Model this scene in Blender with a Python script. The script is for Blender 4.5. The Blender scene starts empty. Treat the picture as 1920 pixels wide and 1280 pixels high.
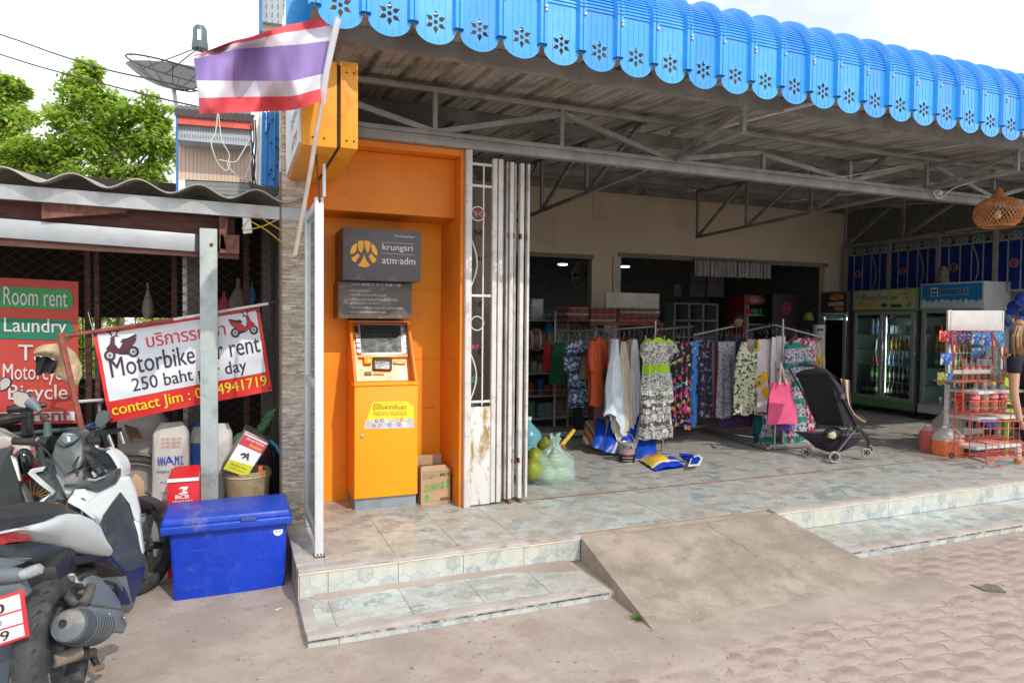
import bpy,bmesh,math,random
from mathutils import Vector,Matrix,noise
random.seed(7)
S=bpy.context.scene
COL=S.collection
rad=math.radians
def _basis():
 v1,v2=(4100,630),(437,597)
 f=math.sqrt(-((v1[0]-960)*(v2[0]-960)+(v1[1]-640)*(v2[1]-640)))
 X=Vector((v1[0]-960,-(v1[1]-640),-f)).normalized()
 Y=Vector((v2[0]-960,-(v2[1]-640),-f)).normalized()
 Z=X.cross(Y).normalized();Y=Z.cross(X)
 return f,Matrix((X,Y,Z))
F,R3=_basis()
EYE=Vector((0,0,1.62))
cd=bpy.data.cameras.new('camera');cam=bpy.data.objects.new('camera',cd);COL.objects.link(cam)
cd.sensor_width=36;cd.lens=F/1920*36;cd.clip_start=.05;cd.clip_end=600
m4=R3 .to_4x4();m4 .translation=EYE;cam.matrix_world=m4
S.camera=cam
w=bpy.data.worlds.new('World');S.world=w;w.use_nodes=True
nt=w.node_tree;nt.nodes.clear()
SUN=Vector((.30,-1.0,.95)).normalized()
el=math.asin(SUN.z);az=math.atan2(SUN.x,SUN.y)
sky=nt.nodes.new('ShaderNodeTexSky');sky.sky_type='NISHITA';sky.sun_disc=False
sky.sun_elevation=el;sky.sun_rotation=az;sky.dust_density=2.5;sky.air_density=1.0
bg=nt.nodes.new('ShaderNodeBackground');out=nt.nodes.new('ShaderNodeOutputWorld')
tc=nt.nodes.new('ShaderNodeTexCoord');no=nt.nodes.new('ShaderNodeTexNoise')
no.inputs['Scale'].default_value=2.2;no.inputs['Detail'].default_value=5;no.inputs['Roughness'].default_value=.55
mpn=nt.nodes.new('ShaderNodeMapping');mpn.inputs['Scale'].default_value=(1,1,2.2)
rp=nt.nodes.new('ShaderNodeValToRGB');rp.color_ramp.elements[0].position=.30;rp.color_ramp.elements[1].position=.62
rp.color_ramp.elements[0].color=(.46,.46,.46,1);rp.color_ramp.elements[1].color=(.97,.97,.97,1)
mx=nt.nodes.new('ShaderNodeMixRGB');mx.inputs[2].default_value=(11.2,11.9,12.6,1)
L=nt.links.new
L(tc.outputs['Generated'],mpn.inputs[0]);L(mpn.outputs[0],no.inputs['Vector']);L(no.outputs['Fac'],rp.inputs[0])
L(rp.outputs[0],mx.inputs[0]);L(sky.outputs[0],mx.inputs[1]);L(mx.outputs[0],bg.inputs[0]);L(bg.outputs[0],out.inputs[0])
bg.inputs[1].default_value=.115
sl=bpy.data.lights.new('sun','SUN');sl.energy=2.0;sl.angle=rad(.55);sl.color=(1,.94,.84)
so=bpy.data.objects.new('sun',sl);COL.objects.link(so)
so.rotation_euler=(-SUN).to_track_quat('-Z','Y').to_euler();so.location=(3,-6,9)
vs=S.view_settings;vs.view_transform='Standard';vs.look='None';vs.exposure=0.32;vs.gamma=1
try:vs.use_curve_mapping=False
except Exception:pass
try:
 S.cycles.max_bounces=8;S.cycles.diffuse_bounces=5;S.cycles.transparent_max_bounces=16
except Exception:pass
def ray(px,py):return R3@Vector((px-960,-(py-640),-F))
def W(px,py,ax,val):
 d=ray(px,py);i='xyz'.index(ax);t=(val-EYE[i])/d[i]
 return EYE+d*t
def Wp(px,py,p,n):
 d=ray(px,py);return EYE+d*((Vector(p)-EYE).dot(n)/d.dot(n))
MC={}
def _n(nt,t,**k):
 n=nt.nodes.new(t)
 for a,b in k.items():setattr(n,a,b)
 return n
def c4(c):return(c[0],c[1],c[2],1)
def _start(name):
 m=bpy.data.materials.new(name);m.use_nodes=True;nt=m.node_tree
 b=nt.nodes['Principled BSDF'];t=_n(nt,'ShaderNodeTexCoord')
 return m,nt,b,t.outputs['Object']
def _noise(nt,vec,scale,detail=4,rough=.6,dist=0,stretch=None):
 n=_n(nt,'ShaderNodeTexNoise');n.inputs['Scale'].default_value=scale;n.inputs['Detail'].default_value=detail
 n.inputs['Roughness'].default_value=rough;n.inputs['Distortion'].default_value=dist
 if stretch:
  mp=_n(nt,'ShaderNodeMapping');mp.inputs['Scale'].default_value=stretch;nt.links.new(vec,mp.inputs[0]);vec=mp.outputs[0]
 nt.links.new(vec,n.inputs['Vector']);return n.outputs['Fac']
def _step(nt,v,a,b):
 n=_n(nt,'ShaderNodeMapRange');n.interpolation_type='SMOOTHSTEP'
 n.inputs[1].default_value=a;n.inputs[2].default_value=b;nt.links.new(v,n.inputs[0]);return n.outputs[0]
def _mix(nt,f,a,b,bt='MIX'):
 n=_n(nt,'ShaderNodeMixRGB',blend_type=bt)
 for i,x in((0,f),(1,a),(2,b)):
  if isinstance(x,(tuple,list)):n.inputs[i].default_value=c4(x)
  elif isinstance(x,(int,float)):n.inputs[i].default_value=x
  else:nt.links.new(x,n.inputs[i])
 return n.outputs[0]
def _inv(nt,v,lo,hi):return _math(nt,'SUBTRACT',1,_step(nt,v,lo,hi))
def _math(nt,op,a,b=0.0,c=None):
 n=_n(nt,'ShaderNodeMath',operation=op)
 for i,x in enumerate((a,b,c)):
  if x is None:continue
  if isinstance(x,(int,float)):n.inputs[i].default_value=x
  else:nt.links.new(x,n.inputs[i])
 return n.outputs[0]
def _bump(nt,b,h,s,dist=.01):
 n=_n(nt,'ShaderNodeBump');n.inputs['Strength'].default_value=s;n.inputs['Distance'].default_value=dist
 nt.links.new(h,n.inputs['Height']);nt.links.new(n.outputs[0],b.inputs['Normal'])
def mat(name,col,rough=.6,metal=0,var=.14,vs=7,bump=.15,bs=60,col2=None,c2s=4,c2t=(.52,.66),st=None,emit=0,trans=0,ior=1.45,coat=0,dirt=None,alpha=1,sss=0):
 if name in MC:return MC[name]
 m,nt,b,v=_start(name)
 f=_noise(nt,v,vs,5,.62,0,st)
 lo=tuple(x*(1-var)for x in col);hi=tuple(min(1,x*(1+var))for x in col)
 c=_mix(nt,_step(nt,f,.3,.7),lo,hi)
 if col2:c=_mix(nt,_step(nt,_noise(nt,v,c2s,7,.68,.3,st),*c2t),c,col2)
 if dirt:
  c=_mix(nt,_math(nt,'MULTIPLY',_step(nt,_noise(nt,v,19,8,.75),.5,.75),dirt[1]),c,dirt[0])
 nt.links.new(c,b.inputs['Base Color'])
 r=_math(nt,'MULTIPLY_ADD',_noise(nt,v,vs*2.3,4),.3,max(.02,rough-.15))if rough>.08 else None
 if r is not None:nt.links.new(r,b.inputs['Roughness'])
 else:b.inputs['Roughness'].default_value=rough
 b.inputs['Metallic'].default_value=metal;b.inputs['IOR'].default_value=ior
 b.inputs['Coat Weight'].default_value=coat;b.inputs['Transmission Weight'].default_value=trans
 if alpha<1:b.inputs['Alpha'].default_value=alpha
 if emit:nt.links.new(c,b.inputs['Emission Color']);b.inputs['Emission Strength'].default_value=emit
 if bump:_bump(nt,b,_noise(nt,v,bs,6,.7,0,st),bump,.004)
 MC[name]=m;return m
def hexmat(name,plane,c1,c2,c3,rough,size,dirt=.5,sw=1.0):
 if name in MC:return MC[name]
 m,nt,b,v=_start(name)
 geo=_n(nt,'ShaderNodeNewGeometry');v=geo.outputs['Position']
 sp=_n(nt,'ShaderNodeSeparateXYZ');nt.links.new(v,sp.inputs[0])
 cb=_n(nt,'ShaderNodeCombineXYZ');nt.links.new(sp.outputs[0],cb.inputs[0]);nt.links.new(sp.outputs[1 if plane=='xy' else 2],cb.inputs[1])
 def vm(op,a,b2=None,c=None):
  n=_n(nt,'ShaderNodeVectorMath',operation=op)
  for i,x in enumerate((a,b2,c)):
   if x is None:continue
   if isinstance(x,tuple):n.inputs[i].default_value=x
   else:nt.links.new(x,n.inputs[i])
  return n
 h=(.5,.8660254,1)
 p=vm('MULTIPLY',cb.outputs[0],(1/size/sw,1/size,0)).outputs[0]
 a=vm('WRAP',p,h,(-.5,-.8660254,-1)).outputs[0]
 bb=vm('WRAP',vm('SUBTRACT',p,(.5,.8660254,0)).outputs[0],h,(-.5,-.8660254,-1)).outputs[0]
 da=vm('DOT_PRODUCT',a,a).outputs['Value'];db=vm('DOT_PRODUCT',bb,bb).outputs['Value']
 sel=_math(nt,'LESS_THAN',da,db)
 mxv=_n(nt,'ShaderNodeMix',data_type='VECTOR');nt.links.new(sel,mxv.inputs[0]);nt.links.new(bb,mxv.inputs[4]);nt.links.new(a,mxv.inputs[5])
 gv=mxv.outputs[1]
 idv=vm('SUBTRACT',p,gv).outputs[0];ab=vm('ABSOLUTE',gv).outputs[0]
 sx=_n(nt,'ShaderNodeSeparateXYZ');nt.links.new(ab,sx.inputs[0])
 ed=_math(nt,'MAXIMUM',sx.outputs[0],vm('DOT_PRODUCT',ab,(.5,.8660254,0)).outputs['Value'])
 wn=_n(nt,'ShaderNodeTexWhiteNoise');rid=vm('MULTIPLY',idv,(2,1.1547,0)).outputs[0]
 sn=vm('SNAP',vm('ADD',rid,(.5,.5,.5)).outputs[0],(1,1,1)).outputs[0];nt.links.new(sn,wn.inputs['Vector'])
 c=_mix(nt,_step(nt,_noise(nt,v,12,6,.7),.36,.66),c1,c2)
 dk=_math(nt,'MULTIPLY',_step(nt,wn.outputs['Value'],.5,.95),_step(nt,_noise(nt,v,26,6,.7),.32,.58))
 c=_mix(nt,dk,c,c3)
 ln=_math(nt,'MULTIPLY',_step(nt,ed,.462,.487),.42)
 c=_mix(nt,ln,c,tuple(x*.62 for x in c3))
 dd=_math(nt,'MULTIPLY',_step(nt,_noise(nt,v,1.7,9,.76),.38,.66),dirt)
 c=_mix(nt,dd,c,(.40,.33,.26))
 if plane=='xz':
  stn=_n(nt,'ShaderNodeMapRange');nt.links.new(sp.outputs[2],stn.inputs[0]);stn.inputs[1].default_value=.10;stn.inputs[2].default_value=.215
  s2=_math(nt,'MULTIPLY',stn.outputs[0],_math(nt,'MULTIPLY',_noise(nt,v,11,6,.7),.85))
  c=_mix(nt,s2,c,(.62,.52,.36))
 nt.links.new(c,b.inputs['Base Color'])
 r=_math(nt,'MULTIPLY_ADD',dd,.4,rough);nt.links.new(r,b.inputs['Roughness'])
 _bump(nt,b,_noise(nt,v,40,5,.7),.08,.004)
 MC[name]=m;return m
def pat(name,base,layers,rough=.85,var=.1):
 if name in MC:return MC[name]
 m,nt,b,v=_start(name)
 c=_mix(nt,_noise(nt,v,30),tuple(x*(1-var)for x in base),tuple(min(1,x*(1+var))for x in base))
 for i,(k,col,sc,lo,hi,st)in enumerate(layers):
  mp=_n(nt,'ShaderNodeMapping');mp.inputs['Scale'].default_value=st or(1,1,1);mp.inputs['Location'].default_value=(i*3.7,i*1.3,i*2.1)
  nt.links.new(v,mp.inputs[0])
  if k=='v':
   t=_n(nt,'ShaderNodeTexVoronoi');t.inputs['Scale'].default_value=sc;nt.links.new(mp.outputs[0],t.inputs['Vector'])
   ns=_noise(nt,v,sc*3,3);f=_inv(nt,_math(nt,'ADD',_math(nt,'MULTIPLY_ADD',ns,.35,-.175),t.outputs['Distance']),lo,hi)
  elif k=='e':
   t=_n(nt,'ShaderNodeTexVoronoi',feature='DISTANCE_TO_EDGE');t.inputs['Scale'].default_value=sc;nt.links.new(mp.outputs[0],t.inputs['Vector'])
   f=_inv(nt,t.outputs['Distance'],lo,hi)
  elif k=='w':
   t=_n(nt,'ShaderNodeTexWave',bands_direction='Z');t.inputs['Scale'].default_value=sc;t.inputs['Distortion'].default_value=1.5
   nt.links.new(mp.outputs[0],t.inputs['Vector']);f=_step(nt,t.outputs['Fac'],lo,hi)
  elif k=='wx':
   t=_n(nt,'ShaderNodeTexWave',bands_direction='X');t.inputs['Scale'].default_value=sc;t.inputs['Distortion'].default_value=.8
   nt.links.new(mp.outputs[0],t.inputs['Vector']);f=_step(nt,t.outputs['Fac'],lo,hi)
  else:
   t=_n(nt,'ShaderNodeTexNoise');t.inputs['Scale'].default_value=sc;t.inputs['Detail'].default_value=3;nt.links.new(mp.outputs[0],t.inputs['Vector'])
   f=_step(nt,t.outputs['Fac'],lo,hi)
  c=_mix(nt,f,c,col)
 nt.links.new(c,b.inputs['Base Color']);b.inputs['Roughness'].default_value=rough
 b.inputs['Sheen Weight'].default_value=.15
 _bump(nt,b,_noise(nt,v,250,2),.15,.002)
 MC[name]=m;return m
def glass(name='window_glass',tint=(.8,.9,.88),rough=.03,alpha=.22):
 if name in MC:return MC[name]
 m=bpy.data.materials.new(name);m.use_nodes=True;nt=m.node_tree;nt.nodes.clear()
 o=_n(nt,'ShaderNodeOutputMaterial');g=_n(nt,'ShaderNodeBsdfGlossy');t=_n(nt,'ShaderNodeBsdfTransparent')
 g.inputs['Roughness'].default_value=rough;g.inputs['Color'].default_value=(.9,.95,.95,1);t.inputs[0].default_value=c4(tint)
 fr=_n(nt,'ShaderNodeFresnel');fr.inputs[0].default_value=1.5
 a=_math(nt,'MULTIPLY_ADD',fr.outputs[0],1,alpha*.25)
 x=_n(nt,'ShaderNodeMixShader');nt.links.new(a,x.inputs[0]);nt.links.new(t.outputs[0],x.inputs[1]);nt.links.new(g.outputs[0],x.inputs[2])
 nt.links.new(x.outputs[0],o.inputs[0]);MC[name]=m;return m
ORG={}
def tag(o,label=None,cat=None,group=None,kind=None):
 if label:o['label']=label
 if cat:o['category']=cat
 if group:o['group']=group
 if kind:o['kind']=kind
 return o
def thing(name,label,cat,loc=(0,0,0),group=None):
 o=bpy.data.objects.new(name,None);COL.objects.link(o);o.location=loc;o.empty_display_size=.1
 ORG[o.name]=Vector(loc);return tag(o,label,cat,group)
class MB:
 def __init__(s):s.v=[];s.f=[];s.mi=[];s.k=0
 def _add(s,vs,fs):
  n=len(s.v);s.v+=[Vector(p)for p in vs];s.f+=[tuple(i+n for i in f)for f in fs];s.mi+=[s.k]*len(fs);return s
 def m(s,k):s.k=k;return s
 def box(s,a,b):
  x0,y0,z0=a;x1,y1,z1=b
  return s._add([(x0,y0,z0),(x1,y0,z0),(x1,y1,z0),(x0,y1,z0),(x0,y0,z1),(x1,y0,z1),(x1,y1,z1),(x0,y1,z1)],[(0,3,2,1),(4,5,6,7),(0,1,5,4),(1,2,6,5),(2,3,7,6),(3,0,4,7)])
 def hexa(s,P8):return s._add(P8,[(0,3,2,1),(4,5,6,7),(0,1,5,4),(1,2,6,5),(2,3,7,6),(3,0,4,7)])
 def bar(s,a,b,w,h,up=(0,0,1)):
  a=Vector(a);b=Vector(b);d=(b-a).normalized();u=Vector(up)
  if abs(d.dot(u))>.98:u=Vector((0,1,0))
  r=d.cross(u).normalized()*w/2;u=r.cross(d).normalized()*h/2
  return s.hexa([a-r-u,a+r-u,b+r-u,b-r-u,a-r+u,a+r+u,b+r+u,b-r+u])
 def cyl(s,a,b,r0,r1=None,n=12,cap=True):
  r1=r0 if r1 is None else r1;a=Vector(a);b=Vector(b);d=(b-a).normalized()
  u=Vector((0,0,1))if abs(d.z)<.9 else Vector((1,0,0));x=d.cross(u).normalized();y=d.cross(x)
  vs=[]
  for p,r in((a,r0),(b,r1)):
   vs+=[p+(x*math.cos(2*math.pi*i/n)+y*math.sin(2*math.pi*i/n))*r for i in range(n)]
  fs=[(i,(i+1)%n,n+(i+1)%n,n+i)for i in range(n)]
  if cap:fs+=[tuple(range(n-1,-1,-1)),tuple(range(n,2*n))]
  return s._add(vs,fs)
 def tube(s,pts,r,n=6):
  pts=[Vector(p)for p in pts];k=len(pts);vs=[];px=None
  for i,p in enumerate(pts):
   d=(pts[min(i+1,k-1)]-pts[max(i-1,0)]).normalized()
   if px is None:
    u=Vector((0,0,1))if abs(d.z)<.9 else Vector((1,0,0));x=d.cross(u).normalized()
   else:x=(px-d*px.dot(d)).normalized()
   px=x;y=d.cross(x);rr=r[i]if isinstance(r,(list,tuple))else r
   vs+=[p+(x*math.cos(2*math.pi*j/n)+y*math.sin(2*math.pi*j/n))*rr for j in range(n)]
  fs=[(i*n+j,i*n+(j+1)%n,(i+1)*n+(j+1)%n,(i+1)*n+j)for i in range(k-1)for j in range(n)]
  fs+=[tuple(range(n-1,-1,-1)),tuple(range((k-1)*n,k*n))]
  return s._add(vs,fs)
 def lathe(s,c,prof,n=20,axis=(0,0,1),sx=1,sy=1):
  c=Vector(c);d=Vector(axis).normalized();u=Vector((0,0,1))if abs(d.z)<.9 else Vector((1,0,0))
  x=(Vector((1,0,0))if abs(d.z)>.9 else d.cross(u).normalized());y=d.cross(x);vs=[]
  for r,h in prof:
   vs+=[c+d*h+(x*math.cos(2*math.pi*i/n)*sx+y*math.sin(2*math.pi*i/n)*sy)*max(r,1e-4)for i in range(n)]
  k=len(prof)
  fs=[(i*n+j,i*n+(j+1)%n,(i+1)*n+(j+1)%n,(i+1)*n+j)for i in range(k-1)for j in range(n)]
  if prof[0][0]>1e-3:fs.append(tuple(range(n-1,-1,-1)))
  if prof[-1][0]>1e-3:fs.append(tuple(range((k-1)*n,k*n)))
  return s._add(vs,fs)
 def torus(s,c,R,r,axis=(0,0,1),N=24,n=8,flat=1.0):
  c=Vector(c);d=Vector(axis).normalized();u=Vector((0,0,1))if abs(d.z)<.9 else Vector((1,0,0));x=d.cross(u).normalized();y=d.cross(x);vs=[]
  for i in range(N):
   a=2*math.pi*i/N;e=x*math.cos(a)+y*math.sin(a)
   vs+=[c+e*(R+r*math.cos(2*math.pi*j/n))+d*r*flat*math.sin(2*math.pi*j/n)for j in range(n)]
  return s._add(vs,[(i*n+j,((i+1)%N)*n+j,((i+1)%N)*n+(j+1)%n,i*n+(j+1)%n)for i in range(N)for j in range(n)])
 def grid(s,fn,nu,nv,closed=False):
  vs=[fn(i/nu,j/nv)for j in range(nv+1)for i in range(nu+1)]
  return s._add(vs,[(j*(nu+1)+i,j*(nu+1)+i+1,(j+1)*(nu+1)+i+1,(j+1)*(nu+1)+i)for j in range(nv)for i in range(nu)])
 def prism(s,pts,off):
  n=len(pts);off=Vector(off);P=[Vector(p)for p in pts]
  return s._add(P+[p+off for p in P],[tuple(range(n)),tuple(range(2*n-1,n-1,-1))]+[(i,(i+1)%n,n+(i+1)%n,n+i)for i in range(n)])
 def ell(s,c,rx,ry,rz,n=16,k=10,fn=None):
  vs=[];c=Vector(c)
  for j in range(k+1):
   t=math.pi*j/k
   for i in range(n):
    a=2*math.pi*i/n;p=Vector((math.sin(t)*math.cos(a)*rx,math.sin(t)*math.sin(a)*ry,-math.cos(t)*rz))
    if fn:p=fn(p)
    vs.append(c+p)
  return s._add(vs,[(j*n+i,j*n+(i+1)%n,(j+1)*n+(i+1)%n,(j+1)*n+i)for j in range(k)for i in range(n)])
 def build(s,name,mats,parent=None,smooth=False,bev=0,seg=2,weld=True,sub=0):
  me=bpy.data.meshes.new(name);o=ORG[parent.name]if parent and parent.name in ORG else Vector((0,0,0))
  me.from_pydata([p-o for p in s.v],[],s.f)
  if not isinstance(mats,(list,tuple)):mats=[mats]
  for q in mats:me.materials.append(q)
  if len(mats)>1:me.polygons.foreach_set('material_index',s.mi)
  bm=bmesh.new();bm.from_mesh(me)
  if weld:bmesh.ops.remove_doubles(bm,verts=bm.verts,dist=1e-5)
  bmesh.ops.recalc_face_normals(bm,faces=bm.faces)
  if bev:
   ed=[e for e in bm.edges if len(e.link_faces)==2 and e.calc_face_angle(0)>.5]
   bmesh.ops.bevel(bm,geom=ed,offset=bev,segments=seg,affect='EDGES',clamp_overlap=True,profile=.5)
  for f in bm.faces:f.smooth=bool(smooth or bev)
  if smooth or bev:
   for e in bm.edges:
    if len(e.link_faces)==2 and e.calc_face_angle(0)>.7:e.smooth=False
  bm.to_mesh(me);bm.free();me.update()
  ob=bpy.data.objects.new(name,me);COL.objects.link(ob)
  if parent:ob.parent=parent
  ORG[ob.name]=o
  if sub:
   md=ob.modifiers.new('s','SUBSURF');md.levels=md.render_levels=sub
  return ob
def solo(mb,name,mats,label,cat,loc=None,group=None,**k):
 xs=[p.x for p in mb.v];ys=[p.y for p in mb.v];zs=[p.z for p in mb.v]
 loc=Vector(loc)if loc else Vector(((min(xs)+max(xs))/2,(min(ys)+max(ys))/2,min(zs)))
 for i,p in enumerate(mb.v):mb.v[i]=p-loc
 o=mb.build(name,mats,None,**k);o.location=loc;ORG[o.name]=loc
 return tag(o,label,cat,group)
def dup(root,loc,rz=None,label=None,group=None):
 r=root.copy();COL.objects.link(r);r.location=loc;ORG[r.name]=Vector(loc)
 if rz is not None:r.rotation_euler=(0,0,rz)
 if label:r['label']=label
 if group:r['group']=group
 for ch in list(root.children):
  c=ch.copy();COL.objects.link(c);c.parent=r
  for g in list(ch.children):
   d=g.copy();COL.objects.link(d);d.parent=c
 return r
TXC={}
def glyphs(s,bold=0.0):
 key=(s,bold)
 if key in TXC:return TXC[key]
 cu=bpy.data.curves.new('lettering','FONT');cu.body=s;cu.resolution_u=3;cu.offset=bold;cu.size=1
 ob=bpy.data.objects.new('lettering',cu);COL.objects.link(ob);dg=bpy.context.evaluated_depsgraph_get()
 me=bpy.data.meshes.new_from_object(ob.evaluated_get(dg))
 v=[(p.co.x,p.co.y)for p in me.vertices];f=[tuple(q.vertices)for q in me.polygons]
 bpy.data.objects.remove(ob);bpy.data.curves.remove(cu);bpy.data.meshes.remove(me)
 if v:
  x0=min(p[0]for p in v);x1=max(p[0]for p in v);y0=min(p[1]for p in v);y1=max(p[1]for p in v)
  v=[((p[0]-x0)/max(x1-x0,1e-6),(p[1]-y0)/max(y1-y0,1e-6))for p in v]
 TXC[key]=(v,f);return TXC[key]
def txt(mb,s,fn,u0,u1,v0,v1,bold=0.0):
 v,f=glyphs(s)
 k=min(.25*(v1-v0),bold*.55*(u1-u0)/max(1,len(s)))*1.0 if bold else 0
 k=bold*1.3*(u1-u0)/max(1,len(s))if bold else 0
 for q,dx in enumerate((0,-k,k,-k*.5,k*.5)if bold else(0,)):
  P0=[fn(u0+(u1-u0)*a+dx,v0+(v1-v0)*b)for a,b in v]
  if q:P0=[p+(EYE-p).normalized()*.0003*q for p in P0]
  mb._add(P0,f)
 return mb
def plane_map(o,U,V,lift=.002,n=None):
 o=Vector(o);U=Vector(U);V=Vector(V);n=Vector(n)if n else U.cross(V).normalized()
 return lambda u,v:o+U*u+V*v+n*lift
def quad_map(bl,br,tr,tl,lift,n,wav=None):
 bl,br,tr,tl=map(Vector,(bl,br,tr,tl));n=Vector(n)
 def g(u,v):
  p=bl*(1-u)*(1-v)+br*u*(1-v)+tr*u*v+tl*(1-u)*v
  return p+n*(lift+(wav(u,v)if wav else 0))
 return g
def poly(mb,fn,pts):return mb._add([fn(u,v)for u,v in pts],[tuple(range(len(pts)))])
def disc(mb,fn,cu,cv,ru,rv,n=20,a0=0,a1=2*math.pi):
 return poly(mb,fn,[(cu+ru*math.cos(a0+(a1-a0)*i/n),cv+rv*math.sin(a0+(a1-a0)*i/n))for i in range(n)])
STEEL=mat('painted_steel',(.30,.29,.28),.55,.3,.2,5,.1,80,(.20,.17,.15),6,(.56,.75))
STEELD=mat('dark_roof_steel',(.22,.21,.20),.65,.3,.25,4,.1,60,(.14,.12,.11),5)  # darker steel for the inner purlins and trusses
GALV=mat('galvanised_steel',(.42,.43,.43),.45,.7,.15,8,.1,50,(.30,.27,.23),7,(.6,.8))
WHITEP=mat('weathered_white_paint',(.66,.63,.60),.5,0,.12,4,.2,40,(.36,.31,.27),5,(.54,.72),dirt=((.25,.17,.12),.5))
WHITE=mat('clean_white_paint',(.78,.78,.76),.4,0,.06)
ALU=mat('aluminium_frame',(.62,.66,.68),.4,.4,.06,6,.05)
BLACK=mat('black_plastic',(.022,.023,.025),.42,0,.25,9,.12,90,dirt=((.16,.14,.12),.25))
RUB=mat('rubber',(.035,.034,.033),.8,0,.3,20,.3,60,dirt=((.28,.24,.19),.55))
CHROME=mat('chrome',(.75,.75,.75),.12,1,.05,9,0)
RUST=mat('rusty_red_iron',(.20,.055,.035),.7,.2,.3,20,.3,70,(.09,.04,.03),12)
DARKW=mat('dark_red_timber',(.11,.045,.035),.75,0,.3,5,.3,50,(.05,.03,.025),6,st=(1,1,6))
INKK=mat('ink_black',(.03,.025,.03),.6,bump=0);INKW=mat('ink_white',(.82,.82,.8),.6,bump=0,var=.04)
INKR=mat('ink_red',(.62,.02,.03),.5,bump=0,var=.06);INKY=mat('ink_yellow',(.85,.70,.03),.5,bump=0,var=.06)
INKB=mat('ink_blue',(.02,.06,.42),.5,bump=0);INKG=mat('ink_green',(.08,.40,.06),.5,bump=0)
PZ,TZ=.215,.06
YF,YL,YG=3.94,3.43,4.87
XL=.333
def sstep(a,b,x):
 t=max(0,min(1,(x-a)/(b-a)));return t*t*(3-2*t)
def fbm(x,y,s=1):
 return noise.noise(Vector((x*s,y*s,3.1)))*.6+noise.noise(Vector((x*s*2.3,y*s*2.3,7.7)))*.3+noise.noise(Vector((x*s*5.1,y*s*5.1,1.7)))*.15
def sand_z(x,y):
 if y>4.6 or x<-2 or x>9 or y<1:return.0
 near=sstep(3.35,2.55,y)*.55+sstep(2.2,4.8,x)*.6
 near=min(1,near)*sstep(.1,.9,x);full=sstep(2.3,3.5,x+(3.0-y)*2.4+fbm(x,y,1.1)*.9)*sstep(.2,.8,near)
 z=(.0085-.0100*near+fbm(x,y,1.6)*.007)*(1-full)+full*(.0012+fbm(x,y,2.5)*.0035)
 if x>XL:z+=.004*math.exp(-((y-3.42)/.05)**2)
 z+=.008*math.exp(-((x-XL+.05)/.09)**2)*sstep(3.2,3.6,y)
 return z
xs=[-60,-20,-8,-4,-2.5]+[-2+i*.045 for i in range(0,222)]+[9,14,30,60]
ys=[-40,-12,-3,0,1.2]+[2.0+i*.035 for i in range(0,76)]+[4.8,5.4,6.5,9,14,25,60,150]
mb=MB();nx=len(xs)
vs_=[(x,y,sand_z(x,y))for y in ys for x in xs]
mb._add(vs_,[(j*nx+i,j*nx+i+1,(j+1)*nx+i+1,(j+1)*nx+i)for j in range(len(ys)-1)for i in range(nx-1)])
SAND=mat('dusty_sand',(.37,.305,.262),.92,0,.16,2.2,.5,140,(.32,.25,.215),5,(.45,.7),dirt=((.20,.16,.135),.4))
tag(mb.build('ground',SAND,smooth=True,weld=False),kind='structure')
PAV=[mat('paver_a',(.345,.255,.235),.9,0,.22,9,.6,120,(.43,.335,.285),6,(.38,.58)),mat('paver_b',(.315,.23,.215),.9,0,.22,9,.6,120,(.42,.325,.28),6,(.40,.6)),mat('paver_c',(.37,.28,.255),.9,0,.22,9,.6,120,(.44,.34,.29),6,(.36,.58))]
PLN,PWD,GAP=.235,.118,.0045
def tri(t):t=t%1;return 1-4*abs(t-.5)
def edge_long(x):return.0085*math.tanh(1.3*math.sin(2*math.pi*x/(PLN/1)))
def paver_outline():
 top=[];n=10
 for i in range(n+1):
  x=-PLN/2+GAP+(PLN-2*GAP)*i/n;top.append((x,PWD/2-GAP+edge_long(x)))
 bot=[]
 for i in range(n+1):
  x=PLN/2-GAP-(PLN-2*GAP)*i/n;bot.append((x,-PWD/2+GAP+edge_long(x)))
 r=[(PLN/2-GAP+.010*math.sin(2*math.pi*t),PWD/2-GAP-(PWD-2*GAP)*t)for t in(.25,.5,.75)]
 l=[(-PLN/2+GAP+.010*math.sin(2*math.pi*t),PWD/2-GAP-(PWD-2*GAP)*t)for t in(.75,.5,.25)]
 return top+r+bot+l
pm=[]
ol=paver_outline()
for k in range(3):
 mb=MB();ins=[(x*.985,y*.97)for x,y in ol];n=len(ol)
 mb._add([(x,y,-.04)for x,y in ol]+[(x,y,-.0015)for x,y in ol]+[(x,y,0)for x,y in ins],[(i,(i+1)%n,n+(i+1)%n,n+i)for i in range(n)]+[(n+i,n+(i+1)%n,2*n+(i+1)%n,2*n+i)for i in range(n)]+[tuple(range(2*n,3*n))])
 o=mb.build('paver',PAV[k],smooth=False,weld=False);pm.append(o.data);bpy.data.objects.remove(o)
gnd=bpy.data.objects['ground']
cand=[]
ca,sa=math.cos(rad(-9)),math.sin(rad(-9))
for j in range(-30,30):
 for i in range(-40,50):
  a=i*PLN+(PLN/2 if j%2 else 0);b=j*PWD
  x=3+a*ca-b*sa;y=2.6+a*sa+b*ca
  if not(.2<x<8.2 and 1.9<y<3.3):continue
  d=Vector((x,y,0))-EYE;c=R3 .transposed()@d
  if c.z>-.5:continue
  px=960+F*c.x/-c.z;py=640-F*c.y/-c.z
  if not(-60<px<1990 and py<1345):continue
  if 1.95<x<3.95 and y>2.85:continue
  if sand_z(x,y)>.014:continue
  cand.append((y,x))
cand.sort()
rest=MB()
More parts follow.
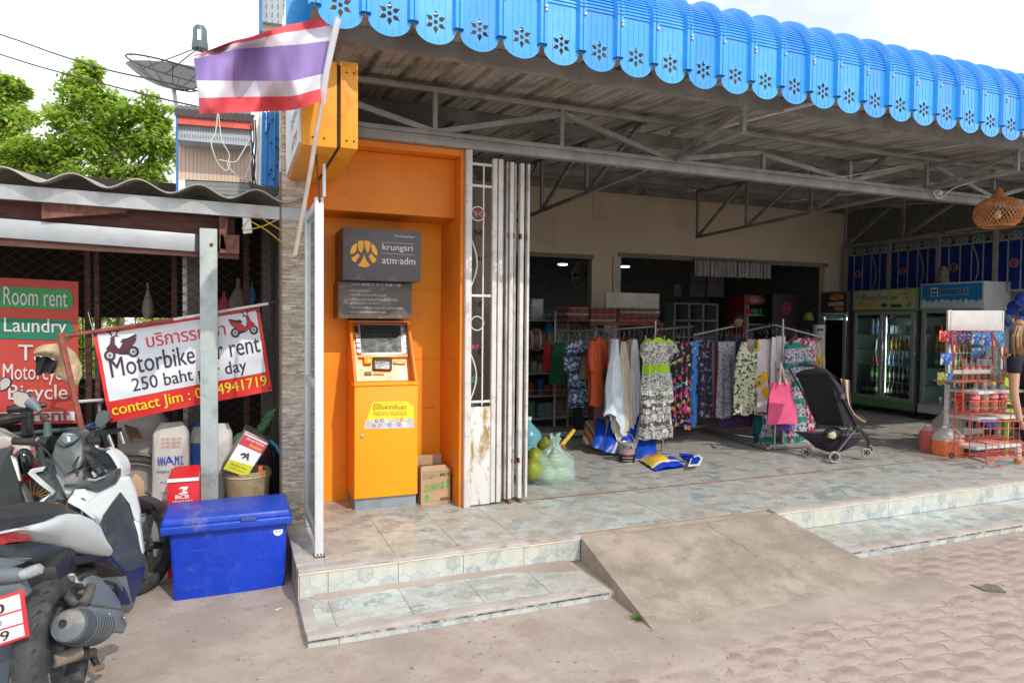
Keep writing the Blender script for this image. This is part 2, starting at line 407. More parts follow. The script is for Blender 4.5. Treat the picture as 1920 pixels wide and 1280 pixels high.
for y,x in cand[298:]:
 z_=.0028;rest._add([(x+a*ca-b*sa,y+a*sa+b*ca,z_)for a,b in[(p_*.985,q_*.97)for p_,q_ in ol]]+[(x+a*ca-b*sa,y+a*sa+b*ca,-.03)for a,b in ol],[tuple(range(len(ol)))]+[(i,(i+1)%len(ol),len(ol)+(i+1)%len(ol),len(ol)+i)for i in range(len(ol))])
if rest.v:tag(rest.build('far_pavers',PAV[0],gnd,weld=False),kind='stuff')
for y,x in cand[:298]:
 o=bpy.data.objects.new('paver',random.choice(pm));COL.objects.link(o);o.parent=gnd
 o.location=(x,y,.0028+random.uniform(-.0006,.0006));o.rotation_euler=(random.uniform(-.002,.002),random.uniform(-.002,.002),rad(-9)+random.uniform(-.01,.01))
mb=MB()
for i in range(2600):
 x=random.uniform(-.9,7);y=random.uniform(2.3,3.42)if x>.3 else random.uniform(3.0,4.3);r=random.uniform(.001,.0035)*(2.2 if random.random()<.06 else 1)
 z=max(sand_z(x,y),.002);mb.ell((x,y,z+r*.3),r*1.4,r,r*.8,5,3)
tag(mb.build('gravel',mat('grit',(.25,.2,.17),.9,0,.4,30)),'scattered grit and crumbs of dirt on the sandy pavement','gravel',kind='stuff')
CONC=mat('old_concrete',(.40,.33,.27),.9,0,.2,3,.6,90,(.27,.22,.18),4,(.5,.72))
plat=MB().box((XL,YF,-.1),(12.5,10.2,PZ-.012)).build('platform',CONC);tag(plat,kind='structure')
MB().box((XL-.006,YF+.01,-.05),(XL,9.9,PZ-.013)).build('platform_side',mat('stained_render',(.36,.28,.22),.9,0,.3,6,.5,70,(.10,.09,.07),5,(.42,.6)),plat)
TF=hexmat('floor_hex_tile','xy',(.56,.59,.57),(.41,.455,.45),(.24,.30,.31),.26,.088,.72,1.25)
TR=hexmat('riser_hex_tile','xz',(.54,.56,.51),(.44,.49,.48),(.27,.34,.37),.25,.088,.25)
TIN=hexmat('indoor_hex_tile','xy',(.53,.53,.50),(.38,.40,.38),(.23,.26,.25),.3,.088,.65,1.25)
GRT=mat('grout',(.27,.2,.15),.95,bump=.3)
X0T=.494-.402;PT=.402
def tile(parent,a,b,m,bev=.0015,nm='tile'):
 return MB().box(a,b).build(nm,m,parent)
g_=.0016
MB().box((XL+.001,YF+.075,PZ-.012),(12.5,10.2,PZ-.004)).build('grout_bed',GRT,plat)
tile_n=0
for j in range(15):
 y0=YF+.078+j*PT if j<2 else YG+.014+(j-2)*PT
 y1=(YF+.078+(j+1)*PT)if j==0 else(YG-.004 if j==1 else y0+PT)
 for i in range(-1,30):
  x0=max(XL+.045,X0T+i*PT);x1=X0T+(i+1)*PT
  if x1<=x0+.02 or x0>11.5:continue
  if tile_n<230 and y0<6.6 and not(x1<1.0 and y0>5.3):
   tile(plat,(x0+g_,y0+g_,PZ-.010),(x1-g_,y1-g_,PZ+random.uniform(-.0006,.0006)),TF if y0<YG else TIN);tile_n+=1
  else:
   if not hasattr(tile,'rest'):tile.rest=MB()
   tile.rest.box((x0+g_,y0+g_,PZ-.010),(x1-g_,y1-g_,PZ+random.uniform(-.0003,.0003)))
tag(tile.rest.build('floor_tiles',TIN,plat),kind='stuff')
MB().box((1.63,YG-.004,PZ-.009),(12.3,YG+.014,PZ+.003)).build('gate_track',mat('rusty_track',(.26,.14,.09),.8,.2,.3,20),plat)
NOSE=mat('grey_nosing',(.44,.40,.37),.6,0,.14,6,.3,80,(.33,.27,.22),5)
def nosing(x0,x1,y,z,w=.072):
 m=MB().box((x0,y-.012,z-.012),(x1,y+w,z+.004));
 for k in range(4):m.box((x0,y+.012+k*.014,z+.004),(x1,y+.018+k*.014,z+.0055))
 m.build('nosing',NOSE,plat,bev=.0015)
 MB().box((x0,y-.0135,z-.019),(x1,y-.004,z-.0125)).build('nosing_lip',mat('pale_lip',(.66,.62,.55),.5),plat)
RX0,RX1=2.105,3.735
nosing(XL,RX0,YF,PZ);nosing(RX1,12.5,YF,PZ)
MB().box((XL-.004,YF+.06,PZ-.012),(XL+.05,4.83,PZ+.005)).build('side_nosing',NOSE,plat,bev=.0015)
def riser(y,z0,z1,x0,x1,off):
 i=math.floor((x0-off)/PT)
 while off+i*PT<x1:
  a=max(x0,off+i*PT);b=min(x1,off+(i+1)*PT)
  if b-a>.02:MB().box((a+g_,y-.008,z0),(b-g_,y+.001+random.uniform(0,.0006),z1)).build('riser_tile',TR,plat)
  i+=1
riser(YF,TZ+.002,PZ-.0195,XL+.006,RX0,.494);riser(YF,TZ+.002,PZ-.0195,RX1,9.2,.494-.001)
MB().box((XL+.006,YF-.001,TZ),(12.4,YF+.0,PZ-.012)).build('riser_bed',GRT,plat)
MB().box((XL-.003,YF-.009,TZ),(XL+.006,YF+.01,PZ-.02)).build('corner_trim',mat('chipped_corner',(.4,.33,.28),.8,0,.3,30,.3,40,(.3,.08,.05),30),plat)
step=MB().box((XL,YL,-.1),(12.5,YF,TZ-.012)).build('lower_step',CONC);tag(step,kind='structure')
def lowstep(x0,x1):
 MB().box((x0,YL+.07,TZ-.012),(x1,YF-.008,TZ-.004)).build('grout_bed',GRT,step)
 i=math.floor((x0-.484)/PT)
 while.484+i*PT<x1:
  a=max(x0,.484+i*PT);b=min(x1,.484+(i+1)*PT)
  if b-a>.02:
   MB().box((a+g_,YL+.072,TZ-.010),(b-g_,YF-.011,TZ+random.uniform(-.0004,.0004))).build('tread_tile',TF,step)
   MB().box((a+g_,YL-.008,-.03),(b-g_,YL+.001,TZ-.0195)).build('riser_tile',TR,step)
  i+=1
 m=MB().box((x0,YL-.012,TZ-.012),(x1,YL+.072,TZ+.004))
 for k in range(4):m.box((x0,YL+.012+k*.014,TZ+.004),(x1,YL+.018+k*.014,TZ+.0055))
 m.build('nosing',NOSE,step,bev=.0015)
 MB().box((x0,YL-.0135,TZ-.019),(x1,YL-.004,TZ-.0125)).build('nosing_lip',mat('dark_lip',(.07,.06,.06),.6,0,.3,30,.2,50,(.5,.47,.43),14,(.45,.6)),step)
lowstep(XL,2.02);lowstep(3.78,9.2)
MB().box((XL-.004,YL+.06,TZ-.012),(XL+.06,YF-.01,TZ+.005)).build('side_nosing',NOSE,step,bev=.0015)
mb=MB()
def drift(u,v):
 x=XL+.07+u*(1.94-XL);d=(.045+.05*abs(fbm(x,1,3))+.13*sstep(1.5,2.0,x));y=YF-.009-d*v
 return Vector((x,y,TZ+.002+(.014*(1-v)**1.6 if 0<u<1 else-.003)-(.006 if v==1 else 0)))
mb.grid(drift,70,5)
tag(mb.build('dirt_drift',SAND,step,smooth=True))
mb=MB()
RX=[2.0+i*.03 for i in range(0,69)]
def ramp_pt(u,v):
 xl=RX0+(2.03-RX0)*v;xr=RX1+(3.93-RX1)*v
 x=xl+(xr-xl)*u;y=YF-.013+(2.93-YF)*v+fbm(x,v,1.5)*.06*v
 z=PZ-.004-(PZ+.006)*(v**.98)+fbm(x,y,3)*.006*(1-abs(2*v-1))
 if v>.8:z=max(z,sand_z(x,y)-.004+.008*(1-v)/.2)
 return Vector((x,y,z))
nu,nv=60,44
mb.grid(ramp_pt,nu,nv)
for side in(0,1):
 mb.grid(lambda u,v,s=side:(lambda p:Vector((p.x,p.y,p.z*(1-u)-.06*u)))(ramp_pt(s,v)),3,nv)
mb.grid(lambda u,v:(lambda p:Vector((p.x,p.y,p.z*(1-v)-.06*v)))(ramp_pt(u,1)),nu,1)
RAMP=mat('ramp_concrete',(.325,.268,.218),.92,0,.26,2.6,1.0,55,(.235,.19,.152),5,(.50,.74),dirt=((.19,.155,.125),.55))
o=mb.build('ramp',RAMP,smooth=True);tag(o,kind='structure')
mb=MB()
for i in range(420):
 p=ramp_pt(random.random(),random.random()**.8);r=random.uniform(.0015,.004);mb.ell((p.x,p.y,p.z),r*1.5,r,r*.6,5,3)
tag(mb.build('ramp_chips',mat('pale_chip',(.46,.41,.35),.9,0,.4,40),o),kind='stuff')
for q in([(1300,975),(1330,1010),(1420,1050)],):
 pts=[]
 for a,b_ in zip(q[:-1],q[1:]):
  for k in range(9):
   t=k/9;x=a[0]+(b_[0]-a[0])*t+random.uniform(-3,3);y=a[1]+(b_[1]-a[1])*t+random.uniform(-2,2);c=W(x,y,'z',PZ*.5);v=(YF-c.y)/1.0;zz=PZ-.004-(PZ+.002)*(max(0,min(1,v))**1.04);pts.append(Vector((c.x,c.y,zz)))
 pts=[ramp_pt(max(.02,min(.98,(p.x-RX0)/(RX1-RX0))),max(.01,min(.99,(YF-.013-p.y)/(YF-2.93))))+Vector((0,0,.0006))for p in pts]
 MB().tube(pts,.0016,4).build('crack',mat('ramp_crack',(.15,.12,.10),.95),o)
mb=MB()
def apron(u,v):
 x=2.0+u*2.2;y0=3.0;y1=2.66+.16*fbm(x,0,1.9)+.04*fbm(x,4,6)+.25*abs(u-.55)**2
 y=y0+(y1-y0)*v;return Vector((x,y,.0085+.004*fbm(x,y,4)-.007*v*v-(.01 if v==1 or u in(0,1)else 0)))
mb.grid(apron,50,12)
tag(mb.build('mortar_apron',SAND,o,smooth=True))
mb=MB();c=W(1203,1163,'z',.0)
for i in range(90):
 a=random.uniform(0,6.28);l=random.uniform(.03,.085);e=random.uniform(.15,.8);r=random.uniform(0,.03)
 p=Vector((c.x+math.cos(a)*r,c.y+math.sin(a)*r*.6,.008));d=Vector((math.cos(a),math.sin(a)*.7,e)).normalized();s_=Vector((-d.y,d.x,0)).normalized()*.0022
 q=p+d*l*.6;t=p+d*l+Vector((0,0,-.012))
 mb._add([p-s_,p+s_,q+s_*.8,q-s_*.8,t],[(0,1,2,3),(3,2,4)])
tag(mb.build('grass',mat('grass_blade',(.09,.20,.03),.6,0,.3,20,0)),'small green grass tuft at the left foot of the ramp','grass',kind='stuff')
mb=MB()
q=[W(*a,'z',.006)for a in[(1818,1095),(1848,1108),(1888,1110),(1872,1098),(1850,1093),(1840,1099)]]
mb.prism(q,(0,0,.002))
solo(mb,'flat_scrap',mat('scrap_mat',(.16,.14,.10),.9,0,.3,40,.6,90),'torn dark scrap of matting lying flat on the pavers','scrap')
for i,(a,b,l,ang,lab)in enumerate([(524,1141,.05,.5,'white cigarette end beside the blue cooler box'),(1425,1124,.03,.1,'thin white cigarette end on the pavement at the foot of the ramp')]):
 c=W(a,b,'z',.012);mb=MB();d=Vector((math.cos(ang),math.sin(ang),0))*l/2
 mb.cyl(c-d,c+d*.4,.0045,n=8);mb.m(1).cyl(c+d*.4,c+d,.0046,n=8)
 solo(mb,'cigarette_end',[WHITE,mat('filter_tan',(.55,.35,.18),.8)],lab,'cigarette end',group='cigarette ends on the ground')
def roofz(y):return 3.27+.066*(y-3.6)
shop=thing('shop_building','open-fronted shop with steel truss roof, beige back wall and tiled floor','shop',(XL,YG,PZ))
ROOFM=mat('roof_sheet_underside',(.44,.42,.375),.6,.25,.2,2.5,.15,40,(.23,.20,.165),3.2,(.48,.66),st=(1,.35,1))
YB,XR=9.0,10.0
def rib_sheet(wd,y0,y1,zf,pitch=.25,name='roof_sheet',m=ROOFM,rh=.032):
 mb=MB();prof=[]
 n=int(round(wd/pitch))
 for i in range(n):
  x=i*pitch
  prof+=[(x,0),(x+.062,0),(x+.066,.005),(x+.074,.005),(x+.078,0),(x+.124,0),(x+.128,.005),(x+.136,.005),(x+.14,0),(x+.19,0),(x+.205,rh),(x+.235,rh)]
 prof.append((wd,0))
 k=len(prof);ysl=[y0+(y1-y0)*t/6 for t in range(7)]
 mb._add([(x,y,zf(y)+z)for y in ysl for x,z in prof],[(j*k+i,j*k+i+1,(j+1)*k+i+1,(j+1)*k+i)for j in range(len(ysl)-1)for i in range(k-1)])
 return mb
first=None
for i in range(11):
 x=.40+i*1.0
 if first is None:
  mb=rib_sheet(1.002,3.63,YB+.02,roofz)
  for p in mb.v:p.x+=x
  first=mb.build('roof_sheet',ROOFM,shop)
 else:
  o=first.copy();COL.objects.link(o);o.parent=shop;o.location=(i*1.0,0,.001*(i%2))
WALL=mat('beige_wall_paint',(.56,.46,.34),.85,0,.07,1.5,.12,60,(.49,.40,.29),2,(.5,.8))
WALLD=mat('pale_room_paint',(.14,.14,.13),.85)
bt,bo1,bo2=roofz(YB)+.05,2.56,2.61
mb=MB().box((.45,YB,PZ),(3.55,YB+.12,bt)).box((3.55,YB,bo1),(4.95,YB+.12,bt)).box((4.95,YB,PZ),(5.43,YB+.12,bt))
mb.box((5.43,YB,bo2),(9.55,YB+.12,bt)).box((9.55,YB,PZ),(XR+.1,YB+.12,bt))
mb.build('back_wall',WALL,shop)
MB().box((3.45,YB-.02,bo1-.01),(4.97,YB-.001,bo1+.05)).build('lintel_trim',mat('dark_lintel',(.2,.17,.14),.8),shop)
MB().box((5.40,YB-.025,bo2-.012),(9.60,YB-.001,bo2+.06)).build('lintel_trim',MC['dark_lintel'],shop)
MB().box((5.30,YB-.03,PZ),(5.43,YB-.002,bo2)).build('door_jamb',mat('pale_jamb',(.46,.40,.32),.8),shop)
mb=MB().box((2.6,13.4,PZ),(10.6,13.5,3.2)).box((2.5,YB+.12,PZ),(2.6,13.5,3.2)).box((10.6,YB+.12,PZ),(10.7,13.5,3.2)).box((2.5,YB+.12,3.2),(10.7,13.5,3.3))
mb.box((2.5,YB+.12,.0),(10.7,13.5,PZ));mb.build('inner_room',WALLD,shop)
mb=MB()
kk=0
for i in range(42):
 y=YB-i*.13
 if y<4.2:break
 mb.box((XR,y-.118,2.98),(XR+.012,y,roofz(y)+.02));mb.box((XR-.02,y-.13,2.98),(XR+.012,y-.118,roofz(y)+.02))
mb.build('side_sheet',mat('grey_green_sheet',(.16,.17,.155),.55,.3,.12,3,.05),shop)
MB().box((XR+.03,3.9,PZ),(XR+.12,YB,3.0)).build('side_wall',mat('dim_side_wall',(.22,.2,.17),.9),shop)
BLUED=mat('deep_blue_sheet',(.008,.035,.26),.4,.1,.15,4,.05)
for i in range(38):
 y=YB-.02-i*.125
 if y<4.3:break
 MB().box((XR-.004,y-.10,2.12),(XR+.008,y,2.86)).box((XR-.022,y-.125,2.12),(XR+.006,y-.10,2.86)).build('blue_sheet_rib',BLUED,shop)
mb=MB();fn=plane_map((XR-.03,YB,2.86),(0,-1,0),(0,0,1),.0)
for i in range(19):
 disc(mb.m(0),fn,.12+i*.25,0,.10,.07,16);fl=plane_map((XR-.033,YB,2.86),(0,-1,0),(0,0,1),0)
 for a in range(6):disc(mb.m(1),fl,.12+i*.25+.045*math.cos(a*1.047),.0+.045*math.sin(a*1.047),.017,.012,6)
mb.build('fascia_edge',[mat('pale_green_trim',(.30,.38,.30),.6),BLUED],shop)
gr=thing('iron_grille','pale iron grille with hoops and red rings above the row of fridges','grille',(XR-.12,6.5,2.1))
GRL=mat('grille_iron',(.30,.28,.25),.6,.2,.2,9,.1)
for z in(2.10,2.80,2.96):MB().bar((XR-.12,4.6,z),(XR-.12,8.9,z),.03,.03).build('rail',GRL,gr)
for i in range(6):MB().bar((XR-.12,8.85-i*.84,1.9),(XR-.12,8.85-i*.84,2.99),.05,.05).build('post',GRL,gr)
for i in range(5):
 y0=8.85-i*.84
 for k in(1,2,3,4):MB().bar((XR-.12,y0-k*.168,2.1),(XR-.12,y0-k*.168,2.8),.013,.013).build('bar',GRL,gr)
 MB().torus((XR-.125,y0-.25,2.47),.055,.006,(1,0,0),18,5).build('ring',GRL,gr)
 MB().ell((XR-.125,y0-.25,2.47),.01,.04,.04,8,5).build('red_flower',mat('dull_red',(.3,.02,.03),.6),gr)
 MB().tube([(XR-.13,y0-.52-.09*math.sin(t*math.pi),2.12+.66*t)for t in[q/10 for q in range(11)]],.007,5).build('hoop',GRL,gr)
for x,y in((9.85,5.15),(9.85,4.9)):
 MB().bar((x,y,PZ),(x,y,3.1),.09,.09).build('post',mat('worn_steel_post',(.27,.24,.21),.7,.2,.25,8,.2,60,(.17,.10,.07),6),shop)
for y,b,h in((4.0,.05,.10),(5.55,.05,.10),(6.6,.05,.09),(7.7,.05,.09),(8.8,.05,.09)):
 MB().box((.45,y,roofz(y)-h),(10.0,y+b,roofz(y)-.002)).build('purlin',STEELD if y>5 else STEEL,shop)
MB().box((.47,YG-.04,2.888),(10.0,YG+.04,2.955)).build('header_beam',STEEL,shop,bev=.004)
def truss(pl,ax,segs,chords,m=STEEL,wd=.04):
 t=MB();a,b,u,v=chords[0];
 t.bar(a,b,u,v);o=t.build('truss',m,shop,bev=.003)
 for a,b,u,v in chords[1:]:MB().bar(a,b,u,v).build('chord',m,o,bev=.003)
 for a,b in segs:MB().bar(a,b,wd*.8,wd).build('web_bar',m,o)
 return o
def fx(x,z):return Vector((x,YG,z))
zb,zt=2.99,3.275
nodes=[.80,1.365,2.39,3.43,4.41,5.47,6.5,7.5,8.5,9.5]
segs=[]
px_=[(fx(.62,3.16),fx(1.36,zb)),(fx(1.365,zb),fx(1.365,zt)),(fx(1.38,zb),fx(2.38,zt-.04)),(fx(2.39,zb),fx(2.39,zt)),(fx(2.41,zt-.03),fx(3.40,zb)),(fx(3.46,zb),fx(4.38,zt-.13)),(fx(4.40,zb),fx(4.40,zt-.12)),(fx(4.42,zt-.15),fx(5.42,zb)),(fx(5.45,zb),fx(5.45,zt-.11)),(fx(5.49,zb),fx(6.48,zt-.02)),(fx(6.5,zb),fx(6.5,zt)),(fx(6.54,zt-.02),fx(7.5,zb)),(fx(7.53,zb),fx(7.53,zt)),(fx(7.56,zb),fx(8.6,zt))]
truss(None,None,px_,[(fx(.47,zb-.012),fx(10,zb-.012),.05,.035),(fx(.47,zt+.018),fx(10,zt+.018),.05,.036)])
for x in(3.45,6.54):
 p=lambda y,z,x=x:Vector((x,y,z))
 truss(None,None,[(p(4.03,3.01),p(4.03,3.19)),(p(4.06,3.17),p(4.86,3.0))],[(p(4.03,3.02),p(4.86,2.99),.035,.035),(p(4.0,3.195),p(4.9,3.23),.035,.035)])
for x in(3.2,6.08,8.9):
 p=lambda y,z,x=x:Vector((x,y,z))
 s=[(p(8.0,2.83),p(8.0,3.48)),(p(7.95,2.86),p(7.05,3.44)),(p(7.0,2.86),p(7.0,3.44)),(p(6.95,2.88),p(6.0,3.38)),(p(5.95,2.88),p(5.95,3.38)),(p(5.9,2.9),p(5.0,3.3))]
 truss(None,None,s,[(p(4.9,2.90),p(8.02,2.83),.035,.035),(p(4.9,3.32),p(8.02,roofz(8)-.09),.035,.035)],STEELD,.035)
p0,p1=W(1345,240,'y',4.5),W(1530,192,'y',3.8)
mb=MB().cyl(p0,p1,.016,n=10);solo(mb,'tube_light',mat('unlit_tube',(.5,.48,.46),.4),'unlit pale fluorescent tube under the eave behind the blue scallops','tube light')
def cable(pts,r,m,lab,name='cable',n=5,grp=None):
 mb=MB();P_=[Vector(p)for p in pts];out=[]
 for i in range(len(P_)-1):
  a=P_[max(i-1,0)];b=P_[i];c=P_[i+1];d=P_[min(i+2,len(P_)-1)]
  for k in range(6):
   t=k/6;out.append(.5*((2*b)+(c-a)*t+(2*a-5*b+4*c-d)*t*t+(3*b-a-3*c+d)*t**3))
 out.append(P_[-1]);mb.tube(out,r,n);return solo(mb,name,m,lab,name.replace('_',' '),group=grp,smooth=True)
WC=mat('white_cable',(.6,.58,.54),.5,bump=0);KC=mat('black_cable',(.03,.03,.03),.6,bump=0)
cable([W(1440,335,'y',4.84),W(1500,338,'y',4.84),W(1560,334,'y',4.84),W(1640,322,'y',4.84),W(1690,312,'y',4.84)],.0035,WC,'white cable looped along the roof truss left of the basket lamp')
cable([W(1750,360,'y',4.8),W(1762,372,'y',4.8),W(1790,352,'y',4.8),W(1830,340,'y',4.8),W(1870,322,'y',4.8),W(1900,318,'y',4.8)],.006,WC,'white cable with a plug hanging under the roof beam beside the basket lamp')
cable([W(1588,395,'y',7.4),W(1640,388,'y',6.6),W(1750,380,'y',5.6),W(1800,381,'y',5.2)],.009,mat('brown_hose',(.25,.2,.17),.6),'thin brownish pipe strung from the back wall to the front beam','pipe')
solo(MB().hexa([Vector(W(1762,362,'y',4.78))+Vector(q)for q in[(-.02,-.02,-.02),(.02,-.02,-.02),(.02,.02,-.02),(-.02,.02,-.02),(-.02,-.02,.02),(.02,-.02,.02),(.02,.02,.02),(-.02,.02,.02)]]),'plug',mat('ivory_plastic',(.6,.57,.48),.5),'ivory plug hanging from the white cable under the beam','plug',bev=.005)
AWB=mat('sky_blue_sheet',(.03,.32,.80),.26,.05,.08,3,.05,30,(.09,.44,.88),1.5,(.46,.7),coat=.8,dirt=((.12,.35,.6),.3))
aw=thing('awning','bright blue scalloped metal awning edge pierced with flowers along the roof','awning',(0,3.6,3.1))
ORG[aw.name]=Vector((0,3.6,3.1))
HT=.33
def lobe(x):
 t=abs(x)/.125;return.098*(1-math.sqrt(max(0,1-min(1,t/.93)**2)))*.92+(.008*math.sin((t-.8)/.2*1.57)if t>.8 else 0)
bm=bmesh.new()
loops=[[(x,lobe(x))for x in[-.125+.25*i/26 for i in range(27)]]+[(.125,HT),(-.125,HT)]]
fc=.118
loops.append([(.0125*math.cos(a),fc+.0125*math.sin(a))for a in[i*math.pi/5 for i in range(10)]])
for k in range(6):
 a=math.pi/2+k*math.pi/3;ca_,sa_=math.cos(a),math.sin(a);pt=[]
 for(r,s)in[(.021,0),(.025,.007),(.032,.0125),(.041,.0125),(.05,.006),(.064,0),(.05,-.006),(.041,-.0125),(.032,-.0125),(.025,-.007)]:
  pt.append((r*ca_-s*sa_,fc+r*sa_+s*ca_))
 loops.append(pt)
ed=[]
for lp in loops:
 vv=[bm.verts.new((x,0,z))for x,z in lp]
 ed+=[bm.edges.new((vv[i],vv[(i+1)%len(vv)]))for i in range(len(vv))]
bmesh.ops.triangle_fill(bm,use_beauty=True,use_dissolve=False,edges=ed,normal=(0,-1,0))
bmesh.ops.recalc_face_normals(bm,faces=bm.faces)
pan_v=[v.co.copy()for v in bm.verts];bm.verts.index_update();pan_f=[tuple(v.index for v in f.verts)for f in bm.faces];bm.free()
def arc(t,off=0,crimp=.0):
 R=.29;a=t*math.pi/2;r=R+off+crimp
 return(R-r*math.cos(a),HT+r*math.sin(a))
def make_panel():
 mb=MB();mb._add(pan_v,pan_f)
 for x in(-.055,-.018,.018,.055):
  z0=max(lobe(x)+.012,0);zz=[z0,fc-.07,fc+.07,HT]if abs(x)<.05 else[z0,HT]
  for a,b in((0,1),(2,3))if len(zz)==4 else((0,1),):
   if zz[b]-zz[a]>.02:mb.box((x-.0012,-.0022,zz[a]),(x+.0012,.0,zz[b]))
 n=22;pts=[]
 for i in range(n):
  for q,c in((0,.0),(.55,.0),(.62,.008),(.92,.008)):
   t=(i+q)/n;pts.append(arc(t,0,c if i%2==0 or True else 0))
 pts.append(arc(1));xs_=[-.125,-.094,-.09,0,.09,.094,.125];k=len(xs_)
 mb._add([(x,-.0+y,z)for y,z in pts for x in xs_],[(j*k+i,j*k+i+1,(j+1)*k+i+1,(j+1)*k+i)for j in range(len(pts)-1)for i in range(k-1)])
 y,z=pts[-1];mb._add([(-.125,y,z),(.125,y,z),(.125,y+.6,z-.05),(-.125,y+.6,z-.05)],[(0,1,2,3)])
 return mb
def make_rib():
 mb=MB();pr=[(-.033,.0),(-.022,-.033),(-.004,-.033),(0,-.026),(.004,-.033),(.022,-.033),(.033,.0)];path=[]
 for i in range(4):path.append((0,.094+(HT-.094)*i/3,0,1))
 n=24
 for i in range(1,n+1):
  a=i/n*math.pi/2
  for q,c in((0,0),(.5,0),(.6,.007),(.95,.007)):
   aa=(i-1+q)/n*math.pi/2;path.append((.29-(.29+c)*math.cos(aa),HT+(.29+c)*math.sin(aa),math.cos(aa),aa))
 k=len(pr);vs2=[]
 for y,z,ca2,aa in path:
  an=aa if aa!=1 else 0
  ny,nz=-math.cos(an),math.sin(an)
  for x,d in pr:vs2 .append((x,y+ny*(-d),z+nz*(-d)))
 mb._add(vs2,[(j*k+i,j*k+i+1,(j+1)*k+i+1,(j+1)*k+i)for j in range(len(path)-1)for i in range(k-1)])
 return mb
def shifted(mb,d):
 for i in range(len(mb.v)):mb.v[i]=mb.v[i]+Vector(d)
 return mb
O=(0,3.6,3.1)
pan=shifted(make_panel(),O).build('panel',AWB,aw,weld=False);rib=shifted(make_rib(),O).build('rib',AWB,aw,weld=False)
scw=shifted(MB().lathe((.012,-.033,.30),[(.010,0),(.010,-.004),(.007,-.010),(0,-.011)],10,(0,1,0)),O).build('screw',GALV,aw)
AWV=[AWB,mat('sky_blue_faded',(.05,.35,.78),.38,.05,.1,3,.08,30,(.13,.46,.84),2,(.42,.66),coat=.4,dirt=((.16,.34,.5),.45)),mat('sky_blue_deep',(.022,.28,.78),.24,.05,.08,3,.05,30,(.06,.40,.88),1.5,(.48,.7),coat=.9,dirt=((.1,.33,.6),.3))]
def place(o,x,z=0,first=False):
 c=o if first else o.copy()
 if not first:COL.objects.link(c);c.parent=aw
 c.location=(x,0,z);return c
PV={}
for k in(1,2):PV[k]=pan.data.copy();PV[k].materials.clear();PV[k].materials.append(AWV[k])
for k in range(-1,24):
 x=.761+.25*k
 c=place(pan,x,0,k==-1)
 c.location.y=-.004*(k%3==0);c.rotation_euler=(0,random.uniform(-.004,.004),0)
 if k>-1 and k%3:
  c.data=PV[k%3]
 c=place(rib,x+.125,0,k==-1)
 place(scw,x+.125,0,k==-1)
 if k%2:place(scw,x+.125,-.02 if k%4 else.06)
c=place(rib,.761-.375,0)
MB().box((.3,4.40,3.375),(6.7,4.46,3.58)).build('back_flashing',AWB,aw)
PB=mat('pillar_core',(.42,.36,.29),.8)
MB().box((.303,4.86,-.05),(.47,5.06,3.4)).build('pillar',PB,shop)
pil=bpy.data.objects['pillar']
strips=[mat('stone_strip_a',(.56,.47,.38),.7,0,.15,20,.3,60),mat('stone_strip_b',(.42,.33,.25),.7,0,.2,20,.3,60),mat('stone_strip_c',(.68,.60,.50),.65,0,.12,20,.3,60),mat('stone_strip_d',(.50,.42,.35),.7,0,.2,20,.3,60)]
mb=MB();z=PZ
while z<3.3:
 h=.0105;x=.303
 while x<.468:
  l=random.choice((.03,.045,.06,.09));x2=min(.469,x+l)
  mb.m(random.choice((0,0,1,2,3))).box((x+.0004,4.853-random.uniform(0,.004),z+.0006),(x2-.0004,4.861,z+h));x=x2
 y=4.86
 while y<5.05:
  l=random.choice((.03,.045,.06,.09));y2=min(5.06,y+l)
  mb.m(random.choice((0,1,2,3))).box((.303-random.uniform(.001,.004),y,z+.0006),(.304,y2-.0004,z+h));y=y2
 z+=h+.0006
tag(mb.build('stone_strips',strips,pil),kind='stuff')
MB().box((.290,4.845,-.02),(.3025,4.875,2.6)).build('edge_trim',mat('bronze_trim',(.2,.13,.1),.5),pil)
MB().box((.31,5.06,-.05),(.45,9.1,3.5)).build('side_wall',mat('dark_render',(.2,.17,.14),.9),shop)
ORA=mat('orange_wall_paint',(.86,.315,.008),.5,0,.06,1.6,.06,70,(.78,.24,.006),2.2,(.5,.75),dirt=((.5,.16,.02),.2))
ORR=mat('shaded_orange_paint',(.76,.225,.012),.5,0,.08,2,.06,70,(.66,.18,.01),2.5)  # wall orange darkened: shade painted into the upper panels and right side
YA,XA,XQ=5.40,.47,1.572
alc=thing('cash_machine_booth','orange painted alcove around the cash machine between pillar and folding gate','alcove',(1.0,5.0,PZ))
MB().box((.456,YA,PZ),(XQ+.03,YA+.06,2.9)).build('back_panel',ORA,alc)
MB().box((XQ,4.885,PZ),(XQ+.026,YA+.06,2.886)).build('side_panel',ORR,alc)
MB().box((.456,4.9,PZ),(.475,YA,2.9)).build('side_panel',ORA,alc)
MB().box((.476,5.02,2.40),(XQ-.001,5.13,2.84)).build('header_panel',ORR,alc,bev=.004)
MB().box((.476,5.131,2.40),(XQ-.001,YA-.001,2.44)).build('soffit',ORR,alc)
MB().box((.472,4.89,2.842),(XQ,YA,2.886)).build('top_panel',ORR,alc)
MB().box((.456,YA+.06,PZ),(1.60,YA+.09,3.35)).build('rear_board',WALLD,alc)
for(z,a,b)in((1.30,1.28,1.57),(1.86,1.32,1.57),(.9,1.3,1.57)):
 MB().box((a,YA-.003,z),(b,YA+.001,z+.012)).build('mortar_ridge',mat('ridge_orange',(.80,.24,.01),.6,bump=.6,bs=40),alc)
atm=thing('cash_machine','yellow-orange cash machine with sloped screen standing on a grey base in the alcove','cash machine',(1.04,5.2,PZ))
YEL=mat('machine_yellow',(.93,.365,.006),.38,0,.025,2,.02,60,coat=.15)
YES=mat('machine_orange_side',(.72,.22,.02),.45,0,.06,3,.03)
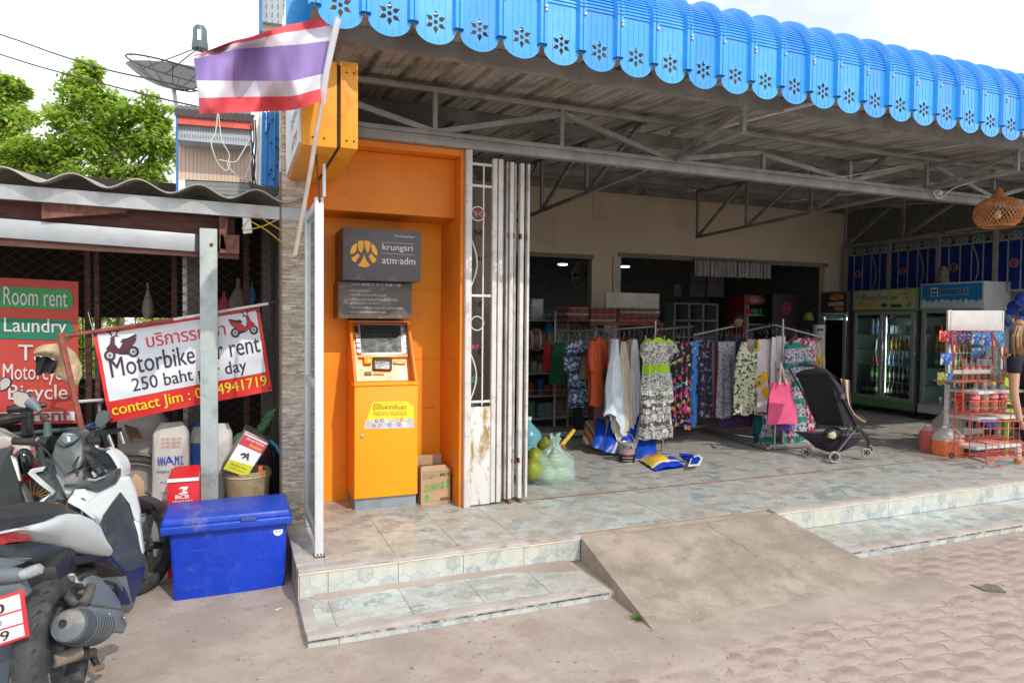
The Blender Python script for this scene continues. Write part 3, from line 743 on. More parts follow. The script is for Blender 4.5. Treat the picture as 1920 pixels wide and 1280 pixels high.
MB().box((.826,5.055,PZ),(1.285,5.385,.30)).build('base',mat('blue_grey_base',(.24,.27,.31),.6,0,.15,6,.15,60,(.33,.24,.17),6,(.56,.7)),atm)
MB().box((.815,5.042,.302),(1.293,5.385,1.135)).build('cabinet',YES,atm,bev=.006)
MB().box((.818,5.030,.305),(1.291,5.041,1.130)).build('door',YEL,atm,bev=.004)
MB().lathe((.872,5.03,.765),[(.013,0),(.013,-.004),(.008,-.006),(0,-.0065)],14,(0,1,0)).build('lock',GALV,atm)
def cheek(x0,x1):
 q=[(5.030,1.138),(5.030,1.165),(5.29,1.60),(5.385,1.62),(5.385,1.138)]
 return MB().prism([(x0,y,z)for y,z in q],(x1-x0,0,0))
cheek(.815,.838).build('cheek',YES,atm,bev=.004);cheek(1.268,1.293).build('cheek',YES,atm,bev=.004)
MB().box((.812,5.022,1.132),(1.297,5.20,1.16)).build('shelf',YEL,atm,bev=.006)
pn=Vector((0,-.44,.22)).normalized();pp=Vector((1,5.155,1.165))
def AM(px,py,lift=0):return Wp(px,py,pp+pn*lift,pn)
mb=MB();mb.prism([(.839,5.155,1.16),(1.267,5.155,1.16),(1.267,5.375,1.61),(.839,5.375,1.61)],(0,.03,.0));mb.build('fascia',mat('fascia_orange',(.84,.27,.01),.3,0,.04,4,0,coat=.5),atm)
mb=MB().prism([(.815,5.29,1.601),(1.293,5.29,1.601),(1.293,5.385,1.622),(.815,5.385,1.622)],(0,0,.012));mb.build('top_cap',YES,atm)
GRY=mat('silver_bezel',(.48,.49,.50),.35,.4,.05,8,0)
def aq(pts,l0,l1):return MB().prism([AM(x,y,l0)for x,y in pts],pn*(l1-l0))
aq([(669,606),(764,608),(765,666),(676,668)],.004,.022).build('bezel',GRY,atm,bev=.003)
scr=aq([(675,609),(751,610),(753,660),(678,661)],.0225,.024).build('screen',mat('dark_screen',(.03,.042,.042),.12,0,.1,6,0,coat=.5),atm)
mb=MB()
for i,(a,b)in enumerate(((695,733),(693,736),(688,738),(699,733))):
 txt(mb,'กรุณาใส่บัตรเพื่อทำรายการ' if i%2 else 'ยินดีต้อนรับสู่บริการธนาคาร',lambda u,v:AM(u,v,.0245),a,b,629+i*6,625.5+i*6)
mb.build('screen_text',mat('dim_screen_text',(.10,.12,.12),.5,bump=0),scr)
for k,y in enumerate((627,636,645,655)):
 aq([(666.5+k*1.2,y),(672+k*1.2,y),(672.5+k*1.2,y+6.5),(667.5+k*1.2,y+6.5)],.0225,.028).build('key',ALU,atm)
 aq([(755,y),(760.5,y),(761,y+6.5),(755.5,y+6.5)],.0225,.028).build('key',ALU,atm)
aq([(664.5,611),(671,611),(671.5,622),(665,622)],.0225,.025).build('sensor',BLACK,atm)
aq([(754,611),(760.5,611),(761,622),(754.5,622)],.0225,.025).build('sensor',BLACK,atm)
aq([(699,673),(735,674),(734,695),(699,694)],.008,.03).build('card_reader',mat('dark_bezel',(.07,.055,.035),.4),atm,bev=.003)
aq([(703,677),(730,678),(730,692),(703,691)],.031,.033).build('card_slot',mat('black_gloss',(.01,.012,.01),.15),atm)
aq([(716,687),(720,687),(720,691),(716,691)],.034,.035).build('slot_mark',INKW,atm)
aq([(681,671),(697,671),(696,684),(682,684)],.006,.035).build('receipt_hood',YEL,atm,bev=.004)
aq([(684,697),(696,697),(697,703),(684,703)],.006,.012).build('slot',BLACK,atm)
aq([(700,699),(720,700),(720,703),(700,702)],.006,.012).build('ledge',YES,atm)
aq([(738,677),(760,678),(760,683),(738,682)],.006,.02).build('slot_hood',mat('fascia_light',(.95,.5,.12),.25,coat=.6),atm,bev=.002)
aq([(672,668),(764,667),(764,671),(672,672)],.003,.03).build('ledge',MC['fascia_light'],atm,bev=.002)
DF=lambda px,py,l=.001:W(px,py,'y',5.030-l)
mb=MB().prism([DF(*p,.0005)for p in[(686,792),(697,758),(700,753),(763,752),(769,757),(776,761),(776,802),(683,804),(682,800)]],(0,-.0015,0))
stk=mb.build('sticker',mat('sticker_yellow',(.90,.72,.03),.4,bump=0,var=.03),atm)
mb=MB().prism([DF(*p,.0025)for p in[(686,787),(776,784),(776,802),(683,804),(682,799)]],(0,-.0008,0));mb.build('sticker_strip',mat('sticker_silver',(.62,.56,.55),.5,0,.15,20),stk)
mb=MB();DT=lambda u,v:DF(u,v,.004)
txt(mb,'ตู้นี้รับฝากเงินสด',DT,699,762,770,757,.012);txt(mb,'ทุกธนาคาร เงินเข้าทันที',DT,699,762,780,772)
for y in(755.2,770.8):poly(mb,DT,[(700,y+1),(762,y),(762,y+.5),(700,y+1.5)])
mb.build('sticker_text',mat('ink_brown',(.25,.13,.03),.6,bump=0),stk)
mb=MB();icol=[INKB,INKR,mat('ink_cyan',(.15,.5,.6),.5,bump=0),INKW,mat('ink_orange2',(.7,.3,.1),.5,bump=0)]
for i,(x,y,c)in enumerate([(706,789,0),(716,788,0),(734,787,2),(744,787,4),(753,787,1),(701,798,0),(711,797,1),(720,796,2),(730,796,0),(748,795,0),(758,795,3),(764,787,2)]):
 disc(mb.m(c),DT,x,y,3.2,3.2,14);disc(mb.m(3),lambda u,v:DF(u,v,.0048),x,y,1.6,1.6,8)
mb.build('bank_marks',icol,stk)
sg=thing('bank_sign','dark grey bank sign box with yellow round emblem and white lettering above the cash machine','sign',(1.0,5.2,1.63))
SGM=mat('sign_grey',(.105,.095,.105),.45,0,.08,5,.04)
x0,x1,z0,z1=.729,1.300,1.905,2.28
MB().box((x0,5.0,z0),(x1,YA,z1)).build('box',SGM,sg,bev=.003)
fm=quad_map((x0,5.0,z0),(x1,5.0,z0),(x1,5.0,z1),(x0,5.0,z1),.002,(0,-1,0))
def cv(x,y):
 u=(x-137)/855;t=150+40*u;return(u,(740-y)/(740-t))
mb=MB()
for q in([(280,322),(235,362),(215,410),(212,455),(250,445),(276,415),(286,360)],[(294,306),(325,298),(355,297),(357,360),(345,410),(325,440),(303,405),(293,350)],[(365,297),(395,299),(425,308),(430,360),(415,410),(398,440),(376,395),(366,350)],[(440,322),(480,360),(503,410),(508,462),(470,450),(445,410),(437,360)],[(222,490),(262,472),(290,438),(318,468),(292,500),(270,540),(243,533)],[(410,478),(435,438),(462,472),(496,500),(478,538),(450,546),(430,510)],[(358,448),(378,500),(400,540),(428,577),(395,592),(360,596),(325,590),(294,577),(325,540),(345,500)]):
 mb.prism([fm(*cv(*p))for p in q],(0,-.003,0))
mb.build('emblem',mat('emblem_yellow',(.88,.42,.02),.4,bump=0),sg)
mb=MB()
def T(s,a,b,c,d,bold=0):
 (u0,v0),(u1,v1)=cv(a,b),cv(c,d);txt(mb,s,fm,u0,u1,v0,v1,bold)
T('krungsri',560,418,898,340,.012);T('atm·adm',558,548,928,478,.012);T('ATM ธนาคารกรุงศรีอยุธยา',690,262,922,236)
for y in(318,438):poly(mb,fm,[cv(545,y-6),cv(922,y+8),cv(922,y+11),cv(545,y-3)])
mb.build('lettering',mat('letter_white',(.70,.68,.70),.5,bump=0,var=.03),sg)
x0,x1,z0,z1=.715,1.262,1.630,1.898
MB().prism([(x0,5.12,z0),(x1-.035,5.12,z0),(x1,5.12,z0+.035),(x1,5.12,z1),(x0,5.12,z1)],(0,YA-5.12,0)).build('info_panel',mat('scratched_panel',(.10,.085,.075),.4,0,.15,6,.1,80,(.26,.22,.19),9,(.54,.72),st=(1,1,2.5)),sg)
fm=quad_map((x0,5.12,z0),(x1,5.12,z0),(x1,5.12,z1),(x0,5.12,z1),.002,(0,-1,0))
mb=MB()
for i,s in enumerate(('• บริการเบิกเงินสด','• บริการรับฝากเงินสดเพื่อเข้าบัญชี','• บริการโอนเงินเพื่อชำระค่าบัตรเครดิต สินเชื่อ','  สาธารณูปโภค และอื่นๆ','• บริการโอนเงินระหว่างบัญชี และ ระหว่างธนาคาร','• สอบถามยอดเงินคงเหลือในบัญชี')):
 wd=(.27,.5,.66,.36,.72,.49)[i];a=.14 if i!=3 else.165;v=.80-i*.118
 txt(mb,s.strip(),fm,a,a+wd,v-.075,v+.01,.006)
mb.build('lettering',mat('info_white',(.62,.6,.58),.5,bump=0),sg)
mb=MB()
for i,(a,b,c)in enumerate(((.17,.28,0),(.30,.355,1),(.365,.42,1),(.43,.485,2),(.50,.55,3),(.56,.61,2),(.63,.665,1),(.68,.725,4),(.74,.78,0),(.79,.84,4))):
 poly(mb.m(c),fm,[(a,.9),(b,.9),(b,.97),(a,.97)]);poly(mb.m(4),lambda u,v:fm(u,v)+Vector((0,-.001,0)),[(a+.01,.925),(b-.01,.925),(b-.01,.94),(a+.01,.94)])
mb.build('card_marks',[mat('c_teal',(.05,.32,.3),.5),mat('c_grey',(.35,.35,.37),.5),mat('c_blue',(.08,.22,.45),.5),mat('c_sand',(.4,.28,.1),.5),mat('c_pale',(.5,.45,.45),.5)],sg)
CARD=mat('brown_cardboard',(.47,.31,.19),.85,0,.08,6,.15,90,(.40,.26,.16),5)
bx=thing('cardboard_carton','open brown cardboard carton with green printing beside the cash machine','carton',(1.43,5.1,PZ))
x0,x1,y0,y1,zz=1.318,1.548,5.03,5.26,.475
mb=MB().box((x0,y0,PZ),(x1,y0+.006,zz)).box((x0,y1-.006,PZ),(x1,y1,zz+.03)).box((x0,y0+.006,PZ),(x0+.006,y1-.006,zz+.02)).box((x1-.006,y0+.006,PZ),(x1,y1-.006,zz)).box((x0+.006,y0+.006,PZ),(x1-.006,y1-.006,PZ+.008))
mb.build('carton_body',CARD,bx)
MB().hexa([Vector(p)for p in[(x0,y0,zz),(x1,y0,zz),(x1,y0+.004,zz),(x0,y0+.004,zz),(x0+.01,y0+.01,zz+.035),(x1-.03,y0+.04,zz+.03),(x1-.03,y0+.044,zz+.03),(x0+.01,y0+.014,zz+.035)]]).build('flap',CARD,bx)
MB().box((x0+.01,y1-.02,zz+.0),(x1-.01,y1-.015,zz+.08)).build('flap',CARD,bx)
fm=quad_map((x0,y0,PZ),(x1,y0,PZ),(x1,y0,zz),(x0,y0,zz),.0015,(0,-1,0));mb=MB()
txt(mb,'ดีเพิกส์',lambda u,v:fm(u,v+.12*(u-.1)),.12,.78,.36,.62,.03);txt(mb,'QUALITY LEADER',fm,.1,.62,.07,.11)
txt(mb,'EXPORT QUALITY COCONUT MILK',fm,.06,.9,.93,.98)
poly(mb,fm,[(.88,.45),(.88,.62),(.83,.62),(.91,.75),(.99,.62),(.94,.62),(.94,.45)][:7]);disc(mb,fm,.2,.22,.08,.09,14)
mb.build('print',INKG,bx)
mb=MB();txt(mb,'8099S-TH',fm,.64,.97,.80,.90,.02);txt(mb,'NET WT. 12 X 1 L',fm,.06,.5,.86,.90);txt(mb,'ISO 22000',fm,.06,.4,.76,.80)
for a in range(14):poly(mb,fm,[(.66+a*.022,.08),(.672+a*.022,.08),(.672+a*.022,.18),(.66+a*.022,.18)])
poly(mb,fm,[(.05,.83),(.6,.83),(.6,.838),(.05,.838)])
mb.build('print',INKK,bx)
gt=thing('folding_gate','white folding steel gate bunched up beside the orange alcove','folding gate',(1.85,YG,PZ))
MB().box((1.600,4.84,PZ),(1.648,4.90,2.885)).build('post',WHITEP,gt,bev=.003)
mb=MB().box((1.652,4.862,PZ+.01),(1.815,4.878,.97));mb.build('kick_panel',mat('rust_streaked_white',(.68,.66,.63),.45,0,.06,4,.1,40,(.33,.20,.06),9,(.50,.62),st=(1,1,.35)),gt,bev=.002)
for x in(1.815,1.862):MB().box((x,4.85,PZ+.02),(x+.036,4.89,2.84)).build('stile',WHITEP,gt,bev=.003)
for z in(2.62,1.80,1.0,2.78):MB().box((1.65,4.865,z),(1.813,4.877,z+.018)).build('rail',WHITEP,gt)
MB().box((1.742,4.866,.98),(1.752,4.876,2.78)).build('bar',WHITEP,gt)
for z in(2.42,1.60):MB().torus((1.70,4.862,z),.052,.0045,(0,1,0),24,6).build('ring',WHITEP,gt)
for z in(2.05,1.2):MB().tube([(1.652+.045*math.sin(t*math.pi),4.862,z-.17+.34*t)for t in[i/12 for i in range(13)]],.0055,6).build('hoop',WHITEP,gt)
BUT=mat('faded_pink_iron',(.42,.10,.11),.6);TEA=mat('teal_flower_iron',(.03,.34,.26),.6);DKI=mat('dark_iron',(.05,.045,.045),.7)
def bfly(x,y,z,s,m,nm='butterfly'):
 mb=MB();fn2=plane_map((x,y,z),(s,0,0),(0,0,s),0)
 for q in(-1,1):mb.prism([fn2(a*q,b)for a,b in[(.02,0),(.3,.45),(.9,.6),(.95,.2),(.55,-.05),(.8,-.45),(.45,-.6),(.1,-.25)]],(0,.002,0))
 mb.build(nm,m,gt)
bfly(1.70,4.858,2.42,.042,BUT);bfly(1.712,4.95,1.42,.035,mat('pink_iron',(.45,.06,.2),.6))
for x,y,z in((1.715,4.95,1.99),(1.712,4.95,1.17),(1.70,4.96,.96)):
 mb=MB()
 for a in range(8):
  c_,s_=math.cos(a*.785),math.sin(a*.785);mb.prism([(x+c_*.008-s_*.006,y,z+s_*.008+c_*.006),(x+c_*.034,y,z+s_*.034),(x+c_*.008+s_*.006,y,z+s_*.008-c_*.006)],(0,.003,0))
 mb.build('iron_flower',TEA,gt)
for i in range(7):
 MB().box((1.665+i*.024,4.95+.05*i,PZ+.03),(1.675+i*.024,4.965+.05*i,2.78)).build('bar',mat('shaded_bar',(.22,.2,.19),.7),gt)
for i,z in enumerate((2.3,2.1,1.75,1.55,1.38,1.2,.85)):bfly(1.76+.02*(i%2),5.02,z,.04,DKI,'iron_leaf')
xsl=[1.906,1.932,1.962,1.985,2.01,2.048,2.075,2.108]
for i,x in enumerate(xsl):
 wd_=(.018,.014,.030,.016,.018,.030,.016,.018)[i];yy=4.87+(.03 if i in(0,3,4,6)else-.005)
 o=MB().box((x,yy,PZ+.03),(x+wd_,yy+.05,2.83)).build('slat',mat('gate_slat',(.46,.43,.40),.6,.1,.2,6,.2,50,(.26,.20,.17),7,(.5,.72),dirt=((.24,.13,.09),.5))if i in(0,1,3,4,6)else WHITEP,gt,bev=.002)
for z in(.52,2.25):
 for x in(1.95,2.0,2.06,2.10):MB().box((x-.012,4.86,z),(x+.0,4.9,z+.04)).build('hinge',mat('rusty_hinge',(.24,.12,.08),.8,.3,.3,30,.3),gt)
mb=MB()
for x in(1.97,2.06):mb.cyl((x,4.83,PZ+.018),(x,4.92,PZ+.018),.014,n=10)
mb.build('roller',MC['rusty_hinge'],gt)
gs=thing('glass_screen','narrow white framed glass partition standing at the left end of the platform','glass partition',(.467,4.47,PZ))
PWH=mat('powder_white',(.66,.68,.70),.35,.1,.04,6,.05,60,(.5,.5,.48),6,(.6,.8))
MB().box((.443,4.13,PZ+.005),(.492,4.175,2.33)).build('post',PWH,gs,bev=.003)
MB().box((.447,4.77,PZ+.005),(.487,4.815,2.33)).build('post',ALU,gs,bev=.003)
for z in(PZ+.10,1.22,2.29):MB().box((.450,4.175,z-.02),(.485,4.77,z+.03)).build('rail',ALU,gs,bev=.003)
for a,b in((PZ+.13,1.20),(1.25,2.27)):
 MB().box((.465,4.175,a),(.470,4.77,b)).build('pane',glass('partition_glass',(.72,.84,.82),.04,.5),gs)
for x in(.458,.478):MB().cyl((x,4.129,.232),(x,4.126,.232),.005,n=8).build('rivet',BLACK,gs)
MB().box((.44,4.12,PZ+.001),(.50,4.19,PZ+.006)).build('foot_plate',RUST,gs)
MB().box((.485,4.10,2.33),(.50,4.14,2.52)).build('bracket',ALU,gs)
pb=thing('projecting_sign','orange projecting light box sign above the glass partition, white on its left face','light box',(.48,4.35,2.55))
BXO=mat('lightbox_orange',(.80,.33,.02),.4,0,.06,3,.04,60,(.62,.24,.02),3)
MB().box((.345,3.85,2.555),(.528,4.84,3.02)).build('case',BXO,pb,bev=.003)
MB().box((.548,3.85,2.56),(.642,4.84,3.03)).build('case',BXO,pb,bev=.003)
MB().box((.528,3.862,2.565),(.548,4.83,3.01)).build('seam',mat('dark_seam',(.04,.02,.01),.8),pb)
MB().box((.330,3.86,2.57),(.3445,4.83,3.0)).build('face_panel',mat('dirty_acrylic',(.72,.71,.68),.35,0,.05,4,0,60,(.45,.46,.5),6,(.6,.66)),pb)
fm=quad_map((.330,4.83,2.57),(.330,3.86,2.57),(.330,3.86,3.0),(.330,4.83,3.0),.002,(-1,0,0));mb=MB()
txt(mb.m(0),'กรุงศรี',fm,.45,.95,.35,.62,.01);txt(mb.m(1),'ATM',fm,.5,.85,.1,.25,.01)
mb.build('face_print',[mat('faded_print',(.3,.32,.42),.6),mat('faded_red',(.5,.15,.12),.6)],pb)
mb=MB()
for x in(.40,.46,.58,.62):
 for z in(2.60,2.97):mb.cyl((x,3.849,z),(x,3.846,z),.006,n=8)
mb.build('screw',BLACK,pb)
MB().bar((.44,4.05,2.555),(.47,4.13,2.30),.01,.01).build('wire_tie',RUST,pb)
shed=thing('bike_shed','dark lean-to shed with wavy cement roof and chain-link front left of the shop','shed',(-.8,5,0))
YS=4.85
FIB=mat('fibre_cement',(.36,.34,.31),.85,0,.16,4,.35,60,(.22,.20,.17),5,(.5,.7))
cr=[W(x,320,'y',YS).x for x in(15,142,262,376,481)];PT2=(cr[-1]-cr[0])/4
def rz(x):
 a=W(0,345,'y',YS);b=W(575,392,'y',YS);return a.z+(b.z-a.z)*(x-a.x)/(b.x-a.x)
def wavy(y0,y1,dz,x0=-4.2,x1=.47,rise=.10):
 mb=MB();nx_=int((x1-x0)/PT2*14);ny_=6
 def f(u,v,o=0):
  x=x0+(x1-x0)*u;y=y0+(y1-y0)*v+.006*noise.noise(Vector((x*6,0,dz*9)))
  return Vector((x,y,rz(x)+.012+.034*(1+math.cos(2*math.pi*(x-cr[0])/PT2))+dz+(y-y0)*rise+o))
 mb.grid(lambda u,v:f(u,v),nx_,ny_);mb.grid(lambda u,v:f(u,v,.008),nx_,ny_)
 mb.grid(lambda u,v:f(u,0,.008*v),nx_,1);return mb
wavy(YS-.10,6.3,0).build('roof_sheet',FIB,shed,smooth=True)
wavy(YS+.22,9.6,.035).build('roof_sheet',FIB,shed,smooth=True)
a,b=W(-300,335,'y',YS),W(574,404,'y',YS)
mb=MB().bar(a,b,.006,.085);mb.bar(Vector(a)+Vector((0,.025,-.04)),Vector(b)+Vector((0,.025,-.04)),.05,.006);mb.build('edge_angle',GALV,shed)
a,b=W(-300,405,'y',4.96),W(366,456,'y',4.96);MB().bar(a,b,.05,.115).build('beam',mat('zinc_beam',(.40,.42,.44),.5,.5,.1,5,.06),shed,bev=.004)
a,b=W(366,456,'y',4.96),W(386,458,'y',4.96);MB().bar(a,b,.053,.118).build('beam_end',BLACK,shed)
a,b=W(-300,436,'y',4.975),W(448,480,'y',4.975);MB().bar(a,b,.04,.045).build('timber',DARKW,shed)
a,b=W(-300,375,'y',5.02),W(440,430,'y',5.02);MB().bar(a,b,.03,.14).build('timber',DARKW,shed)
MB().prism([W(*p,'y',4.9)for p in[(78,368),(110,372),(240,385),(236,398),(140,405),(78,410)]],(0,.06,0)).build('timber_block',mat('split_timber',(.20,.085,.06),.8,0,.4,9,.6,40,(.07,.04,.03),9),shed)
for q in([(411,398),(428,400),(424,468),(411,466)],[(414,440),(449,441),(448,476),(412,474)]):
 MB().prism([W(*p,'y',4.93)for p in q],(0,.03,0)).build('timber_block',MC['split_timber'],shed)
MB().prism([W(*p,'y',4.84)for p in[(455,408),(470,409),(473,436),(456,438)]],(0,.04,0)).build('alu_stub',ALU,shed)
MB().box((-.200,4.89,0),(-.094,4.95,2.205)).build('post',mat('grey_green_post',(.40,.45,.44),.55,.1,.1,4,.1,60,(.27,.31,.30),6,(.5,.7)),shed,bev=.004)
MB().lathe((-.13,4.888,2.10),[(.012,0),(.012,-.004),(0,-.006)],10,(0,1,0)).build('bolt',RUST,shed)
for px,m,wd_ in((165,DARKW,.035),(182,DARKW,.03),(327,DARKW,.035),(347,GALV,.03),(368,mat('old_board',(.16,.14,.13),.85,0,.3,6,.4),.12),(462,DARKW,.04),(500,mat('grey_board',(.14,.14,.13),.8),.06)):
 x=W(px,600,'y',5.55).x;MB().box((x-wd_/2,5.54,0),(x+wd_/2,5.58,2.3)).build('upright',m,shed)
mb=MB();x0,x1,z0,z1,dx,dz=-2.6,.30,.3,2.30,.092,.066
def wire(a,b):
 mb.cyl(a,b,.0016,n=3,cap=False)
n1=int((x1-x0)/dx)+int((z1-z0)/dz)+2
for i in range(-int((z1-z0)/dz)-1,int((x1-x0)/dx)+1):
 for s in(1,-1):
  ax=x0+i*dx;t0=0;t1=(z1-z0)/dz
  lo=max(t0,(x0-ax)/dx);hi=min(t1,(x1-ax)/dx)
  if hi>lo:
   if s==1:wire((ax+lo*dx,5.52,z0+lo*dz),(ax+hi*dx,5.52,z0+hi*dz))
   else:wire((ax+lo*dx,5.524,z1-lo*dz),(ax+hi*dx,5.524,z1-hi*dz))
tag(mb.build('chain_link_wires',mat('rusty_wire',(.13,.105,.09),.7,.3),shed),kind='stuff')
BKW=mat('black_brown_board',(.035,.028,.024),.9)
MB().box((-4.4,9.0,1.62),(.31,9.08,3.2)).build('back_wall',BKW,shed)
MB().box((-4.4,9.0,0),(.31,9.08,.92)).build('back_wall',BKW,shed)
MB().box((-4.45,4.9,0),(-4.38,9.08,3.2)).build('side_wall',BKW,shed)  # unseen wall, added to keep light out of the shed
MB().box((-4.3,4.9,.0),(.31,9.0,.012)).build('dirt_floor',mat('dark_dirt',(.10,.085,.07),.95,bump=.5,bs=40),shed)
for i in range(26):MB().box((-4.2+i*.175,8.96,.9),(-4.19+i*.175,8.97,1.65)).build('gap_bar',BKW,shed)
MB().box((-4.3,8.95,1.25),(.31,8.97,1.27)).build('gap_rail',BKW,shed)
for x,y,z,a,b_,c_ in((-2.4,7.4,0,.9,.5,.7),(-1.0,7.9,0,.6,.4,.9),(-.25,6.6,0,.5,.4,.55)):
 pass
mb=MB().tube([W(112,632,'y',4.98),W(200,618,'y',4.98),W(325,599,'y',4.98)],.013,8);mb.m(1).tube([W(325,599,'y',4.98),W(420,583,'y',4.98),W(505,569,'y',4.98)],.010,8);mb.m(2).tube([W(503,569,'y',4.98),W(523,565,'y',4.98),W(527,570,'y',4.98)],.012,8)
RW=mat('red_brown_stick',(.25,.07,.05),.7,0,.25,14,.3)
solo(mb,'banner_pole',[RW,WHITEP,BLACK],'slanting pole, red-brown then white, that carries the rental banner','pole',smooth=True)
mb=MB().bar(W(113,624,'y',4.93),W(158,825,'y',4.75),.03,.02)
solo(mb,'prop_stick',RW,'red-brown upright wooden prop in front of the straw hat','stick',bev=.003)
hat=thing('straw_hat','straw hat with floppy brim and black cloth hooked on the red-brown prop','hat',W(115,690,'y',4.98))
hc=lambda x,y,Y=4.97:W(x/4.267,500+y/4.267,'y',Y)
STR=mat('straw',(.52,.40,.24),.85,0,.18,12,.7,160,(.40,.30,.17),10)
def hatpt(u,v):
 outer=[(270,680),(295,645),(350,622),(440,614),(530,632),(600,685),(648,780),(656,860),(625,945),(592,962)]
 inner=[(285,706),(320,712),(370,718),(425,733),(458,765),(440,800),(424,830),(440,868),(495,890),(548,925)]
 t=u*9;i=min(8,int(t));f=t-i
 o=[outer[i][k]+(outer[i+1][k]-outer[i][k])*f for k in(0,1)];q=[inner[i][k]+(inner[i+1][k]-inner[i][k])*f for k in(0,1)]
 x=q[0]+(o[0]-q[0])*v;y=q[1]+(o[1]-q[1])*v
 return hc(x,y,4.99-.05*math.sin(v*math.pi)-.03*math.sin(u*7))
mb=MB().grid(hatpt,36,10);mb.grid(lambda u,v:hatpt(u,v)+Vector((0,.006,0)),36,10)
mb.build('brim',STR,hat,smooth=True)
mb=MB().ell(hc(575,850,5.02),.05,.06,.075,14,8);mb.build('crown',STR,hat,smooth=True)
mb=MB().grid(lambda u,v:hc(285+u*175-30*v*u,706+u*40+v*(160-u*60)+8*math.sin(u*9),4.975+.02*math.sin(u*11+v*3)),16,8)
for i,p in enumerate(list(mb.v)):pass
mb.grid(lambda u,v:hc(285+u*175-30*v*u,706+u*40+v*(160-u*60)+8*math.sin(u*9),4.985+.02*math.sin(u*11+v*3)),16,8)
mb.build('cloth',mat('black_cloth',(.02,.02,.022),.9),hat,smooth=True)
rs=thing('rental_sign','red vinyl sign with Room rent and Laundry on green bars behind the parked bikes','sign',W(60,793,'y',5.45))
tl,tr,br,bl=W(-95,515,'y',5.45),W(147,528,'y',5.45),W(147,793,'y',5.45),W(-95,798,'y',5.45)
wv=lambda u,v:.0012*math.sin(u*6+v*4)
sm=quad_map(bl,br,tr,tl,0,(0,-1,0),wv);sm2=quad_map(bl,br,tr,tl,.006,(0,-1,0),wv);sm3=quad_map(bl,br,tr,tl,.012,(0,-1,0),wv)
mb=MB().grid(lambda u,v:sm(u,v),30,30);mb.grid(lambda u,v:sm(u,v)+Vector((0,.002,0)),30,30)
mb.build('vinyl_sheet',mat('vinyl_red',(.46,.05,.035),.5,0,.08,3,.1),rs,smooth=True)
def sq(x,y):return((x+95)/242,1-(y-(515+13*(x+95)/242))/(272))
def strip(mb,fn,x0,y0,x1,y1,n=16,rnd=True):
 pt=[]
 (a,t),(b,q)=sq(x0,y0),sq(x1,y1)
 for i in range(n+1):pt.append((a+(b-a)*i/n,t))
 if rnd:
  pt=[p for p in pt if p[0]<=b-.06]
  for i in range(9):an=math.pi/2-math.pi*i/8;pt.append((b-.06+.06*math.cos(an),(t+q)/2+(t-q)/2*math.sin(an)))
  n2=[(a+(b-.06-a)*i/n,q)for i in range(n,-1,-1)];pt+=n2
  mb2=pt
 else:pt+=[(a+(b-a)*i/n,q)for i in range(n,-1,-1)]
 top=[p for p in pt[:len(pt)//2]]
 poly(mb,fn,pt)
mb=MB();strip(mb,sm2,-95,531,137,582);mb.build('green_bar',mat('vinyl_green',(.03,.27,.07),.5,0,.1,3),rs)
mb=MB();strip(mb,sm2,-95,589,138,640);mb.build('green_bar',mat('vinyl_teal',(.012,.17,.10),.5,0,.1,3),rs)
mb=MB();strip(mb,sm2,-95,764,140,794,rnd=False);mb.build('white_bar',mat('vinyl_white',(.55,.55,.56),.5),rs)
mb=MB()
def st(s,x0,y0,x1,y1,b=.012):
 (u0,v0),(u1,v1)=sq(x0,y1),sq(x1,y0);txt(mb,s,sm3,u0,u1,v0,v1,b)
st('Room rent',4,543,126,570);st('Laundry',5,600,124,628)
st('Taxi',32,649,112,674);st('Motorcycle',3,686,134,718);st('Bicycle',13,724,126,755)
mb.build('lettering',mat('vinyl_letter',(.56,.55,.54),.5,0,.08,5,0),rs)
mb=MB();st('For rent',-20,769,130,788,.035);mb.build('lettering',mat('vinyl_red_letter',(.34,.03,.03),.5,bump=0),rs)
bn=thing('rental_banner','white and red banner reading Motorbike for rent tied behind the grey post','banner',W(350,780,'y',5.02))
YBN=5.02
tl,tr,br,bl=W(175,623,'y',YBN),W(486,577,'y',YBN),W(510,732,'y',YBN),W(207,792,'y',YBN)
wv=lambda u,v:.014*math.sin(u*9+v*2)+.01*math.sin(v*8-u*3)+.006*noise.noise(Vector((u*9,v*7,0)))+.02*math.sin(v*3.1)
bmp=quad_map(bl,br,tr,tl,0,(0,-1,0),wv)
def bmL(l):return quad_map(bl,br,tr,tl,l,(0,-1,0),wv)
mb=MB().grid(lambda u,v:bmp(u,v),48,28);mb.grid(lambda u,v:bmp(u,v)+Vector((0,.002,0)),48,28)
RED=mat('banner_red',(.68,.03,.03),.45,0,.08,4,.1)
mb.build('vinyl_sheet',RED,bn,smooth=True)
mb=MB().grid(lambda u,v:bmL(.003)(.022+u*.956,.235+v*.735),46,22);mb.build('white_field',mat('banner_white',(.66,.68,.72),.4,0,.05,3,.12,8),bn,smooth=True)
bt3=bmL(.006);mb=MB()
txt(mb,'Motorbike for rent',bt3,.06,.965,.485,.70,.014);txt(mb,'250 baht per day',bt3,.165,.86,.25,.44,.014)
mb.build('lettering',mat('banner_black',(.035,.02,.04),.5,bump=0),bn)
mb=MB();txt(mb,'บริการรถเช่า',bt3,.285,.765,.745,.92,.014);mb.build('lettering',INKR,bn)
mb=MB();txt(mb,'contact Jim : 0874941719',bt3,.025,.975,.035,.20,.02);mb.build('lettering',INKY,bn)
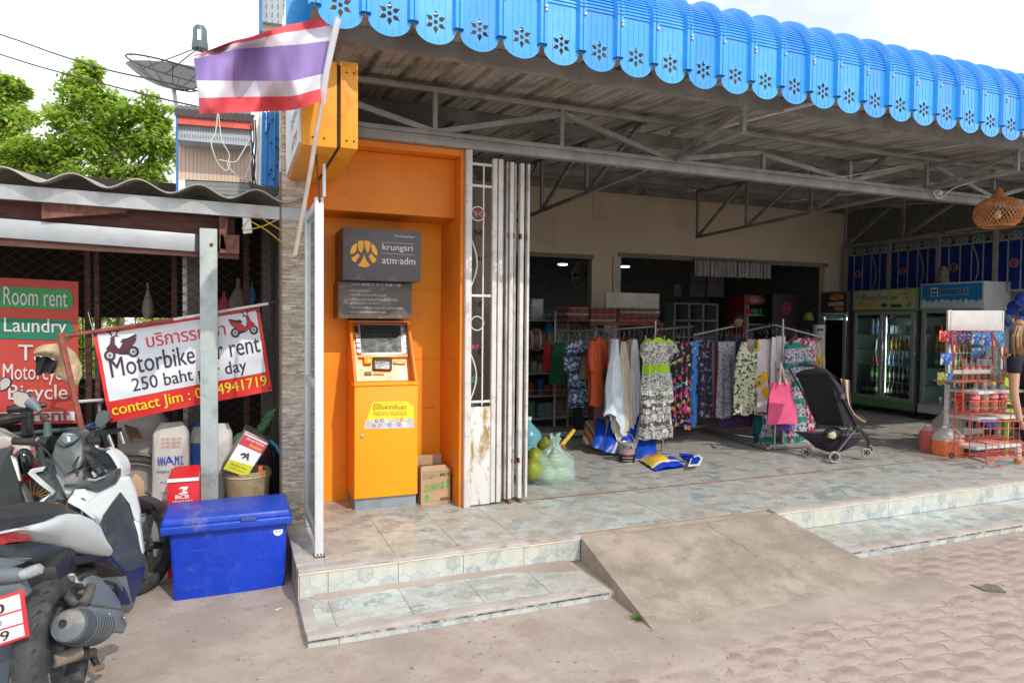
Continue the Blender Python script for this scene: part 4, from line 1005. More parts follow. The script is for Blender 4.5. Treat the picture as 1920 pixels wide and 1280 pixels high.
def flatbike(mb,cx,cy,s,flip,col):
 f2=lambda u,v:bt3(cx+(u*s*(-1 if flip else 1)),cy+v*s*1.95)
 for wx in(-.40,.42):
  disc(mb.m(0),f2,wx,-.27,.20,.20,20);disc(mb.m(2),lambda u,v:f2(u,v)+Vector((0,-.001,0)),wx,-.27,.12,.12,14);disc(mb.m(0),lambda u,v:f2(u,v)+Vector((0,-.002,0)),wx,-.27,.04,.04,8)
 poly(mb.m(1),f2,[(-.50,-.02),(-.34,.12),(-.26,.34),(-.12,.38),(-.16,.10),(-.05,-.10),(-.12,-.25),(-.3,-.2),(-.42,-.1)])
 poly(mb.m(1),f2,[(-.10,-.10),(.0,-.05),(.12,.12),(.45,.25),(.62,.20),(.55,.06),(.38,-.1),(.15,-.30),(-.12,-.26)])
 poly(mb.m(0),f2,[(.02,.12),(.12,.23),(.3,.24),(.6,.33),(.64,.26),(.40,.18),(.15,.10)]);poly(mb.m(0),f2,[(-.12,-.28),(.30,-.36),(.42,-.26),(.2,-.18)])
 poly(mb.m(0),f2,[(-.30,.33),(-.12,.40),(.02,.36),(.02,.33),(-.12,.35),(-.28,.30)]);poly(mb.m(0),f2,[(-.22,.36),(-.30,.52),(-.36,.50),(-.34,.56),(-.24,.57),(-.20,.38)])
 poly(mb.m(0),f2,[(-.05,.38),(.0,.50),(.08,.52),(.04,.56),(-.04,.54),(-.09,.38)])
mb=MB();flatbike(mb,.135,.81,.16,False,0);mb.build('printed_scooter',[INKK,mat('print_plum',(.09,.02,.035),.5,bump=0),mat('print_grey',(.4,.4,.42),.5,bump=0)],bn)
mb=MB();flatbike(mb,.885,.83,.145,True,0);mb.build('printed_scooter',[INKK,mat('print_redbike',(.42,.02,.03),.5,bump=0),MC['print_grey']],bn)
mb=MB()
for u,v in((.012,.03),(.985,.04),(.012,.97),(.985,.965)):disc(mb,bmL(.008),u,v,.008,.014,10)
mb.build('eyelet',BLACK,bn)
for a,b_ in(((175,623),(165,585)),((486,577),(484,568))):
 cable([W(*a,'y',YBN),W((a[0]+b_[0])/2,(a[1]+b_[1])/2,'y',YBN-.01),W(*b_,'y',5.0)],.002,WC,'thin white cord tying the %s corner of the rental banner'%('left' if a[0]<300 else 'right'),'cord',4)
YR=mat('yellow_raffia',(.62,.45,.05),.6)
for i,q in enumerate(([(479,392),(500,415),(545,440),(572,446)],[(520,412),(490,425),(455,430),(470,408),(482,400)],[(470,415),(500,432),(530,455),(560,470)])):
 cable([W(x,y,'y',4.80)for x,y in q],.0035,YR,('long yellow string sagging from the shed corner to the flagpole','yellow string wound round the end of the shed gutter','lowest yellow string trailing below the shed corner')[i],'string',4,'yellow strings at the shed corner')
cb=thing('cooler_box','scuffed royal blue ice cooler box with lid in front of the shed post','cooler box',(-.02,4.45,0))
BLU=mat('cooler_blue',(.006,.045,.50),.36,0,.14,3,.2,40,(.10,.16,.52),5,(.60,.75),dirt=((.14,.17,.34),.35))
BLL=mat('cooler_lid_blue',(.010,.055,.46),.4,0,.15,2.5,.12,40,(.22,.22,.30),4,(.52,.74),dirt=((.2,.2,.26),.3))
x0,x1=-.333,.292
MB().hexa([Vector(p)for p in[(x0+.012,4.285,0),(x1-.008,4.285,0),(x1-.008,4.60,0),(x0+.012,4.60,0),(x0-.004,4.262,.41),(x1+.004,4.262,.41),(x1+.004,4.62,.41),(x0-.004,4.62,.41)]]).build('body',BLU,cb,bev=.018,seg=4)
MB().box((x0-.05,4.222,.402),(x1+.03,4.655,.452)).build('lid_lip',BLL,cb,bev=.012,seg=3)
MB().hexa([Vector(p)for p in[(x0-.047,4.226,.448),(x1+.027,4.226,.448),(x1+.027,4.65,.448),(x0-.047,4.65,.448),(x0-.038,4.236,.492),(x1+.018,4.236,.492),(x1+.018,4.64,.492),(x0-.038,4.64,.492)]]).build('lid',BLL,cb,bev=.014,seg=3)
MB().box((.035,4.216,.445),(.125,4.224,.472)).build('latch_rim',BLL,cb,bev=.003)
MB().box((.043,4.214,.452),(.117,4.221,.465)).build('latch_slot',mat('latch_grey',(.07,.10,.17),.5),cb)
fm=plane_map((0,4.2668,.29),(1,0,0),(0,-.04,1),.0,(0,-1,0))
mb=MB();mb.torus((-.175,4.268,.318),.035,.0022,(0,1,0),28,5)
for i,p in enumerate(mb.v):mb.v[i]=Vector((-.175+(p.x+.175)*2.0,p.y,.318+(p.z-.318)*.75))
txt(mb,'BRITCO',lambda u,v:Vector((-.225+u*.10,4.2655,.306+v*.024)),0,1,0,1,.02)
mb.build('embossed_logo',mat('cooler_emboss',(.010,.055,.50),.35),cb)
mb=MB().cyl((.245,4.266,.356),(.245,4.2645,.356),.027,n=24);sk=mb.build('sticker',INKW,cb)
mb=MB();f3=plane_map((.245,4.2635,.356),(.04,0,0),(0,0,.04),0,(0,-1,0));txt(mb,'Thermos',f3,-.5,.5,-.12,.12,.01);txt(mb,'ice',f3,-.12,.12,.22,.38);txt(mb,'50 L',f3,-.15,.15,-.42,-.25)
mb.build('sticker_text',mat('sticker_blue',(.08,.35,.6),.5,bump=0),sk)
def pxbox(px0,px1,pytop,Y,d,z0=0.0):
 a=W(px0,700,'y',Y).x;b=W(px1,700,'y',Y).x;z=W((px0+px1)/2,pytop,'y',Y).z;return a,b,z
rb=thing('parts_carton','red and white motorcycle parts carton behind the blue cooler box','carton',(-.4,4.8,0))
a,b,z=pxbox(312,372,902,4.70,.3)
REDC=mat('carton_red',(.62,.015,.02),.45,0,.06,4,.05)
MB().box((a,4.70,0),(b,4.98,z)).build('carton_body',REDC,rb,bev=.003)
MB().hexa([Vector(p)for p in[(a,4.69,z),(b,4.69,z),(b,4.98,z),(a,4.98,z),(a+.002,4.70,z+.02),(b,4.70,z+.02),(b,4.98,z+.02),(a+.002,4.98,z+.02)]]).build('lid_edge',mat('carton_white',(.6,.6,.58),.5),rb)
MB().hexa([Vector(p)for p in[(a+.004,4.70,z+.021),(b,4.70,z+.021),(b,4.98,z+.021),(a+.004,4.98,z+.021),(a+.03,4.93,z+.05),(b,4.93,z+.055),(b,4.98,z+.04),(a+.03,4.98,z+.04)]]).build('open_flap',REDC,rb)
fm=plane_map((a,4.70,z),(b-a,0,0),(0,0,-.12),.002,(0,-1,0));mb=MB();g=lambda u,v:fm(u,1-v)
txt(mb,'RCB',g,.26,.68,.10,.30,.05);poly(mb,g,[(.36,.62),(.44,.72),(.66,.72),(.62,.55),(.50,.50),(.66,.44),(.60,.34),(.34,.34),(.42,.42),(.52,.42),(.46,.52),(.52,.62)])
txt(mb,'GENUINE PARTS',g,.16,.80,-.06,.02);mb.build('print',INKW,rb)
def sack(px0,px1,pyt,Y,m,lab,cat='sack',d=.2,lean=0,group=None,name='sack',z0=0.0,band=None):
 a,b,z=pxbox(px0,px1,pyt,Y,d);cx=(a+b)/2;hw=(b-a)/2
 t=thing(name,lab,cat,(cx,Y+d/2,z0),group)
 ph=random.uniform(0,9)
 def f(u,v):
  an=2*math.pi*u;zz=z0+(z-z0)*v;w_=hw*(1-.14*abs(v-.35)**1.5-(.35*(v-.92)/.08 if v>.92 else 0));dd=d/2*(1-.15*v-(.75*(v-.9)/.1 if v>.9 else 0))
  c_,s_=math.cos(an),math.sin(an);k=.55
  x=math.copysign(abs(c_)**k,c_)*w_;y=math.copysign(abs(s_)**k,s_)*dd
  n_=noise.noise(Vector((c_*2+ph,s_*2,zz*6)))*.016+noise.noise(Vector((c_*6+ph,s_*6,zz*16)))*.007
  return Vector((cx+x*(1+n_*6)+lean*(zz-z0),Y+d/2+y+n_*1.2,zz))
 mb=MB().grid(f,40,26);mb.build('sack_body',m,t,smooth=True,weld=True)
 return t,f,(a,b,z)
WOV=mat('woven_plastic',(.50,.48,.45),.65,0,.1,5,.35,110,(.38,.35,.31),3,(.5,.7))
t,f,(a,b,z)=sack(280,357,795,5.12,WOV,'white woven sack with blue NANAMI print and magenta edge leaning behind the cooler box')
mb=MB();sf=lambda u,v:f(.75+.22*(u-.5)*1.05,v)+Vector((0,-.006,0))
for s,u0,u1,v0,v1,bd in(('NANAMI 3C',.16,.86,.69,.76,.03),('FOR SOFT SHRIMP FEED',.3,.85,.555,.575,0),('NET WEIGHT 20 KG',.35,.75,.42,.435,0),('FROM SEA',.35,.7,.30,.31,0)):
 txt(mb,s,sf,u0,u1,v0,v1,bd)
mb.build('print',INKB,t)
mb=MB();txt(mb,'อาหารกุ้งสำเร็จรูปชนิดเม็ด',sf,.15,.88,.63,.66,.02);txt(mb,'โปรตีนไม่น้อยกว่า',sf,.3,.7,.48,.50);txt(mb,'ผลิตโดย บริษัท',sf,.35,.8,.37,.385);mb.build('print',mat('ink_grey',(.12,.12,.14),.6,bump=0),t)
mb=MB()
for v in(.82,.85,.88):txt(mb,'TOP FEED MILLS',sf,.3,.75,v,v+.018)
mb.build('print',mat('ink_pink',(.5,.18,.2),.6,bump=0),t)
MB().grid(lambda u,v:f(.51+.018*u,v)+Vector((-.005,-.006,0)),3,24).build('magenta_edge',mat('magenta_tape',(.6,.02,.25),.5),t,smooth=True)
t,f,_=sack(225,330,770,5.30,mat('grey_sack',(.33,.31,.29),.8,0,.15,5,.3),'plain greyish sack standing behind the NANAMI sack',lean=-.05)
t,f,_=sack(352,392,798,5.22,mat('blue_white_sack',(.03,.12,.42),.5,0,.1,4,.2),'blue feed sack with white letters half hidden by the grey post');
mb=MB();sf=lambda u,v:f(.75+.22*(u-.5)*1.05,v)+Vector((0,-.006,0));txt(mb,'MARINE',sf,.1,.9,.5,.56,.03);txt(mb,'FEED',sf,.1,.8,.4,.47,.03);mb.build('print',INKW,t)
MB().grid(lambda u,v:f(.62+.26*u,.86+.12*v)+Vector((0,-.004,0)),8,4).build('white_band',WOV,t,smooth=True)
t,f,_=sack(392,437,797,5.12,mat('white_sack',(.60,.57,.56),.6,0,.08,5,.25),'white sack with purple NAMI letters running up it right of the grey post')
mb=MB()
v_,f_=glyphs('NANAMI 2',.03)
sf=lambda u,v:f(.66+.20*u,.12+.62*v)+Vector((0,-.006,0));mb._add([sf(.12+.18*(1-b),a)for a,b in v_],f_);mb.build('print',mat('ink_purple',(.22,.02,.22),.6,bump=0),t)
pl=thing('rattan_pail','round tan pail with a worn rim behind the right end of the blue cooler box','pail',W(463,1000,'z',0))
pc=Vector((W(463,905,'y',4.95).x,5.05,0))
TAN=mat('tan_pail',(.38,.29,.18),.6,0,.2,9,.3,60,(.20,.13,.08),9)
MB().lathe(pc,[(.125,0),(.15,.50),(.157,.52),(.160,.575),(.152,.58),(.146,.56),(.10,.53)],28).build('pail_body',TAN,pl,smooth=True)
MB().torus(pc+Vector((0,0,.545)),.158,.006,N=28,n=6).build('rim',mat('pail_rim',(.46,.36,.24),.6),pl,smooth=True)
tn=thing('square_tin','tilted square metal tin with pink, white and yellow label resting in the tan pail','tin',W(460,880,'y',4.92))
q=[W(*p,'y',4.90)for p in[(413,882),(463,899),(507,829),(459,806)]]
MB().prism(q,(.012,.15,.02)).build('tin_body',mat('tin_metal',(.22,.20,.17),.35,.8,.15,10,.1,50,(.12,.08,.05),8),tn,bev=.006)
fm=quad_map(q[0],q[1],q[2],q[3],.002,(q[1]-q[0]).cross(q[3]-q[0]).normalized())
for nm,pts,m in(('label_white',[(.06,.08),(.94,.08),(.94,.95),(.06,.95)],INKW),('label_pink',[(.06,.68),(.94,.68),(.94,.92),(.06,.92)],mat('label_pink',(.62,.06,.10),.4,bump=0)),('label_yellow',[(.06,.06),(.94,.06),(.94,.34),(.06,.30)],mat('label_lime',(.60,.58,.03),.4,bump=0))):
 l={'label_white':.001,'label_pink':.0025,'label_yellow':.0025}[nm];N_=(q[1]-q[0]).cross(q[3]-q[0]).normalized()
 poly_mb=MB();poly(poly_mb,lambda u,v:fm(u,v)+N_*l,pts);poly_mb.build(nm,m,tn)
mb=MB();f5=lambda u,v:fm(u,v)+N_*.004;txt(mb,'A',f5,.42,.66,.42,.58,.03);poly(mb,f5,[(.3,.5),(.42,.56),(.5,.52),(.62,.44),(.66,.42),(.5,.5),(.4,.5),(.34,.46)]);txt(mb,'สีทาบ้าน น้ำมัน',f5,.2,.8,.20,.25);txt(mb,'อะคริลิค สูตรน้ำ',f5,.2,.8,.12,.16);mb.build('print',INKK,tn)
mb=MB();txt(mb,'ช้างน้อย',f5,.42,.86,.72,.80,.03);mb.build('print',INKY,tn);mb=MB();txt(mb,'ชันยาเรือ',f5,.2,.86,.84,.90,.02);mb.build('print',INKW,tn)
t,f,_=sack(474,512,836,5.18,mat('plum_bin',(.075,.02,.045),.5),'dark plum rubbish bag beside the tan pail','rubbish bag',name='rubbish_bag')
mb=MB().tube([W(*p,'y',4.98)for p in[(497,824),(508,827),(518,836),(524,848)]],.010,8);solo(mb,'hose_piece',mat('turquoise_hose',(.02,.38,.55),.4),'short turquoise bent hose piece behind the square tin','hose',smooth=True)
mb=MB().bar(W(488,873,'y',4.93),W(489,898,'y',4.93),.03,.02);solo(mb,'orange_handle',mat('orange_plastic',(.65,.10,.02),.4),'orange tool handle sticking up out of the tan pail','tool handle',bev=.004)
BOTG=mat('green_clear_plastic',(.25,.5,.25),.15,0,.1,5,0,trans=.6)
for i,(x,y)in enumerate(((447,822),(490,806),(500,792),(508,776))):
 p=W(x,y,'y',5.35);mb=MB().lathe(p,[(.03,-.07),(.033,-.06),(.033,.02),(.013,.05),(.013,.065),(0,.066)],12,(.5,-.3,.6))
 solo(mb,'plastic_bottle',BOTG,('leftmost','second','third','rightmost')[i]+' of the four empty plastic bottles heaped behind the square tin','bottle',group='empty bottles behind the tin',smooth=True)
t,f,_=sack(440,525,840,5.3,mat('heap_bag',(.06,.06,.065),.5),'black bag of empties under the plastic bottles by the shed corner','bag',name='bin_bag')
for i,(x,y,w2,h2,c)in enumerate(((420,568,14,45,(.35,.05,.05)),(447,555,18,65,(.16,.15,.13)),(472,548,7,40,(.05,.25,.5)),(277,560,9,60,(.25,.2,.16)))):
 p0=W(x,y-h2/2,'y',5.62);sc=5.62/F
 def f(u,v,p0=p0,i=i):return Vector((p0 .x+math.cos(u*6.283)*w2*sc*(.18 if v<.2 else.18+.82*math.sin(min(1,(v-.2)*1.7)*1.57))*(1-.5*max(0,v-.85)/.15)*(1+.1*noise.noise(Vector((u*7,v*5,i)))),p0 .y+math.sin(u*6.283)*.05*v,p0 .z-v*h2*sc))
 mb=MB().grid(f,16,10);solo(mb,'carrier_bag',mat('bag_%d'%i,c,.5),('small red carrier bag','large brownish carrier bag','slim blue carrier bag','pale knotted cloth bundle')[i]+' hanging behind the chain-link of the shed','bag',group='bags hanging in the shed' if i<3 else None,smooth=True)
fl=thing('national_flag','faded red, white and violet striped flag blowing from a pale slanting pole','flag',W(555,470,'y',4.0))
FY=3.64
colp=[(0,[632,632,621,612,607,603],[28,47,77,138,166,191]),(.34,[545]*6,[46,60,85,152,181,207]),(.68,[450]*6,[74,80,92,152,182,211]),(1,[364,363,363,368,372,374],[103,106,110,151,184,214])]
def flp(u,s):
 i=0
 while i<2 and u>colp[i+1][0]:i+=1
 a,b=colp[i],colp[i+1];t=(u-a[0])/(b[0]-a[0]);k=min(4,int(s));f_=s-k
 def g(c):return(c[1][k]+(c[1][k+1]-c[1][k])*f_,c[2][k]+(c[2][k+1]-c[2][k])*f_)
 (x0,y0),(x1,y1)=g(a),g(b);tt=t*t*(3-2*t)
 x=x0+(x1-x0)*t;y=y0+(y1-y0)*(t*.6+tt*.4)
 d=.10*math.sin(u*8.5+s*.7)*min(1,u*3)+.045*math.sin(u*19-s*1.4)*min(1,u*2)+.012*math.sin(u*37+s*2)*min(1,u*2)
 return W(x,y,'y',FY+d)
cols=[('red_stripe',(.66,.07,.085)),('white_stripe',(.60,.58,.63)),('violet_stripe',(.26,.18,.42)),('white_stripe',(.60,.58,.63)),('red_stripe',(.66,.07,.085))]
for k,(nm,c)in enumerate(cols):
 m=mat(nm+'_cloth',c,.75,0,.07,8,.2,200)
 m.node_tree.nodes['Principled BSDF'].inputs['Transmission Weight'].default_value=0
 mb=MB().grid(lambda u,v:flp(u,k+v*.9999),60,6);mb.grid(lambda u,v:flp(u,k+v*.9999)+Vector((0,.0015,0)),60,6);mb.build(nm,m,fl,smooth=True)
MB().tube([W(632,32,'y',3.55),W(618,110,'y',3.6),W(596,235,'y',3.68),W(578,345,'y',3.8),W(553,478,'y',4.0)],.0115,10).build('pole',mat('pale_bamboo',(.52,.44,.38),.6,0,.12,9,.1),fl,smooth=True)
MB().tube([W(634,36,'y',3.55),W(613,130,'y',3.61),W(604,193,'y',3.66)],.016,8).build('sleeve',MC['white_stripe_cloth'],fl,smooth=True)
hs=thing('plank_house','house gable with beige planks, grey slotted soffit and red fascia behind the shed roof','house',W(400,365,'y',8.5))
HY=8.5
def hq(pts,Y,d,nm,m,bev=0):return MB().prism([W(*p,'y',Y)for p in pts],(0,d,0)).build(nm,m,hs,bev=bev)
PLK=mat('beige_plank',(.66,.49,.39),.7,0,.07,2,.1,60,st=(1,1,.2))
n=19
for i in range(n):
 a=333+i*(140/n);b=a+140/n-.5;hq([(a,336+(a-333)*.05),(b,336+(b-333)*.05),(b,263+(b-333)*.055),(a,263+(a-333)*.055)],HY,.03,'plank',PLK)
hq([(333,345),(333,258),(475,266),(475,352)],HY+.03,.1,'wall',mat('house_wall',(.3,.24,.19),.8))
SOF=mat('grey_soffit',(.36,.40,.43),.6,0,.06,3)
so_=hq([(333,232),(473,242),(470,274),(333,262)],HY-.30,.28,'soffit',SOF)
mb=MB()
for r in range(2):
 for i in range(26):x=340+i*5.1;y=237+r*14+(x-333)*.07;mb.prism([W(*p,'y',HY-.302)for p in[(x,y),(x+.9,y),(x+1.4,y+6),(x+.5,y+6)]],(0,-.002,0))
mb.build('soffit_slots',BLACK,so_)
hq([(333,214),(475,226),(475,243),(333,232)],HY-.36,.06,'fascia',mat('salmon_fascia',(.60,.10,.07),.5))
mb=MB()
for i in range(13):
 x=334+i*11;p=W(x,210+(x-333)*.085,'y',HY-.38);mb.lathe(p,[(.045,-.02),(.045,.5)],8,(0,1,.35))
mb.build('roof_tiles',mat('dark_roof_tile',(.10,.09,.09),.7),hs,smooth=True)
hq([(330,365),(329,210),(333,206),(334,365)],HY-.37,.05,'blue_barge',mat('barge_blue',(.03,.16,.40),.5));hq([(334,365),(334,337),(347,337),(347,366)],HY-.02,.02,'white_post',WHITE)
GB=mat('weathered_grey_board',(.25,.27,.26),.8,0,.15,4,.3,st=(.3,1,3))
for i in range(4):hq([(347,339+i*8),(474,345+i*8),(474,352.4+i*8),(347,346.4+i*8)],HY,.03,'board',GB)
up=thing('upper_building','corner of a taller building with grey slotted soffit above the flag','building',W(510,50,'y',6.8))
def uq(pts,Y,d,nm,m):return MB().prism([W(*p,'y',Y)for p in pts],(0,d,0)).build(nm,m,up)
uq([(492,41),(491,-40),(541,-40),(529,46)],6.5,.3,'soffit',SOF);
mb=MB()
for r in range(5):
 for i in range(4):x=499+i*11;y=-25+r*16;mb.prism([W(*p,'y',6.49)for p in[(x,y),(x+1,y),(x+.8,y+10),(x-.2,y+10)]],(0,-.002,0))
mb.build('soffit_slots',BLACK,up)
uq([(486,60),(485,-40),(491,-40),(492,58)],6.45,.05,'barge',MC['barge_blue']);uq([(492,56),(492,41),(530,46),(530,60)],6.55,.2,'wall',PLK);uq([(534,52),(541,-40),(547,-40),(540,52)],6.46,.05,'edge',MC['barge_blue'])
uq([(541,52),(549,-40),(640,-40),(640,60)],7.0,.1,'dark_underside',mat('dark_underside',(.10,.09,.08),.8))
bs=thing('blue_cladding','torn bright blue ribbed metal sheets hanging left of the stone pillar','cladding',W(508,350,'y',5.3))
BSM=mat('bright_blue_sheet',(.01,.22,.60),.35,.1,.1,3,.06)
for i,(a,b)in enumerate(((490,497),(498,505),(506,513),(514,521),(522,532))):
 MB().prism([W(*p,'y',5.25+.02*(i%2))for p in[(a,345+i*1.5),(b,346+i*1.5),(b+2,212),(a+2,208)]],(0,.04,0)).build('sheet_rib',BSM,bs)
mb=MB()
for i in range(14):
 x=502+random.uniform(-6,24);y=225+i*8.5;mb.prism([W(x+dx,y+dy,'y',5.235)for dx,dy in((0,0),(5,-3),(3,5))],(0,-.002,0))
mb.build('jagged_cut',mat('near_black',(.015,.02,.03),.8),bs)
MB().prism([W(*p,'y',5.2)for p in[(466,341),(490,350),(520,352),(530,330),(532,356),(512,374),(485,368),(468,352)]],(0,.02,.01)).build('bent_flap',mat('bent_dark_sheet',(.06,.06,.06),.6),bs)
dp=thing('downpipe','white downpipe with bundled cables beside the blue metal sheets','downpipe',W(480,360,'y',5.6))
MB().cyl(W(481,362,'y',5.6),W(484,200,'y',5.6),.022,n=12).build('pipe',WHITE,dp,smooth=True);MB().cyl(W(488,350,'y',5.55),W(491,212,'y',5.55),.012,n=8).build('pipe',WHITE,dp,smooth=True)
for i,q in enumerate(([(474,215),(476,260),(472,300),(474,345)],[(478,225),(480,270),(476,320),(480,350)],[(470,235),(473,280),(478,310),(472,355)])):
 cable([W(x,y,'y',5.5)for x,y in q],.005,KC,('leftmost','middle','rightmost')[(2,1,0)[i]if 0 else i]+' black cable running down beside the white downpipe','cable',4,'black cables by the downpipe')
cable([W(x,y,'y',5.4)for x,y in[(408,212),(404,250),(396,268),(408,305),(425,320),(430,305),(410,300),(440,304),(452,290),(470,258)]],.004,WC,'loose white wire looped in front of the plank house')
cable([W(x,y,'y',5.4)for x,y in[(410,214),(416,262),(430,290),(428,312),(456,335),(468,310),(474,292)]],.004,WC,'second loose white wire hanging lower in front of the plank house')
cable([W(x,y,'y',Y)for x,y,Y in[(-300,-30,16),(0,65,13),(100,100,11.5),(200,131,10.5),(310,155,9.5),(420,185,8.7)]],.011,KC,'upper black power line crossing the sky behind the tree',grp='overhead power lines')
cable([W(x,y,'y',Y)for x,y,Y in[(-300,0,15),(0,102,12),(120,138,11),(250,172,9.5),(370,200,8.6),(500,222,8)]],.010,KC,'lower black power line running down to the plank house',grp='overhead power lines')
dh=thing('satellite_dish','large mesh satellite dish tilted to the sky behind the left edge of the flag','satellite dish',W(345,180,'y',11))
dc=W(331,133,'y',11);ax=Vector((.10,-.12,1)).normalized()
ax=Vector((.16,-.16,1)).normalized()
MESH=mat('dish_mesh',(.30,.32,.33),.5,.3,.1,9,0,alpha=.72)
prof=[(.64*t,.26*(t*t-1)+.0)for t in[i/10 for i in range(11)]]
MB().lathe(dc,prof,40,ax).build('bowl',MESH,dh,smooth=True)
MB().torus(dc,.64,.012,ax,40,6).build('rim',BLACK,dh,smooth=True)
lp=W(375,88,'y',11)
mb=MB()
for a in range(3):
 u=Vector((1,0,0));u=(u-ax*u.dot(ax)).normalized();v=ax.cross(u);an=2.6+a*2.094;p=dc+(u*math.cos(an)+v*math.sin(an))*.52-ax*.06;mb.cyl(p,lp,.008,n=6)
mb.cyl(W(312,138,'y',10.8),lp,.010,n=6);mb.build('strut',BLACK,dh)
MB().lathe(lp-Vector((0,0,.0)),[(.11,-.04),(.115,.0),(.10,.10),(.095,.24),(.07,.29),(0,.31)],18).build('receiver',mat('lnb_grey',(.10,.14,.15),.4),dh,smooth=True)
MB().box(tuple(lp+Vector((-.03,-.12,.05))),tuple(lp+Vector((.02,-.115,.2)))).build('receiver_label',WHITE,dh)
MB().cyl(dc-ax*.26,W(352,190,'y',11)-Vector((0,0,1.2)),.03,n=10).build('mast',GALV,dh)
mb=MB()
for a in range(12):an=a*math.pi/6;u=Vector((1,0,0));u=(u-ax*u.dot(ax)).normalized();v=ax.cross(u);e=u*math.cos(an)+v*math.sin(an);mb.tube([dc+e*.64*t+ax*(.26*(t*t-1))for t in(0,.35,.7,1)],.006,4)
mb.build('dish_rib',BLACK,dh)
LEAF=[]
for nm,c in(('leaf_light',(.29,.39,.08)),('leaf_mid',(.21,.32,.055)),('leaf_deep',(.12,.21,.035)),('leaf_yellow',(.38,.40,.09))):
 m=mat(nm,c,.5,0,.2,3,0);b_=m.node_tree.nodes['Principled BSDF'];b_.inputs['Subsurface Weight'].default_value=0
 m.use_backface_culling=False
 nt_=m.node_tree;tr=nt_.nodes.new('ShaderNodeBsdfTranslucent');tr.inputs[0].default_value=(c[0]*2.2,c[1]*2.1,c[2]*1.4,1);ms=nt_.nodes.new('ShaderNodeMixShader');ms.inputs[0].default_value=.5
 on=[n for n in nt_.nodes if n.type=='OUTPUT_MATERIAL'][0];nt_.links.new(b_.outputs[0],ms.inputs[1]);nt_.links.new(tr.outputs[0],ms.inputs[2]);nt_.links.new(ms.outputs[0],on.inputs[0]);LEAF.append(m)
BARK=mat('bark',(.25,.19,.14),.9,0,.25,8,.6,30)
def leafcloud(mb,c,r,n,ls,up_=.35):
 for _ in range(n):
  d=Vector((random.gauss(0,1),random.gauss(0,1),random.gauss(0,1))).normalized()*(random.random()**.45)
  p=c+Vector((d.x*r[0],d.y*r[1],d.z*r[2]))
  l=ls*random.uniform(.6,1.25);a=random.uniform(0,6.283);el_=random.uniform(-1.1,.25)
  t=Vector((math.cos(a)*math.cos(el_),math.sin(a)*math.cos(el_),math.sin(el_)));s_=t.cross(Vector((random.uniform(-.4,.4),random.uniform(-.4,.4),1))).normalized()*l*.24
  k=t.cross(s_).normalized()*l*.07
  mb.m(random.choices((0,1,2,3),(4,4,2,1))[0])._add([p,p+t*l*.45+s_+k,p+t*l,p+t*l*.45-s_+k],[(0,1,2),(0,2,3)])
def tree(lab,base,top,clumps,ls,n,tr_r=.09,name='broadleaf_tree'):
 t=thing(name,lab,'tree',base,'trees beyond the shed');tb=MB()
 base=Vector(base);top=Vector(top);mid=base.lerp(top,.55)+Vector((.1,0,0))
 tb.tube([base,base.lerp(mid,.5),mid,top],[tr_r,tr_r*.8,tr_r*.6,tr_r*.2],8)
 for c,r in clumps:
  s0=mid.lerp(top,random.uniform(0,.7));tb.tube([s0,s0 .lerp(Vector(c),.5)+Vector((0,0,.1)),Vector(c)],[tr_r*.4,tr_r*.25,tr_r*.08],5)
 tb.build('trunk',BARK,t,smooth=True);mb=MB()
 for c,r in clumps:
  k=9
  for _ in range(k):
   o=Vector((random.gauss(0,.42)*r[0],random.gauss(0,.42)*r[1],random.gauss(0,.42)*r[2]));leafcloud(mb,Vector(c)+o,(r[0]*.5,r[1]*.5,r[2]*.45),n//k,ls)
 mb.build('crown',LEAF,t,weld=False);return t
TY=15.5
def cl(px,py,rx,Y=TY,ry=None):s_=Y/F;return(W(px,py,'y',Y),(rx*s_,rx*s_*.9,(ry or rx)*s_*.85))
main=[cl(160,165,42),cl(205,200,52),cl(120,215,50),cl(255,215,42),cl(175,265,60),cl(100,285,50),cl(240,275,55),cl(290,270,32),cl(60,300,45),cl(20,310,35),cl(285,325,40),cl(200,330,60),cl(120,335,50),cl(290,225,22),cl(170,140,22)]
tree('round light-green leafy tree above the shed roof, its pale trunk forking low',(W(222,500,'y',TY).x,TY,0),W(205,190,'y',TY),main,.15,1150,.11)
TY2=21
tree('darker green tree cut by the left edge behind the round tree',(W(-40,500,'y',TY2).x,TY2,0),W(-20,150,'y',TY2),[cl(5,165,30,TY2),cl(-15,205,45,TY2),cl(15,225,32,TY2),cl(45,215,14,TY2),cl(-20,260,50,TY2),cl(20,262,28,TY2),cl(-30,150,25,TY2),cl(40,170,10,TY2,6)],.2,1200,.14)
for i,(px,py,Y,r)in enumerate(((120,640,11.5,80),(215,660,12.5,75),(310,640,11.5,70),(60,620,13,80),(170,560,13.5,60),(280,560,13.5,60))):
 c,rr=cl(px,py,r,Y);t=thing('shrub',('leafy shrub seen through the gap in the shed, behind the red sign edge','leafy shrub in the shed gap right of the double uprights','leafy shrub in the shed gap beside the banner top','leafy shrub in the shed gap hidden mostly by the red sign','taller bush behind the shed gap, left one','taller bush behind the shed gap, right one')[i],'shrub',(c.x,c.y,0))
 MB().tube([(c.x,c.y,0),c],[.03,.01],6).build('stem',BARK,t);mb=MB()
 for _ in range(5):leafcloud(mb,c+Vector((random.gauss(0,.4)*rr[0],0,random.gauss(0,.4)*rr[2])),(rr[0]*.6,rr[1]*.5,rr[2]*.6),260,.13)
 mb.build('crown',LEAF,t,weld=False)
